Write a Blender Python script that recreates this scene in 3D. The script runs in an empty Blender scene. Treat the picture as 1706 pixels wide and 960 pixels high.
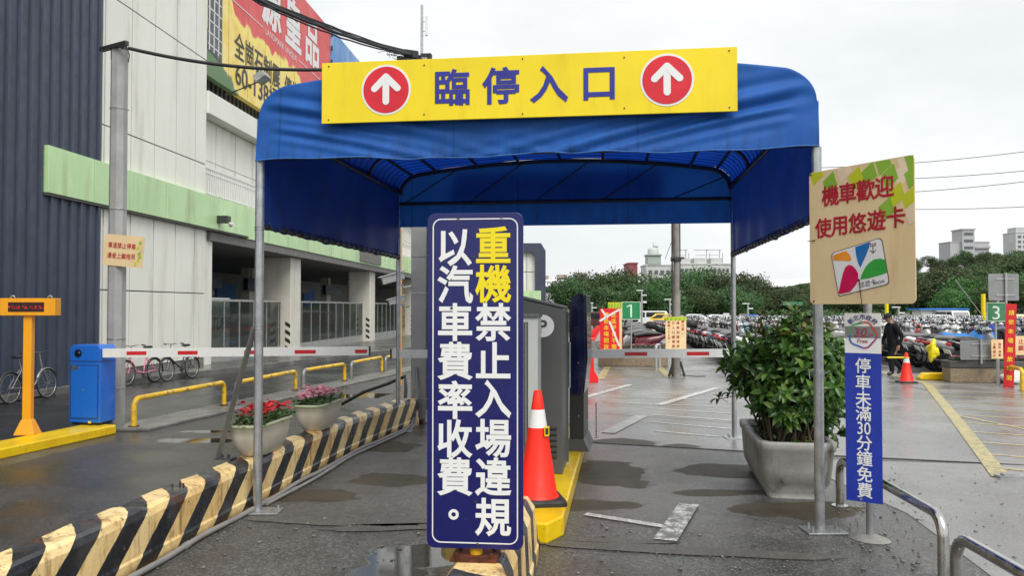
import bpy, bmesh, math, random
from mathutils import Vector, Matrix, noise as mnoise
R = math.radians
rnd = random.Random(7)
SC = bpy.context.scene
COL = SC.collection

# ------------------------------------------------------------------ camera
F_PX, CAM_H = 1330.0, 1.70
TH = math.atan(32 / F_PX)
cam_d = bpy.data.cameras.new('camera'); cam = bpy.data.objects.new('camera', cam_d); COL.objects.link(cam)
cam_d.sensor_width = 36.0; cam_d.lens = 36.0 * F_PX / 1706.0
cam_d.clip_start = 0.05; cam_d.clip_end = 3000
cam.location = (0, 0, CAM_H); cam.rotation_euler = (math.pi / 2 + TH, 0, 0)
SC.camera = cam

# ------------------------------------------------------------------ sky, sun, exposure
SUN_EL, SUN_AZ = R(50), R(157)          # azimuth measured clockwise from +Y
w = bpy.data.worlds.new('World'); SC.world = w; w.use_nodes = True
nt = w.node_tree; nt.nodes.clear()
wo = nt.nodes.new('ShaderNodeOutputWorld'); bg = nt.nodes.new('ShaderNodeBackground')
sky = nt.nodes.new('ShaderNodeTexSky'); sky.sky_type = 'NISHITA'; sky.sun_disc = False
sky.sun_elevation = SUN_EL; sky.sun_rotation = SUN_AZ; sky.dust_density = 2.0
tc = nt.nodes.new('ShaderNodeTexCoord'); mp = nt.nodes.new('ShaderNodeMapping')
mp.inputs['Scale'].default_value = (1.0, 1.0, 2.6)
nz = nt.nodes.new('ShaderNodeTexNoise'); nz.inputs['Scale'].default_value = 2.1; nz.inputs['Detail'].default_value = 5; nz.inputs['Roughness'].default_value = .55
cr = nt.nodes.new('ShaderNodeValToRGB')
cr.color_ramp.elements[0].position = .30; cr.color_ramp.elements[0].color = (6.2, 6.45, 6.55, 1)
cr.color_ramp.elements[1].position = .68; cr.color_ramp.elements[1].color = (8.2, 8.3, 8.25, 1)
mx = nt.nodes.new('ShaderNodeMix'); mx.data_type = 'RGBA'; mx.inputs[0].default_value = .93
nt.links.new(tc.outputs['Generated'], mp.inputs['Vector']); nt.links.new(mp.outputs[0], nz.inputs['Vector'])
nt.links.new(nz.outputs['Fac'], cr.inputs['Fac'])
nt.links.new(sky.outputs[0], mx.inputs[6]); nt.links.new(cr.outputs['Color'], mx.inputs[7])
nt.links.new(mx.outputs[2], bg.inputs['Color']); bg.inputs['Strength'].default_value = 0.10
nt.links.new(bg.outputs[0], wo.inputs['Surface'])
sun_d = bpy.data.lights.new('sun', 'SUN'); sun = bpy.data.objects.new('sun', sun_d); COL.objects.link(sun)
sun_d.energy = 1.9; sun_d.angle = R(40); sun_d.color = (1, .97, .92)
sun.location = (0, -20, 40)
sd = Vector((math.sin(SUN_AZ) * math.cos(SUN_EL), math.cos(SUN_AZ) * math.cos(SUN_EL), math.sin(SUN_EL)))
sun.rotation_euler = sd.to_track_quat('Z', 'Y').to_euler()
vs = SC.view_settings
SC.display_settings.display_device = 'sRGB'
vs.view_transform = 'Standard'; vs.look = 'None'; vs.exposure = 0.48; vs.gamma = 1.0; vs.use_curve_mapping = False
SC.render.engine = 'CYCLES'
SC.cycles.max_bounces = 8; SC.cycles.transparent_max_bounces = 8
SC.cycles.use_denoising = True

# ------------------------------------------------------------------ places read off the photograph (its 1706 x 960 grid)
def ray(px, py):
    u, v = (px - 853) / F_PX, (480 - py) / F_PX
    return Vector((u, math.cos(TH) - v * math.sin(TH), math.sin(TH) + v * math.cos(TH)))
def P(px, py, Y):
    d = ray(px, py); t = Y / d.y
    return Vector((d.x * t, Y, CAM_H + d.z * t))
SLOPE, Y_KNEE, Y_FLAT = .008, 12.0, 112.0      # the lot falls gently away beyond the entry
def gz(y): return -SLOPE * (min(max(y, Y_KNEE), Y_FLAT) - Y_KNEE)
def G(px, py, z=0.0):           # where a photo pixel meets the ground (returned z is measured from the ground there)
    d = ray(px, py); t = (z - CAM_H) / d.z
    if d.y * t > Y_KNEE: t = (z - CAM_H + SLOPE*Y_KNEE) / (d.z + SLOPE*d.y)
    return Vector((d.x * t, d.y * t, z))

# ------------------------------------------------------------------ mesh builder
class MB:
    def __init__(s): s.v = []; s.f = []; s.m = []; s.s = []
    def add(s, vs, fs, mi=0, smooth=False, M=None):
        o = len(s.v)
        for p in vs:
            p = Vector(p)
            if M is not None: p = M @ p
            s.v.append(p)
        for f in fs: s.f.append(tuple(i + o for i in f)); s.m.append(mi); s.s.append(smooth)
        return s
    def merge(s, o, mi_off=0, M=None):
        n = len(s.v)
        s.v += [(M @ p if M is not None else p) for p in o.v]
        s.f += [tuple(i + n for i in f) for f in o.f]; s.m += [k + mi_off for k in o.m]; s.s += o.s
        return s
    def box(s, c, size, rz=0, mi=0, M=None, rot=None):
        x, y, z = size[0] / 2, size[1] / 2, size[2] / 2
        T = Matrix.Translation(c) @ (rot.to_4x4() if rot is not None else Matrix.Rotation(rz, 4, 'Z'))
        if M is not None: T = M @ T
        vs = [(-x,-y,-z),(x,-y,-z),(x,y,-z),(-x,y,-z),(-x,-y,z),(x,-y,z),(x,y,z),(-x,y,z)]
        return s.add(vs, [(0,3,2,1),(4,5,6,7),(0,1,5,4),(1,2,6,5),(2,3,7,6),(3,0,4,7)], mi, False, T)
    def bx(s, x0, x1, y0, y1, z0, z1, mi=0): return s.box(((x0+x1)/2,(y0+y1)/2,(z0+z1)/2), (x1-x0,y1-y0,z1-z0), mi=mi)
    def tube(s, pts, r, n=10, mi=0, caps=True, closed=False, smooth=True):
        pts = [Vector(p) for p in pts]; k = len(pts)
        rs = r if isinstance(r, (list, tuple)) else [r] * k
        rings = []; up = None
        for i in range(k):
            if closed: t = (pts[(i+1) % k] - pts[i-1])
            else: t = pts[min(i+1, k-1)] - pts[max(i-1, 0)]
            t.normalize()
            if up is None:
                up = Vector((0,0,1)) if abs(t.z) < .9 else Vector((1,0,0))
            a = t.cross(up)
            if a.length < 1e-5: a = t.cross(Vector((0,1,0)))
            a.normalize(); b = a.cross(t).normalized(); up = b
            rings.append([pts[i] + (a * math.cos(q) + b * math.sin(q)) * rs[i] for q in [2*math.pi*j/n for j in range(n)]])
        return s.loft(rings, mi, caps and not closed, closed, smooth)
    def loft(s, rings, mi=0, caps=True, closed=False, smooth=True, M=None):
        n = len(rings[0]); vs = [p for r_ in rings for p in r_]; fs = []
        k = len(rings)
        for i in range(k if closed else k - 1):
            a, b = i * n, ((i + 1) % k) * n
            for j in range(n): fs.append((a+j, a+(j+1)%n, b+(j+1)%n, b+j))
        s.add(vs, fs, mi, smooth, M)
        if caps:
            s.add(rings[0], [tuple(range(n))[::-1]], mi, False, M); s.add(rings[-1], [tuple(range(n))], mi, False, M)
        return s
    def cyl(s, c, r, h, n=16, axis='Z', mi=0, r2=None, smooth=True):
        c = Vector(c); d = {'X': Vector((1,0,0)), 'Y': Vector((0,1,0)), 'Z': Vector((0,0,1))}[axis]
        return s.tube([c - d*h/2, c + d*h/2], [r, r if r2 is None else r2], n, mi, True, False, smooth)
    def torus(s, c, Rr, r, axis='Y', n=24, m=8, mi=0, a0=0, a1=2*math.pi, tilt=None):
        c = Vector(c); pts = []
        full = abs(a1 - a0 - 2*math.pi) < 1e-6; cnt = n if full else n + 1
        for i in range(cnt):
            a = a0 + (a1 - a0) * i / n
            q = {'Y': Vector((math.cos(a),0,math.sin(a))), 'X': Vector((0,math.cos(a),math.sin(a))), 'Z': Vector((math.cos(a),math.sin(a),0))}[axis]
            pts.append(c + q * Rr)
        return s.tube(pts, r, m, mi, not full, full)
    def ball(s, c, rad, n=12, m=8, mi=0, M=None):
        rx, ry, rz = rad if isinstance(rad, (tuple, list)) else (rad,)*3
        vs = [(0,0,-rz)]; fs = []
        for i in range(1, m):
            ph = -math.pi/2 + math.pi*i/m
            for j in range(n):
                a = 2*math.pi*j/n; vs.append((rx*math.cos(ph)*math.cos(a), ry*math.cos(ph)*math.sin(a), rz*math.sin(ph)))
        vs.append((0,0,rz)); L = len(vs)-1
        for j in range(n): fs.append((0, 1+(j+1)%n, 1+j)); fs.append((L, L-n+j, L-n+(j+1)%n))
        for i in range(m-2):
            for j in range(n):
                a = 1+i*n; b = a+n; fs.append((a+j, a+(j+1)%n, b+(j+1)%n, b+j))
        T = Matrix.Translation(c)
        if M is not None: T = T @ M
        return s.add(vs, fs, mi, True, T)
    def prism(s, poly, y0, y1, plane='xz', mi=0, M=None, smooth=False):
        # poly of (a, b), counter-clockwise seen from -y for 'xz' / from +z for 'xy'
        n = len(poly)
        if plane == 'xz': A = [(a, y0, b) for a, b in poly]; B = [(a, y1, b) for a, b in poly]
        elif plane == 'xy': A = [(a, b, y1) for a, b in poly]; B = [(a, b, y0) for a, b in poly]
        else: A = [(y1, a, b) for a, b in poly]; B = [(y0, a, b) for a, b in poly]
        fs = [tuple(range(n)), tuple(range(2*n-1, n-1, -1))]
        sd_ = [(i, n+i, n+(i+1)%n, (i+1)%n) for i in range(n)]
        if not smooth: return s.add(A + B, fs + sd_, mi, False, M)
        s.add(A + B, fs, mi, False, M); s.add(A + B, sd_, mi, True, M)
        return s
    def grid(s, fn, nu, nv, mi=0, smooth=True, thick=None):
        vs = [fn(i/nu, j/nv) for j in range(nv+1) for i in range(nu+1)]
        fs = [(j*(nu+1)+i, j*(nu+1)+i+1, (j+1)*(nu+1)+i+1, (j+1)*(nu+1)+i) for j in range(nv) for i in range(nu)]
        return s.add(vs, fs, mi, smooth)
    def mesh(s, name, mats):
        me = bpy.data.meshes.new(name)
        me.from_pydata([tuple(p) for p in s.v], [], s.f)
        for m in (mats if isinstance(mats, (list, tuple)) else [mats]): me.materials.append(m)
        me.polygons.foreach_set('material_index', s.m); me.polygons.foreach_set('use_smooth', s.s)
        me.update(); return me

def obj(name, mb, mats, parent=None, bevel=0, world=False, recalc=False, solid=0):
    if world and parent is not None:
        Mi = Mat(parent).inverted(); mb.v = [Mi @ p for p in mb.v]
    me = mb.mesh(name, mats)
    if recalc:
        b = bmesh.new(); b.from_mesh(me); bmesh.ops.recalc_face_normals(b, faces=b.faces); b.to_mesh(me); b.free()
    o = bpy.data.objects.new(name, me); COL.objects.link(o)
    if parent is not None: o.parent = parent
    if bevel:
        m = o.modifiers.new('b', 'BEVEL'); m.width = bevel; m.segments = 2; m.limit_method = 'ANGLE'; m.angle_limit = R(40)
    if solid:
        m = o.modifiers.new('s', 'SOLIDIFY'); m.thickness = solid; m.offset = 0
    return o
def Mat(o):
    M = Matrix.Translation(o.location) @ o.rotation_euler.to_matrix().to_4x4()
    return Mat(o.parent) @ M if o.parent else M
def tag(o, label, cat, group=None):
    o['label'] = label; o['category'] = cat
    if group: o['group'] = group
    return o
def thing(name, label, cat, loc=(0,0,0), rz=0, group=None):
    o = bpy.data.objects.new(name, None); COL.objects.link(o); o.empty_display_size = .2
    o.location = loc; o.rotation_euler = (0, 0, rz)
    return tag(o, label, cat, group)
def struct(name, mb, mats, kind='structure', **k):
    o = obj(name, mb, mats, **k); o['kind'] = kind; return o
def kids(o): return [c for c in bpy.data.objects if c.parent == o]
def copy_tree(o, parent=None):
    c = o.copy(); COL.objects.link(c); c.parent = parent
    for ch in list(o.children): copy_tree(ch, c)
    return c

# ------------------------------------------------------------------ 2-D helpers for signs (x right, z up, face towards -y)
def circ(cx, cz, r, n=40, rz=None): return [(cx + r*math.cos(2*math.pi*i/n), cz + (rz or r)*math.sin(2*math.pi*i/n)) for i in range(n)]
def rrect(w_, h, r, cx=0, cz=0, n=6):
    out = []
    for sx, sz, a in ((1,-1,-90),(1,1,0),(-1,1,90),(-1,-1,180)):
        for i in range(n+1):
            q = R(a + 90*i/n); out.append((cx + sx*(w_/2-r) + r*math.cos(q), cz + sz*(h/2-r) + r*math.sin(q)))
    return out
def capsule(p, q, wd, n=8):
    p, q = Vector(p), Vector(q); d = (q-p); a = math.atan2(d.y, d.x); out = []
    for i in range(n+1): t = a - math.pi/2 + math.pi*i/n; out.append((q.x + wd/2*math.cos(t), q.y + wd/2*math.sin(t)))
    for i in range(n+1): t = a + math.pi/2 + math.pi*i/n; out.append((p.x + wd/2*math.cos(t), p.y + wd/2*math.sin(t)))
    return out
def frame2d(mb, outer, inner, y0, y1, mi=0):
    n = len(outer)
    A = [(a, y0, b) for a, b in outer] + [(a, y0, b) for a, b in inner]
    B = [(a, y1, b) for a, b in outer] + [(a, y1, b) for a, b in inner]
    fs = []
    for i in range(n):
        j = (i+1) % n
        fs += [(i, j, n+j, n+i), (2*n+i, 3*n+i, 3*n+j, 2*n+j), (i, 2*n+i, 2*n+j, j), (n+i, n+j, 3*n+j, 3*n+i)]
    mb.add(A + B, fs, mi)
_tc = {}
def glyphs(body, bold=0.0, res=3):
    k = (body, bold, res)
    if k not in _tc:
        c = bpy.data.curves.new('lettering', 'FONT'); c.body = body; c.size = 1; c.resolution_u = res; c.bevel_depth = bold; c.bevel_resolution = 1
        o = bpy.data.objects.new('lettering', c); COL.objects.link(o); bpy.context.view_layer.update()
        me = bpy.data.meshes.new_from_object(o.evaluated_get(bpy.context.evaluated_depsgraph_get()))
        vs = [(v.co.x, v.co.y, v.co.z / max(bold, 1e-6)) for v in me.vertices]; fs = [tuple(p.vertices) for p in me.polygons]
        bpy.data.objects.remove(o); bpy.data.curves.remove(c); bpy.data.meshes.remove(me)
        _tc[k] = (vs, fs)
    return _tc[k]
def put_text(mb, body, cx, cz, h, y=-.004, bold=.012, mi=0, wscale=1.0, fit=None, rot=0, M=None, shear=0):
    # text centred on (cx, cz); h = em size; fit = total width wanted
    vs, fs = glyphs(body, bold)
    x0 = min(v[0] for v in vs); x1 = max(v[0] for v in vs)
    sx = h * wscale
    if fit: sx = fit / (x1 - x0)
    xm = (x0 + x1) / 2; zm = .383
    ca, sa = math.cos(rot), math.sin(rot); out = []
    for a, b, e in vs:
        b -= zm; a = (a - xm) * sx + shear * b * h; b *= h
        out.append((cx + a*ca - b*sa, y - e*.0003, cz + a*sa + b*ca))
    mb.add(out, fs, mi, False, M)
def put_col(mb, body, cx, ztop, pitch, h, y=-.004, bold=.012, mi=0, wscale=1.0, M=None):
    for i, ch in enumerate(body):
        if ch != ' ': put_text(mb, ch, cx, ztop - pitch*(i+.5), h, y, bold, mi, wscale, M=M)

# ------------------------------------------------------------------ materials
def N(nt, t, **k):
    n = nt.nodes.new(t)
    for a, b in k.items(): setattr(n, a, b)
    return n
def new_mat(name):
    m = bpy.data.materials.new(name); m.use_nodes = True; nt = m.node_tree
    return m, nt, nt.nodes['Principled BSDF']
def noise_node(nt, scale, detail=4, rough=.55, vec=None, dist=0):
    n = N(nt, 'ShaderNodeTexNoise'); n.inputs['Scale'].default_value = scale; n.inputs['Detail'].default_value = detail
    n.inputs['Roughness'].default_value = rough; n.inputs['Distortion'].default_value = dist
    if vec is not None: nt.links.new(vec, n.inputs['Vector'])
    return n.outputs['Fac']
def ramp(nt, fac, p0, p1, c0=0., c1=1.):
    n = N(nt, 'ShaderNodeMapRange'); n.interpolation_type = 'SMOOTHSTEP'
    n.inputs['From Min'].default_value = p0; n.inputs['From Max'].default_value = p1
    n.inputs['To Min'].default_value = c0; n.inputs['To Max'].default_value = c1
    nt.links.new(fac, n.inputs['Value']); return n.outputs['Result']
def mixc(nt, fac, a, b, blend='MIX'):
    n = N(nt, 'ShaderNodeMix', data_type='RGBA', blend_type=blend)
    for s, val in ((0, fac), (6, a), (7, b)):
        if hasattr(val, 'is_output'): nt.links.new(val, n.inputs[s])
        elif s == 0: n.inputs[s].default_value = val
        else: n.inputs[s].default_value = (*val, 1) if len(val) == 3 else val
    return n.outputs[2]
def math_(nt, op, a, b=None, c=None):
    n = N(nt, 'ShaderNodeMath', operation=op)
    for i, val in enumerate((a, b, c)):
        if val is None: continue
        if hasattr(val, 'is_output'): nt.links.new(val, n.inputs[i])
        else: n.inputs[i].default_value = val
    return n.outputs[0]
def bump(nt, bs, h, strength=.3, dist=.01):
    n = N(nt, 'ShaderNodeBump'); n.inputs['Distance'].default_value = dist
    if hasattr(strength, 'is_output'): nt.links.new(strength, n.inputs['Strength'])
    else: n.inputs['Strength'].default_value = strength
    nt.links.new(h, n.inputs['Height']); nt.links.new(n.outputs[0], bs.inputs['Normal']); return n
def objvec(nt, scale=None, kind='Object'):
    t = N(nt, 'ShaderNodeTexCoord').outputs[kind]
    if scale is None: return t
    m = N(nt, 'ShaderNodeMapping'); m.inputs['Scale'].default_value = scale; nt.links.new(t, m.inputs['Vector']); return m.outputs[0]
def pm(name, col, rough=.5, metal=0., var=.12, vs_=3., dirt=None, dirt_amt=.35, dscale=(6,6,1.2), bmp=0, bs_=60, spec=.5, coat=0, island=0):
    """plain paint / metal / concrete: base colour with mottling, streaky dirt and fine bump"""
    m, nt, b = new_mat(name); v = objvec(nt)
    c = mixc(nt, ramp(nt, noise_node(nt, vs_, 5, .6, v), .3, .7), tuple(x*(1-var) for x in col), tuple(min(1, x*(1+var)) for x in col))
    if island:
        r_ = N(nt, 'ShaderNodeNewGeometry').outputs['Random Per Island']
        c = mixc(nt, ramp(nt, r_, 0, 1, 0, island), c, tuple(x*.55 for x in col))
    if dirt is not None:
        d = noise_node(nt, 1.0, 6, .65, objvec(nt, dscale))
        c = mixc(nt, ramp(nt, d, .48, .78, 0, dirt_amt), c, dirt)
    nt.links.new(c, b.inputs['Base Color'])
    rr = ramp(nt, noise_node(nt, vs_*2.3, 4, .6, v), .3, .7, max(.02, rough-.1), min(1, rough+.1)); nt.links.new(rr, b.inputs['Roughness'])
    b.inputs['Metallic'].default_value = metal; b.inputs['Specular IOR Level'].default_value = spec
    if coat: b.inputs['Coat Weight'].default_value = coat; b.inputs['Coat Roughness'].default_value = .08
    if bmp: bump(nt, b, noise_node(nt, bs_, 4, .6, v), bmp, .004)
    return m
def srgb(r, g, b):
    f = lambda c: (c/255/12.92) if c/255 <= .04045 else ((c/255+.055)/1.055)**2.4
    return (f(r), f(g), f(b))
# ================================================================== SETTING: ground, road, markings
def ground_mat(name, c_dark, c_light, wet_lo, wet_hi, r_wet, r_dry, puddles=(), grain=170, speck=.5, bstr=.5, cracks=0, wet_dark=.6, stain=None, damp=()):
    m, nt, b = new_mat(name); pos = N(nt, 'ShaderNodeNewGeometry').outputs['Position']
    big = noise_node(nt, .55, 5, .6, pos); mid = noise_node(nt, 3.1, 5, .65, pos); fine = noise_node(nt, grain, 3, .7, pos)
    c = mixc(nt, ramp(nt, big, .3, .7), c_dark, c_light)
    c = mixc(nt, ramp(nt, mid, .45, .75, 0, .35), c, tuple(x*.6 for x in c_dark))
    vo = N(nt, 'ShaderNodeTexVoronoi'); vo.inputs['Scale'].default_value = 75; nt.links.new(pos, vo.inputs['Vector'])
    sepc = N(nt, 'ShaderNodeSeparateColor'); nt.links.new(vo.outputs['Color'], sepc.inputs[0])
    c = mixc(nt, ramp(nt, sepc.outputs[0], .5, .9, 0, speck), c, tuple(min(1, x*2.6) for x in c_light))
    c = mixc(nt, ramp(nt, sepc.outputs[1], .7, .95, 0, speck*.8), c, tuple(x*.4 for x in c_dark))
    if stain: c = mixc(nt, ramp(nt, noise_node(nt, 1.1, 4, .6, pos), .5, .68, 0, .55), c, stain)
    wet = ramp(nt, noise_node(nt, .8, 4, .55, pos), wet_lo, wet_hi)
    pud = None; dmp = None
    if puddles or damp:
        dn = N(nt, 'ShaderNodeTexNoise'); dn.inputs['Scale'].default_value = 2.6; dn.inputs['Detail'].default_value = 5; nt.links.new(pos, dn.inputs['Vector'])
        off = math_(nt, 'MULTIPLY', math_(nt, 'SUBTRACT', dn.outputs['Fac'], .5), 1.5)
        sp = N(nt, 'ShaderNodeSeparateXYZ'); nt.links.new(pos, sp.inputs[0])
        for idx, (x, y, rx, ry) in enumerate(list(puddles) + list(damp)):
            dx = math_(nt, 'MULTIPLY', math_(nt, 'SUBTRACT', sp.outputs[0], x), 1/rx); dy = math_(nt, 'MULTIPLY', math_(nt, 'SUBTRACT', sp.outputs[1], y), 1/ry)
            d = math_(nt, 'SQRT', math_(nt, 'ADD', math_(nt, 'MULTIPLY', dx, dx), math_(nt, 'MULTIPLY', dy, dy)))
            k = ramp(nt, math_(nt, 'ADD', d, off), .9, 1.04, 1, 0)
            if idx < len(puddles): pud = k if pud is None else math_(nt, 'MAXIMUM', pud, k)
            else: dmp = k if dmp is None else math_(nt, 'MAXIMUM', dmp, k)
        if pud is not None: wet = math_(nt, 'MAXIMUM', wet, pud)
    c = mixc(nt, math_(nt, 'MULTIPLY', wet, 1-wet_dark), c, (0,0,0))
    if pud is not None: c = mixc(nt, math_(nt, 'MULTIPLY', pud, .6), c, (.055, .047, .032))
    if dmp is not None: c = mixc(nt, math_(nt, 'MULTIPLY', dmp, .85), c, mixc(nt, ramp(nt, mid, .3, .7), (.048, .040, .027), (.085, .070, .044)))
    crk = None
    if cracks:
        v2 = N(nt, 'ShaderNodeTexVoronoi', feature='DISTANCE_TO_EDGE'); v2.inputs['Scale'].default_value = .33
        wv = N(nt, 'ShaderNodeVectorMath', operation='ADD'); nn = N(nt, 'ShaderNodeTexNoise'); nn.inputs['Scale'].default_value = 2.2; nn.inputs['Detail'].default_value = 6; nt.links.new(pos, nn.inputs['Vector'])
        nt.links.new(pos, wv.inputs[0]); nt.links.new(nn.outputs['Color'], wv.inputs[1]); nt.links.new(wv.outputs[0], v2.inputs['Vector'])
        crk = math_(nt, 'MULTIPLY', ramp(nt, v2.outputs['Distance'], .002, .007, 1, 0), ramp(nt, noise_node(nt, .7, 2, .5, pos), .46, .56, 0, cracks))
        c = mixc(nt, crk, c, (.012, .011, .010))
    nt.links.new(c, b.inputs['Base Color'])
    rr = mixc(nt, wet, (r_dry,)*3, (r_wet,)*3)
    rr = mixc(nt, ramp(nt, fine, .4, .65, 0, .4), rr, (.6, .6, .6))
    if pud is not None: rr = mixc(nt, pud, rr, (.03,)*3)
    if dmp is not None:
        rr = mixc(nt, dmp, rr, (.5,)*3); nt.links.new(math_(nt, 'SUBTRACT', .5, math_(nt, 'MULTIPLY', dmp, .38)), b.inputs['Specular IOR Level'])
    nt.links.new(rr, b.inputs['Roughness'])
    st = math_(nt, 'SUBTRACT', bstr, math_(nt, 'MULTIPLY', wet, bstr*.55))
    if pud is not None: st = math_(nt, 'MULTIPLY', st, math_(nt, 'SUBTRACT', 1, math_(nt, 'MULTIPLY', pud, .97)))
    h = math_(nt, 'ADD', fine, math_(nt, 'MULTIPLY', noise_node(nt, 24, 3, .6, pos), .6))
    if crk is not None: h = math_(nt, 'SUBTRACT', h, crk)
    bump(nt, b, math_(nt, 'ADD', h, math_(nt, 'MULTIPLY', vo.outputs['Distance'], -.9)), st, .014)
    return m
def gxy(px, py): g = G(px, py); return g.x, g.y
PUD = [gxy(700, 930) + (.34, .30), gxy(655, 955) + (.3, .15)]
DAMP = [gxy(525, 826) + (.5, .26), gxy(650, 800) + (.42, .3), gxy(1018, 790) + (.40, .72), gxy(985, 842) + (.42, .20), gxy(1225, 785) + (.62, .36), gxy(1200, 822) + (.52, .13), gxy(640, 745) + (.4, .4), gxy(1340, 850) + (.6, .3)]
DAMPL = [gxy(1042, 738) + (.48, .30), gxy(1135, 745) + (.26, .18)]
M_asphalt = ground_mat('wet_asphalt', (.058, .057, .053), (.118, .115, .107), .34, .58, .11, .30, PUD, damp=DAMP, cracks=.55, speck=.55, stain=(.05, .043, .034))
M_lot = ground_mat('wet_concrete_lot', (.19, .187, .18), (.28, .275, .262), .35, .62, .10, .30, PUD, grain=90, speck=.12, bstr=.22, cracks=.2, wet_dark=.72, damp=DAMPL)
M_road = ground_mat('wet_road', (.026, .026, .027), (.05, .05, .05), .3, .6, .08, .30, grain=120, speck=.25, bstr=.3)
M_lane = ground_mat('exit_lane_asphalt', (.035, .035, .036), (.062, .061, .060), .38, .62, .12, .38, [gxy(330, 735) + (.5, .2), gxy(355, 720) + (.4, .12), gxy(600, 660) + (.6, .5), gxy(690, 700) + (.4, .6)], grain=150, speck=.5, bstr=.4, cracks=.4, stain=(.035, .032, .028))
M_conc = pm('aged_concrete', (.27, .265, .25), .55, var=.2, vs_=2.5, dirt=(.07, .065, .055), dirt_amt=.55, dscale=(3,3,3), bmp=.35, bs_=45)
M_concwet = pm('damp_concrete', (.17, .165, .155), .35, var=.25, vs_=2, dirt=(.05, .048, .04), dirt_amt=.6, dscale=(2.5,2.5,2.5), bmp=.3, bs_=40)

def sheet(name, pts, z, mat):
    mb = MB(); mb.add([(p[0], p[1], z) for p in pts], [tuple(range(len(pts)))]); return struct(name, mb, mat)
sheet('ground', [(-700, -120), (900, -120), (900, 1400), (-700, 1400)], 0, M_asphalt)
# exit lane left of the striped barrier
sheet('exit_lane', [(-7.2, 1), (-2.9, 1), (-2.2, 8), (-1.75, 11.4), (-.6, 20), (1.0, 30), (-1.0, 34), (-3.0, 20.7), (-4.9, 11.3), (-5.9, 6)], .004, M_lane)
# road in front of the building
sheet('road', [(-9.2, -10), (-7.2, -10), (-6.2, 6), (-5.55, 10.9), (-3.55, 20.7), (-.6, 34), (9, 78), (12, 120), (8, 120), (4, 80), (-1.5, 48), (-4.73, 33.3), (-7.86, 20.4), (-8.6, 17.7), (-9.0, 15.5), (-9.2, 10)], .006, M_road)
# concrete of the scooter lot, from the joint across the entry lane
JL = [gxy(985, 738), gxy(1225, 752), gxy(1706, 776)]
lot = [JL[0], JL[1], JL[2], (60, 10), (90, 90), (20, 96), (4, 60), (.9, 22), (.75, 12.5)]
sheet('parking_lot_pavement', lot, .004, M_lot)
sheet('concrete_apron_pavement', [(2.9, 1.5), (2.95, 4.6), (3.25, 6.6), (3.15, 8.0), JL[1] if False else (2.95, 8.98), JL[2], (60, 9.9), (60, 1.5)], .003, M_lot)
# median strip between exit lane and road
mb = MB()
mb.prism([(-5.62, 10.95), (-4.95, 10.95), (-3.05, 20.7), (-.4, 33), (-.9, 33.4), (-3.7, 20.7)], 0, .045, 'xy')
struct('median_strip', mb, M_concwet, bevel=.012)
# pavement along the building
mb = MB()
kerb = [(-9.0, 15.8), (-8.6, 17.7), (-7.86, 20.4), (-4.73, 33.3), (-1.5, 48), (4, 80), (9, 125)]
mb.prism(kerb + [(-30, 125), (-30, 15.8)], -.25, .15, 'xy')
M_pave = ground_mat('building_pavement', (.12, .118, .11), (.19, .185, .175), .35, .6, .12, .35, grain=60, speck=.1, bstr=.2)
struct('pavement', mb, M_pave, bevel=.02)
mb = MB(); mb.bx(-9.25, -8.98, 2, 15.7, 0, .13); struct('wall_kerb', mb, M_concwet, bevel=.015)

# painted markings, worn
def paint_mat(name, col, wear0=.42, wear1=.6, rough=.35, under=(.13, .128, .122)):
    m, nt, b = new_mat(name); pos = N(nt, 'ShaderNodeNewGeometry').outputs['Position']
    n1 = noise_node(nt, 9, 6, .72, pos)
    c = mixc(nt, ramp(nt, n1, wear0, wear1), col, under)
    c = mixc(nt, ramp(nt, noise_node(nt, 1.2, 3, .5, pos), .4, .7, 0, .4), c, tuple(x*.55 for x in col))
    vo = N(nt, 'ShaderNodeTexVoronoi'); vo.inputs['Scale'].default_value = 60; nt.links.new(pos, vo.inputs['Vector']); sc_ = N(nt, 'ShaderNodeSeparateColor'); nt.links.new(vo.outputs['Color'], sc_.inputs[0])
    c = mixc(nt, ramp(nt, sc_.outputs[0], .62, .8, 0, .75), c, under)
    nt.links.new(c, b.inputs['Base Color']); b.inputs['Roughness'].default_value = rough
    bump(nt, b, noise_node(nt, 110, 3, .6, pos), .25, .006); return m
M_wpaint = paint_mat('worn_white_road_paint', (.66, .66, .64), .50, .74)
M_wfaint = paint_mat('faded_white_road_paint', (.60, .60, .58), .40, .66, under=(.24, .237, .23))
M_ypaint = paint_mat('worn_yellow_road_paint', (.60, .50, .19), .40, .68, under=(.22, .19, .11))
M_yfaint = paint_mat('faded_yellow_road_paint', (.62, .50, .20), .48, .72, under=(.2, .19, .15))
def stripe(mb, a, b, wd, z):
    a, b = Vector((a[0], a[1])), Vector((b[0], b[1])); d = (b-a).normalized(); n_ = Vector((-d.y, d.x)) * wd/2
    mb.add([(a.x-n_.x, a.y-n_.y, z), (b.x-n_.x, b.y-n_.y, z), (b.x+n_.x, b.y+n_.y, z), (a.x+n_.x, a.y+n_.y, z)], [(0,1,2,3)])
mb = MB(); Z1, Z2 = .008, .012
for (x0, y0, x1, y1) in ((1000, 622, 1200, 624), (1012, 644, 1215, 650), (985, 652, 1220, 660), (1000, 661, 1215, 668), (1010, 671, 1215, 679), (1078, 681, 1218, 690), (1085, 692, 1222, 702), (1085, 704, 1220, 716), (1090, 719, 1200, 729)):
    stripe(mb, gxy(x0, y0), gxy(x1, y1), .075, Z1)
stripe(mb, gxy(972, 664), gxy(1050, 642), .16, Z2)
stripe(mb, gxy(1098, 676), gxy(1195, 647), .16, Z2)
struct('white_hatch_marking', mb, M_wpaint)
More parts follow.
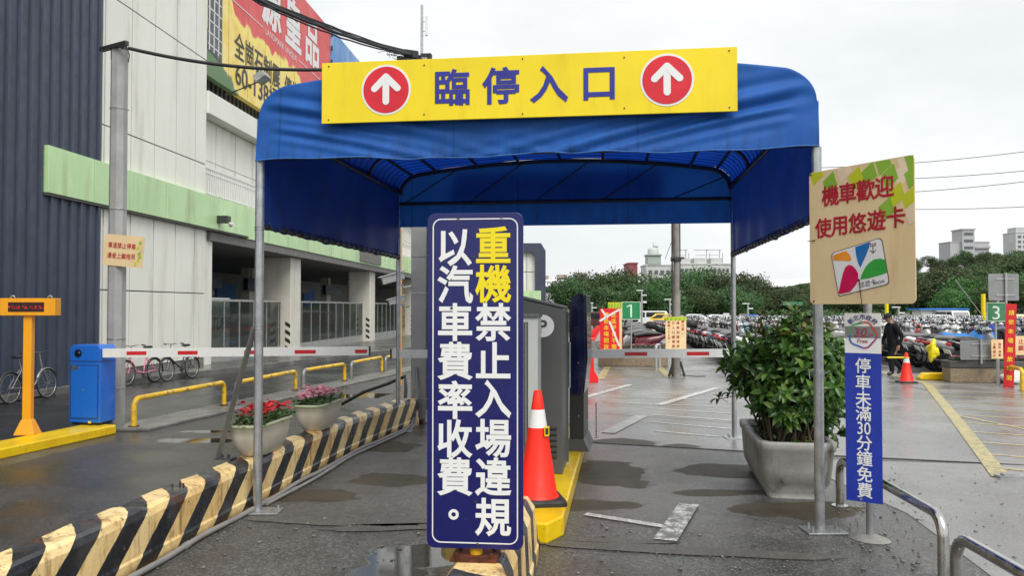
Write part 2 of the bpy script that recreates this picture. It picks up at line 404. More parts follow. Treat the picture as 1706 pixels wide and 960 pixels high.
mb = MB(); stripe(mb, gxy(1070, 694), gxy(1012, 723), .2, Z2); struct('faded_hatch_marking', mb, M_wfaint)
mb = MB(); stripe(mb, gxy(975, 858), gxy(1112, 880), .085, Z1)
struct('entry_line_marking', mb, M_wfaint)
mb = MB(); stripe(mb, gxy(1148, 842), gxy(1108, 903), .17, Z2)
struct('entry_edge_marking', mb, paint_mat('worn_white_entry_paint', (.62, .62, .60), .40, .56, under=(.095, .092, .085)))
mb = MB()
stripe(mb, gxy(1468, 621), gxy(1545, 641), .15, Z2); stripe(mb, gxy(1545, 641), gxy(1668, 797), .17, Z2)
stripe(mb, gxy(1000, 633), gxy(1012, 612), .2, Z2); stripe(mb, gxy(1116, 630), gxy(1098, 612), .2, Z2)
struct('yellow_edge_marking', mb, M_ypaint)
mb = MB()
for (y, x0) in ((652, 1555), (661, 1562), (670, 1570), (681, 1578), (692, 1588), (705, 1597), (720, 1608), (737, 1622), (757, 1638), (780, 1655)):
    stripe(mb, gxy(x0, y), gxy(1900, y + (y-512)*.10), .07, Z1)
for y in (616, 620, 624, 628): stripe(mb, gxy(1004, y), gxy(1110, y + .5), .09, Z1)
stripe(mb, gxy(1575, 690), gxy(1800, 735), .07, Z1+.002)
struct('yellow_hatch_marking', mb, M_yfaint)
mb = MB()
for (x0, y0, x1, y1) in ((1478, 606, 1580, 618), (1480, 614, 1555, 611), (1152, 613, 1172, 615), (1178, 613, 1196, 615)): stripe(mb, gxy(x0, y0), gxy(x1, y1), .12, Z1)
struct('bay_marking', mb, M_wpaint)
# joints in the concrete
mb = MB()
stripe(mb, JL[0], JL[1], .03, .0085); stripe(mb, JL[1], JL[2], .03, .0085); stripe(mb, gxy(1480, 636), gxy(1560, 655), .02, .0085); stripe(mb, gxy(1000, 690), gxy(1225, 706), .02, .0105)
struct('joint_marking', mb, pm('joint_tar', (.02, .02, .019), .5))
mb = MB()                                     # patched strips of the entry lane
def blob(mb, cx, cy, rx, ry, z, rot=0, seed=0, n=26):
    r_ = random.Random(seed); pts = []
    for i in range(n):
        a = 2*math.pi*i/n; k = 1 + r_.uniform(-.12, .12); x, y = rx*k*math.cos(a), ry*k*math.sin(a)
        pts.append((cx + x*math.cos(rot) - y*math.sin(rot), cy + x*math.sin(rot) + y*math.cos(rot), z))
    mb.add(pts, [tuple(range(n))])
x, y = gxy(1130, 918); blob(mb, x, y, 1.15, .10, .006, -.18, 3)
x, y = gxy(560, 870); blob(mb, x, y, .75, .12, .006, -.1, 5)
x, y = gxy(1010, 902); blob(mb, x, y, .55, .06, .006, -.1, 9)
x, y = gxy(650, 880); blob(mb, x, y, .5, .1, .006, .1, 11)
struct('asphalt_patch', mb, ground_mat('patched_tar', (.075, .07, .06), (.12, .112, .098), .4, .7, .25, .5, grain=140, speck=.25, bstr=.4))
# small stones and grit lying about
mb = MB()
for i in range(420):
    px, py = rnd.choice([(rnd.uniform(220, 700), rnd.uniform(850, 958)), (rnd.uniform(900, 1350), rnd.uniform(870, 958)), (rnd.uniform(1385, 1540), rnd.uniform(835, 955)), (rnd.uniform(1480, 1700), rnd.uniform(780, 950))])
    g = G(px, py); r_ = rnd.choice([.004, .005, .006, .008, .012]); 
    if -.35 < g.x < .3 and g.y < 5.8: continue
    mb.ball((g.x, g.y, .006), (r_*rnd.uniform(.8, 1.6), r_*rnd.uniform(.7, 1.3), r_*.6), 5, 4)
struct('grit', mb, pm('grit_stone', (.2, .19, .17), .6, var=.4, island=.8), kind='stuff')
# ================================================================== STATION BUILDING on the left
FA = math.atan(.07)
def A(px, off=0.0):            # distance along the facade where photo column px meets it
    k = .07 + (853 - px) / F_PX; d = (10.141 - off) / k
    return (d - 17.3) * math.sqrt(1 + .07**2)
M_navy = pm('navy_corrugated_steel', srgb(58, 66, 84), .42, var=.1, vs_=1.5, dirt=srgb(40, 44, 52), dirt_amt=.4, dscale=(2, 2, .3))
M_wpanel = pm('white_wall_panel', srgb(232, 232, 222), .45, var=.03, vs_=.6, dirt=srgb(170, 166, 150), dirt_amt=.5, dscale=(2.2, 2.2, .22), island=.05)
M_joint = pm('dark_joint_backing', (.10, .10, .095), .8)
M_green = pm('pale_green_panel', srgb(192, 226, 170), .35, var=.05, vs_=.7, dirt=srgb(150, 155, 105), dirt_amt=.8, dscale=(1.7, 1.7, .25), island=.28)
M_soffit = pm('grey_soffit', (.16, .155, .145), .6, var=.1)
M_column = pm('off_white_column', srgb(214, 210, 198), .5, var=.05, vs_=.8, dirt=srgb(150, 142, 125), dirt_amt=.4, dscale=(2, 2, .4))
M_darkmetal = pm('dark_metal_louvre', (.05, .052, .055), .5)
M_alu = pm('aluminium_frame', (.55, .55, .54), .35, .8, var=.08)
M_inner = pm('interior_grey', (.34, .33, .31), .6, var=.12)
M_blue_in = pm('interior_blue_board', srgb(48, 120, 205), .4)
M_navysign = pm('navy_hanging_sign', srgb(22, 30, 70), .35)
M_seatblue = pm('light_blue_seat', srgb(110, 170, 215), .35)
M_black = pm('black_rubber', (.02, .02, .02), .6)
M_dark = pm('dark_steel', (.06, .06, .06), .45, .5)
M_white = pm('white_paint', (.78, .78, .77), .35, var=.03)
M_wplast = pm('white_plastic', (.72, .72, .7), .3, var=.04)
M_galv = pm('galvanised_steel', (.42, .43, .44), .36, .75, var=.18, vs_=9, dirt=(.2, .2, .2), dirt_amt=.4, dscale=(8, 8, 2))
def glass_mat(name, tint=(.8, .85, .84), mixf=.5, dark=(.03, .034, .034)):
    m, nt, b = new_mat(name)
    tr = N(nt, 'ShaderNodeBsdfTransparent'); tr.inputs[0].default_value = (*tint, 1)
    b.inputs['Base Color'].default_value = (*dark, 1); b.inputs['Roughness'].default_value = .05; b.inputs['Specular IOR Level'].default_value = .8
    ms = N(nt, 'ShaderNodeMixShader'); ms.inputs[0].default_value = mixf
    nt.links.new(tr.outputs[0], ms.inputs[1]); nt.links.new(b.outputs[0], ms.inputs[2]); nt.links.new(ms.outputs[0], nt.nodes['Material Output'].inputs['Surface']); return m
M_glass = glass_mat('screen_glass', mixf=.34, dark=(.05, .055, .055))
M_darkglass = glass_mat('dark_window_glass', (.2, .22, .24), .85, (.02, .024, .028))

B = thing('station_building', 'long white panelled station building with pale green band and navy corrugated end', 'building', (-8.93, 17.3, 0), -FA)
aN0, aN1, aW1 = -13.0, 0.0, A(345)
# corrugated end block
mb = MB(); pitch = .315; n = int((aN1 - aN0) / pitch); prof = []
for i in range(n):
    y = aN0 + i * pitch
    prof += [(-.0, y), (-.0, y + pitch - .085), (.045, y + pitch - .07), (.045, y + pitch - .015)]
prof.append((0, aN1))
k = len(prof); vs = [(x, y, .05) for x, y in prof] + [(x, y, 12.5) for x, y in prof]
mb.add(vs, [(i, i+1, k+i+1, k+i) for i in range(k-1)])
mb.bx(-6, -.03, aN0, aN1 - .01, -.3, 12.45)
obj('corrugated_wall', mb, M_navy, B)
# white panel wall
xs = [A(p) for p in (165, 175, 220, 259, 295, 327, 345)]; xs[0] = .02
zs = [.28, 2.08, 3.92, 5.72, 8.68, 11.6]
mb = MB()
for i in range(len(xs)-1):
    for j in range(len(zs)-1): mb.bx(-.11, -.06, xs[i]+.022, xs[i+1]-.022, zs[j]+.014, zs[j+1]-.014)
obj('wall_panel', mb, M_wpanel, B, bevel=.004)
mb = MB(); mb.bx(-5, -.085, .015, aW1-.03, .1, 11.7); obj('wall_core', mb, M_joint, B)
mb = MB(); mb.bx(-.13, -.08, .02, aW1, -.2, .27); obj('plinth', mb, M_concwet, B)
mb = MB(); mb.bx(-5.2, -.02, 0, aW1 + .05, 11.71, 11.9); obj('roof', mb, M_joint, B)
# green band
aG0, aG1, aEnd = A(68), A(409), 62.0
mb = MB(); y = aG0; i = 0
while y < aG1 - .3:
    y2 = min(y + 1.52, aG1); mb.bx(-.06, .11, y + .008, y2 - .008, 3.92, 4.84); y = y2
while y < aEnd:
    y2 = min(y + 1.52, aEnd); mb.bx(-.5, .02, y + .008, y2 - .008, 3.86, 4.84); y = y2
obj('green_band', mb, M_green, B, bevel=.006)
mb = MB(); mb.bx(-.04, .09, aG0 + .02, aG1 - .02, 3.87, 3.915); obj('band_underside', mb, M_joint, B)
mb = MB(); c0 = A(623); mb.bx(.03, .10, c0 - 3, c0 + 1.2, 3.95, 4.6); obj('band_patch', mb, M_soffit, B)
# arcade: soffit, columns, back wall
a0 = A(353)
mb = MB(); mb.bx(-9, -.02, a0 - .1, aEnd, 3.6, 3.85); obj('soffit', mb, M_soffit, B)
mb = MB(); mb.bx(-9, -.12, aW1 + .02, a0 + .25, -.3, 4.9); obj('wall_end', mb, M_wpanel, B)
for k, p in enumerate((484, 616, 690)):
    ya = A(p, -.35) if k < 2 else A(616, -.35) + (A(616, -.35) - A(484, -.35))
    mb = MB(); mb.bx(-1.5, -.35, ya, ya + 1.15, -1.0, 3.6); c = obj('column', mb, M_column, B, bevel=.03)
    mb = MB()
    for q in range(4):
        z = .0 + q * .3; mb.add([(-.36, ya - .003, z), (-.36, ya - .003, z + .15), (-.56, ya - .003, z + .27), (-.56, ya - .003, z + .12)], [(0, 1, 2, 3)])
    obj('warning_stripes', mb, M_black, c)
mb = MB(); mb.bx(-9, -.2, aEnd - .3, aEnd - .02, -1, 4.9); obj('end_wall', mb, M_inner, B)
mb = MB(); mb.bx(-1.0, -.95, a0 + .2, a0 + 3.4, -.2, 2.0); obj('inner_partition', mb, M_wplast, B)
mb = MB(); mb.bx(-9.2, -9, a0, aEnd, -1.0, 3.6); obj('back_wall', mb, M_inner, B)
for q in range(10): mb = MB(); mb.bx(-8.96, -8.9, a0 + 2 + q*3.6, a0 + 4.6 + q*3.6, 1.75, 3.0); obj('blue_wall_board', mb, M_blue_in, B)
for q in range(6): mb = MB(); mb.bx(-5.6, -5.2, a0 + 3 + q*6.2, a0 + 3.8 + q*6.2, -1, 3.6); obj('inner_pillar', mb, M_column, B)
for q in range(5):
    mb = MB(); mb.bx(-4.9, -4.7, a0 + 2 + q*6.0, a0 + 5.2 + q*6.0, 2.5, 3.05); mb.bx(-4.82, -4.78, a0 + 2.6 + q*6, a0 + 2.65 + q*6, 3.05, 3.6); obj('hanging_sign', mb, M_navysign, B)
mb = MB(); mb.bx(-3.0, -2.8, a0, A(484) - .1, 2.12, 2.3); mb.bx(-3.0, -2.8, a0, A(484) - .1, 1.95, 2.02, 1); obj('door_beam', mb, [M_soffit, M_black], B)
# glass screens between columns
def screen(y0, y1, x, n):
    fr = MB(); gl = MB(); H = 1.88
    fr.bx(x-.03, x+.03, y0, y1, H, H + .07); fr.bx(x-.03, x+.03, y0, y1, -.3, .24)
    for i in range(n + 1):
        yy = y0 + (y1 - y0) * i / n; fr.bx(x-.025, x+.025, yy - .03, yy + .03, .15, H)
    gl.bx(x-.006, x+.006, y0, y1, .24, H)
    s = obj('glass_screen', fr, M_alu, B); obj('pane', gl, M_glass, s); return s
sA = screen(a0 + .1, A(484, -.7) - .05, -.75, 7)
screen(A(484, -.35) + 1.2, A(616, -.35) - .05, -.75, 9); screen(A(616, -.35) + 1.2, A(616, -.35) + 11, -.75, 9)
mb = MB(); put_text(mb, 'TUDE', 0, 0, .52, 0, .02, shear=.25)
yl = A(366, -.7)
mb.v = [Vector((-.735, yl + p.x * 1.0 + .2, 1.22 + p.z)) for p in mb.v]; obj('lettering', mb, pm('dark_vinyl', (.05, .05, .055), .5), sA)
# recessed upper storey with balcony
mb = MB()
y = aW1
while y < aEnd:
    mb.bx(-.52, -.42, y + .02, y + 1.37, 4.86, 5.98); mb.bx(-.52, -.42, y + .02, y + 1.38, 6.0, 7.18); y += 1.4
obj('upper_wall', mb, M_wpanel, B)
mb = MB(); mb.bx(-9, -.53, aW1, aEnd, 4.9, 8.3); obj('upper_core', mb, M_joint, B)
mb = MB(); y = aW1
while y < aEnd: mb.bx(-.52, .0, y + .008, min(y + 1.9, aEnd), 7.2, 7.84); y += 1.9
obj('parapet', mb, M_wpanel, B, bevel=.01)
mb = MB(); y = aW1 + .05
mb.bx(-.12, -.06, aW1, aEnd, 5.64, 5.70); mb.bx(-.11, -.07, aW1, aEnd, 5.5, 5.53); mb.bx(-.11, -.07, aW1, aEnd, 4.93, 4.96)
while y < aEnd: mb.bx(-.105, -.075, y, y + .03, 4.85, 5.64); y += .14
obj('balcony_railing', mb, M_white, B)
mb = MB(); y = aW1
while y < aEnd: mb.bx(-.55, -.45, y, y + .12, 7.84, 8.42); y += .3
mb.bx(-.6, -.56, aW1, aEnd, 7.84, 8.5); obj('louvre', mb, M_darkmetal, B)
mb = MB(); mb.bx(.11, .42, A(355) - .05, A(355) + .2, 4.12, 4.32); mb.tube([(.42, A(355)+.1, 4.1), (.62, A(355) - .05, 4.05)], .05, 8, 1); mb.ball((.45, A(355)+.1, 4.07), .07, 8, 6, 1); obj('camera_box', mb, [M_dark, M_wplast], B)
# row of seats behind the glass
t = thing('waiting_seat_row', 'row of light blue moulded seats behind the glass screen', 'seat', (-8.93 + .07*9.0 - 1.7, 17.3 + 9.0, .15), -FA)
fr = MB(); fr.bx(-.1, .0, 0, 2.2, .32, .38); fr.bx(-.08, -.02, .3, .36, 0, .32); fr.bx(-.08, -.02, 1.8, 1.86, 0, .32); obj('frame', fr, M_dark, t)
for q in range(4):
    s = MB(); y0 = .05 + q*.54
    s.grid(lambda u, v: ((.26 - .45*min(v*2, 1)) - .1*max(0, v*2-1), y0 + .48*u, .42 + .03*math.cos(u*6.28) + .46*max(0, v*2-1)), 8, 10); obj('seat', s, M_seatblue, t, solid=.02)

# far end block with navy frame
W = thing('station_annex', 'far white building end framed in navy with a green band at its foot', 'building', (0.2, 88, 0), 0)
mb = MB(); mb.prism([(0, 0), (2.35, 0), (2.35, 7.6), (2.0, 8.0), (0, 8.0)], .25, 24); obj('wall', mb, M_wpanel, W)
mb = MB(); fo = [(2.36, 0), (3.5, 0), (3.5, 7.9), (3.0, 8.75), (0, 8.75), (0, 7.75), (1.95, 7.75), (2.36, 7.2)]
mb.prism([(a, b) for a, b in fo][:], -.35, 24.2); obj('navy_frame', mb, M_navy, W)
mb = MB()
for q in range(3): mb.bx(.03 + q*1.0, .98 + q*1.0, -.6, -.36, 2.35, 3.5)
obj('green_band', mb, M_green, W)
mb = MB(); mb.bx(0, .75, .2, .24, 3.6, 5.2); obj('window', mb, M_darkglass, W)
mb = MB(); mb.bx(.6, .63, .2, .246, 3.5, 7.7); mb.bx(1.4, 1.43, .2, .246, 3.5, 7.7); mb.bx(0, 2.35, .2, .246, 5.6, 5.64); obj('panel_joint', mb, M_joint, W)
mb = MB(); mb.tube([(1.0, 2, 8.7), (1.0, 2, 10.2)], .03, 6); mb.bx(.8, 1.2, 1.98, 2.02, 9.9, 9.93); obj('aerial', mb, M_dark, W)

# ------------------------------------------------------------------ billboards on the roof edge
def bill_mat():
    m, nt, b = new_mat('billboard_print'); sp = N(nt, 'ShaderNodeSeparateXYZ'); nt.links.new(objvec(nt), sp.inputs[0])
    y, z = sp.outputs[1], sp.outputs[2]
    nn = noise_node(nt, 1.3, 5, .6, objvec(nt)); off = math_(nt, 'MULTIPLY', math_(nt, 'SUBTRACT', nn, .5), .9)
    # diagonal between red (above) and yellow (below)
    rise = math_(nt, 'MULTIPLY', math_(nt, 'POWER', math_(nt, 'MAXIMUM', math_(nt, 'SUBTRACT', 2.0, y), 0), 2.0), 3.5)
    fall = math_(nt, 'MULTIPLY', math_(nt, 'MAXIMUM', math_(nt, 'SUBTRACT', y, 7.2), 0), .3)
    e = math_(nt, 'ADD', math_(nt, 'SUBTRACT', z, math_(nt, 'SUBTRACT', math_(nt, 'ADD', rise, 2.3), fall)), off)
    yel = mixc(nt, ramp(nt, nn, .3, .7), srgb(238, 205, 80), srgb(250, 228, 140))
    red = mixc(nt, ramp(nt, noise_node(nt, .5, 3, .5, objvec(nt)), .3, .7), srgb(214, 58, 62), srgb(226, 92, 92))
    c = mixc(nt, ramp(nt, e, -.05, .10), yel, red)
    c = mixc(nt, math_(nt, 'MULTIPLY', ramp(nt, e, -.42, -.1), ramp(nt, e, .04, -.04)), c, srgb(250, 230, 120))
    g = math_(nt, 'ADD', math_(nt, 'ADD', z, math_(nt, 'MULTIPLY', y, .62)), off)
    c = mixc(nt, ramp(nt, g, 1.45, 1.25), c, srgb(96, 128, 84))
    nt.links.new(c, b.inputs['Base Color']); b.inputs['Roughness'].default_value = .45; return m
L0 = A(345); L1 = A(551)
bo = Vector((-8.93, 17.3, 0)) + Vector((math.sin(FA), math.cos(FA), 0)) * L0
T = thing('roof_billboard', 'large red and yellow property billboard with white brush characters on the roof edge', 'billboard', (bo.x, bo.y, 8.3), -FA)
LB = L1 - L0; HB = 5.4
mb = MB(); mb.bx(-.28, -.08, 0, LB, 0, HB); obj('board', mb, bill_mat(), T)
def on_board(mb): mb.v = [Vector((-.08 - (p.y), p.x, p.z)) for p in mb.v]; return mb     # sign plane to board plane
mb = MB()
for ch, cy, cz in (('源', 4.9, 3.95), ('皇', 7.1, 3.95), ('品', 9.3, 4.0)):
    put_text(mb, ch, cy, cz, 1.95, -.012, .03, wscale=.95)
put_text(mb, 'LANDMARK UNIQUE', 5.9, 2.78, .3, -.012, .0, fit=3.1)
mb.prism([(1.4, 2.78), (4.1, 2.78), (4.1, 2.81), (1.4, 2.81)], -.012, -.004); mb.prism([(7.7, 2.78), (11.4, 2.78), (11.4, 2.81), (7.7, 2.81)], -.012, -.004)
obj('white_lettering', on_board(mb), M_white, T)
M_ink = pm('black_print', (.03, .028, .025), .5)
mb = MB(); put_text(mb, '全崗石制震', 3.8, 1.52, .88, -.012, .012, fit=3.9); put_text(mb, '傳世', 6.95, 1.45, .85, -.012, .012, fit=1.5); obj('black_lettering', on_board(mb), M_ink, T)
mb = MB(); put_text(mb, '60-138坪', 3.8, .66, .9, -.012, .012, fit=3.7)
obj('black_lettering', on_board(mb), M_ink, T)
mb = MB(); mb.prism([(.05, .75), (.98, .6), (.98, 5.35), (.05, 5.35)], -.012, -.004); obj('tower_picture', on_board(mb), pm('tower_print', srgb(90, 92, 98), .5, var=.35, vs_=3), T)
mb = MB()
for q in range(3):
    x = .12 + q*.3; mb.prism([(x, .75), (x+.05, .75), (x+.05+.04*math.sin(q), 5.3), (x+.04*math.sin(q), 5.3)], -.018, -.012)
for q in range(13): mb.prism([(.08, .9+q*.35), (.95, .85+q*.35), (.95, .88+q*.35), (.08, .94+q*.35)], -.018, -.012)
obj('tower_outline', on_board(mb), M_white, T)
mb = MB()
for q in range(8): mb.bx(-.079, -.077, 1.45*(q+1), 1.45*(q+1)+.012, 0, HB)
obj('sheet_seam', mb, pm('seam', srgb(150, 110, 60), .6), T)
for yy, zz in ((1.3, .15), (8.6, -.25)):
    mb = MB(); mb.tube([(-.1, yy, -.25), (.9, yy + .05, zz)], .02, 6); mb.box((1.0, yy + .05, zz + .12), (.34, .5, .2), mi=1, rot=Matrix.Rotation(R(-35), 3, 'Y')); obj('floodlight', mb, [M_dark, M_galv], T)
p2 = bo + Vector((math.sin(FA), math.cos(FA), 0)) * (LB + .15)
T = thing('blue_billboard', 'pale blue sky billboard beyond the red one on the roof', 'billboard', (p2.x, p2.y, 8.3), -FA)
m, nt, b_ = new_mat('blue_print'); c = mixc(nt, ramp(nt, noise_node(nt, .35, 4, .6, objvec(nt)), .35, .7), srgb(86, 140, 205), srgb(190, 212, 230)); nt.links.new(c, b_.inputs['Base Color'])
mb = MB(); mb.bx(-.28, -.08, 0, 9, 0, 5.5); obj('board', mb, m, T)
mb = MB()
for q in range(6): mb.bx(-.079, -.077, 1.45*(q+1), 1.45*(q+1)+.012, 0, 5.5)
obj('sheet_seam', mb, pm('blue_seam', srgb(110, 135, 165), .6), T)
mb = MB()
for q in range(9): mb.bx(-.06, .0, -.09, -.03, .3 + q*.6, .5 + q*.6)
obj('edge_bracket', mb, M_dark, T)
# ================================================================== ENTRANCE CANOPY
FL, FR = G(429, 853), G(1366, 885)
cx_ = FR - FL; CW = cx_.length; CA = math.atan2(cx_.y, cx_.x); CD = 4.35
def tarp(name, col, trans=.45, rough=.58):
    m, nt, b = new_mat(name)
    c = mixc(nt, ramp(nt, noise_node(nt, 2.0, 5, .6, objvec(nt)), .3, .7), tuple(x*.85 for x in col), tuple(min(1, x*1.1) for x in col))
    c = mixc(nt, ramp(nt, noise_node(nt, 1., 6, .65, objvec(nt, (9, 9, 1.1))), .52, .8, 0, .35), c, tuple(x*.5 + .02 for x in col))
    sx_ = N(nt, 'ShaderNodeSeparateXYZ'); nt.links.new(objvec(nt), sx_.inputs[0])
    seam = ramp(nt, math_(nt, 'ABSOLUTE', math_(nt, 'SUBTRACT', math_(nt, 'FRACT', math_(nt, 'ADD', math_(nt, 'DIVIDE', sx_.outputs[0], 1.47), .37)), .5)), .004, .009, .4, 0)
    c = mixc(nt, seam, c, tuple(x*.35 for x in col))
    fade = ramp(nt, noise_node(nt, .9, 5, .7, objvec(nt)), .5, .75, 0, .22); c = mixc(nt, fade, c, tuple(min(1, x*1.5 + .05) for x in col))
    grime = math_(nt, 'MULTIPLY', ramp(nt, noise_node(nt, 1., 6, .7, objvec(nt, (14, 14, 2))), .45, .7), ramp(nt, sx_.outputs[2], 3.2, 2.9, 0, .5)); c = mixc(nt, grime, c, (.03, .045, .07))
    nt.links.new(c, b.inputs['Base Color']); b.inputs['Roughness'].default_value = rough; b.inputs['Specular IOR Level'].default_value = .28
    tl = N(nt, 'ShaderNodeBsdfTranslucent'); nt.links.new(mixc(nt, .0, c, c), tl.inputs['Color'])
    ms = N(nt, 'ShaderNodeMixShader'); ms.inputs[0].default_value = trans
    nt.links.new(b.outputs[0], ms.inputs[1]); nt.links.new(tl.outputs[0], ms.inputs[2]); nt.links.new(ms.outputs[0], nt.nodes['Material Output'].inputs['Surface'])
    bump(nt, b, noise_node(nt, 5, 4, .6, objvec(nt)), .12, .02); return m
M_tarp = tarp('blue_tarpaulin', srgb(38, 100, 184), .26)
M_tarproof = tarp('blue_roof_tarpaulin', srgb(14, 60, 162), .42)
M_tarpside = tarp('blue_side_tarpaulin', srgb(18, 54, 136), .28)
M_tube = pm('dark_canopy_tube', (.035, .035, .04), .5, .3, var=.3)
C = thing('entrance_canopy', 'blue tarpaulin canopy with arched roof on four steel posts over the entry lane', 'canopy', (FL.x, FL.y, 0), CA)
ZB, ZS, RC, ZP = 2.36, 3.28, .34, 3.70
def prof_z(x):
    x = min(max(x, 0), CW); e = min(x, CW - x)
    z = 3.50 + (ZP - 3.50) * math.sin(math.pi * x / CW) ** .8
    if e < RC: z = min(z, ZS + (math.sqrt(max(0, RC*RC - (RC-e)**2)) / RC) * (3.50 + (ZP-3.50)*math.sin(math.pi*RC/CW)**.8 - ZS))
    return z
def arch_pts(y, off=0.0, n=40, z0=None):
    pts = [Vector((off, y, z0))] if z0 is not None else []
    for i in range(n + 1):
        t = i / n; x = CW * (.5 - .5*math.cos(math.pi*t)); z = prof_z(x)
        pts.append(Vector((off + x*(CW-2*off)/CW, y, z - off)))
    if z0 is not None: pts.append(Vector((CW - off, y, z0)))
    return pts
# roof cover: sweep of the arch with sag between tubes
YA = [0.02, 1.45, 2.9, CD - .02]
def roof(u, v):
    x = CW * (.5 - .5*math.cos(math.pi*u)); y = CD * v; z = prof_z(x)
    sag = .025 * abs(math.sin(math.pi * v * 3)) + .008*mnoise.noise((x*2.1, y*2.3, 1))
    n = Vector((x/CW - .5, 0, .5)).normalized() if min(x, CW-x) < RC else Vector((0, 0, 1))
    return Vector((x, y, z)) - n * sag
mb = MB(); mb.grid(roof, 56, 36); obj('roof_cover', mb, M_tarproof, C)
def side(x0, s):
    def f(u, v):
        y = CD * u + .02; z = ZB + (ZS - ZB + .06) * v
        return Vector((x0 + s*(.02*math.sin(7*y + 2*v) * (1-v) + .015*mnoise.noise((y*1.7, z*2, x0))), y, z + (.015*math.sin(y*11) if v == 0 else 0)))
    return f
for x0, s in ((.012, 1), (CW - .012, -1)):
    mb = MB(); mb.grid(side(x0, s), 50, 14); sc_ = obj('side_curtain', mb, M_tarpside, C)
    mb = MB(); mb.tube([(x0, .05, ZB + .02), (x0, CD - .02, ZB + .02)], .022, 8)
    for q in range(24): y = .12 + q*.18; mb.torus((x0, y, ZB + .03), .032, .006, 'Y', 10, 4)
    obj('curtain_rail', mb, M_tube, sc_)
# front valance with swagged folds
def fold(x, z, s=0):
    h = (3.45 - z); e = x / CW; f = 0
    for k, (x0, dirn, amp, wl, z0) in enumerate(((.0, 1, .040, .16, 3.42), (.1, 1, .026, .10, 3.2), (CW, -1, .040, .17, 3.42), (CW - .15, -1, .026, .105, 3.25), (.9, 1, .018, .13, 3.25), (3.6, -1, .018, .12, 3.3))):
        d = (x - x0) * dirn
        if d < -.05: continue
        ang = (z0 - z) - .16*d - .04*d*d
        f += amp * math.exp(-(ang/.13)**2) * math.exp(-d*.55) * (1 - math.exp(-max(d, 0)*5)) * math.cos(ang*2*math.pi/wl)
    f += .014 * mnoise.noise((x*1.1 + s, z*2.6, s)) + .005*mnoise.noise((x*3 + z*4, z*4 - x*1.2, s + 3))
    f += .03 * math.sin(x*2.1 + .6) * max(0, h)
    return f
def front(u, v):
    x = -.012 + (CW + .024) * (.5 - .5*math.cos(math.pi*u)) if True else 0
    zb = 2.915 + .012*math.sin(x*3.1) + .006*math.sin(x*9); zt = prof_z(x)
    z = zb + (zt - zb) * v
    return Vector((x, -.03 - .02*(1-v) - fold(x, z) * (1 - v**6), z))
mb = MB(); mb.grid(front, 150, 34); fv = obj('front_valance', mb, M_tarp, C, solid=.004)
mb = MB(); mb.tube([front(i/150, 0.0) + Vector((0, -.004, .004)) for i in range(151)], .007, 6); obj('hem', mb, tarp('hem_tarpaulin', srgb(60, 110, 180), .1), fv)
def rear(u, v):
    x = CW * (.5 - .5*math.cos(math.pi*u)); zb = 2.80; zt = prof_z(x) - .004; z = zb + (zt - zb)*v
    return Vector((x, CD - .022 + .016*mnoise.noise((x*1.5, z*3, 9)), z))
mb = MB(); mb.grid(rear, 60, 12); obj('rear_valance', mb, M_tarp, C)
mb = MB(); mb.bx(.75, CW - .9, CD + .06, CD + .09, 3.16, 3.56); obj('rear_board', mb, M_galv, C)
# steel frame
mb = MB()
for y in (.05, CD - .04):
    mb.tube(arch_pts(y, .035), .026, 8)
for y in YA[1:3]: mb.tube(arch_pts(y, .03), .02, 8)
obj('arch_frame', mb, M_tube, C)
mb = MB()
for q in range(9):
    x = CW * (q / 8); x = min(max(x, .035), CW - .035); z = prof_z(x) - .05
    if q in (0, 8): z = ZS - .02
    mb.tube([(x, .05, z), (x, CD - .04, z)], .02, 8)
for x in (.22, CW - .22): mb.tube([(x, .05, prof_z(x) - .05), (x, CD - .04, prof_z(x) - .05)], .02, 8)
obj('purlin', mb, M_tube, C)
mb = MB()
for q in range(1, 24): mb.tube([p for p in arch_pts(CD*q/24, .022, 30)], .0045, 4)
obj('roof_batten', mb, M_tube, C)
mb = MB(); mb.tube([(.03, .06, 2.96), (CW-.03, .06, 2.96)], .02, 8); obj('cross_rail', mb, M_tube, C)
mb = MB(); mb.tube([(.03, CD - .05, 3.12), (CW-.03, CD - .05, 3.12)], .024, 8) #, (CW-.03, .06, 2.96)], .02, 8)
for q in range(5): mb.tube([(CW*(q+.1)/5, CD-.05, 3.12), (CW*(q+.9)/5, CD-.05, prof_z(CW*(q+.9)/5)-.06)], .008, 6)
obj('cross_rail', mb, M_tube, C)
for x, y, r_ in ((0, 0, .037), (CW, 0, .037), (0, CD, .032), (CW, CD, .032)):
    mb = MB(); mb.tube([(x, y, .012), (x, y, 2.93 if y == 0 else 3.3)], r_, 20); p = obj('post', mb, M_galv, C)
    mb = MB(); mb.box((x + (.05 if x == 0 else .02), y - .01, .008), (.30, .22, .012), .15)
    for sx in (-.09, .11):
        for sy in (-.07, .06): mb.cyl((x + (.05 if x == 0 else .02) + sx, y - .01 + sy, .028), .011, .035, 8)
    obj('base_plate', mb, M_galv, p, bevel=.003)
# wire wraps on the front posts
mb = MB()
for q in range(5): mb.torus((CW, 0, 1.17 + q*.011), .041 + .002*(q % 2), .0025, 'Z', 16, 5)
mb.tube([(CW + .03, -.03, 1.19), (CW + .07, -.05, 1.22), (CW + .09, -.03, 1.17)], .0025, 5); mb.tube([(CW - .04, -.01, 1.2), (CW - .08, -.03, 1.23), (CW - .07, -.03, 1.15)], .0025, 5)
for z in (1.52, 1.545, 2.35, 2.37): mb.torus((0, 0, z), .041, .0035, 'Z', 16, 5)
obj('wire_wrap', mb, M_galv, C)

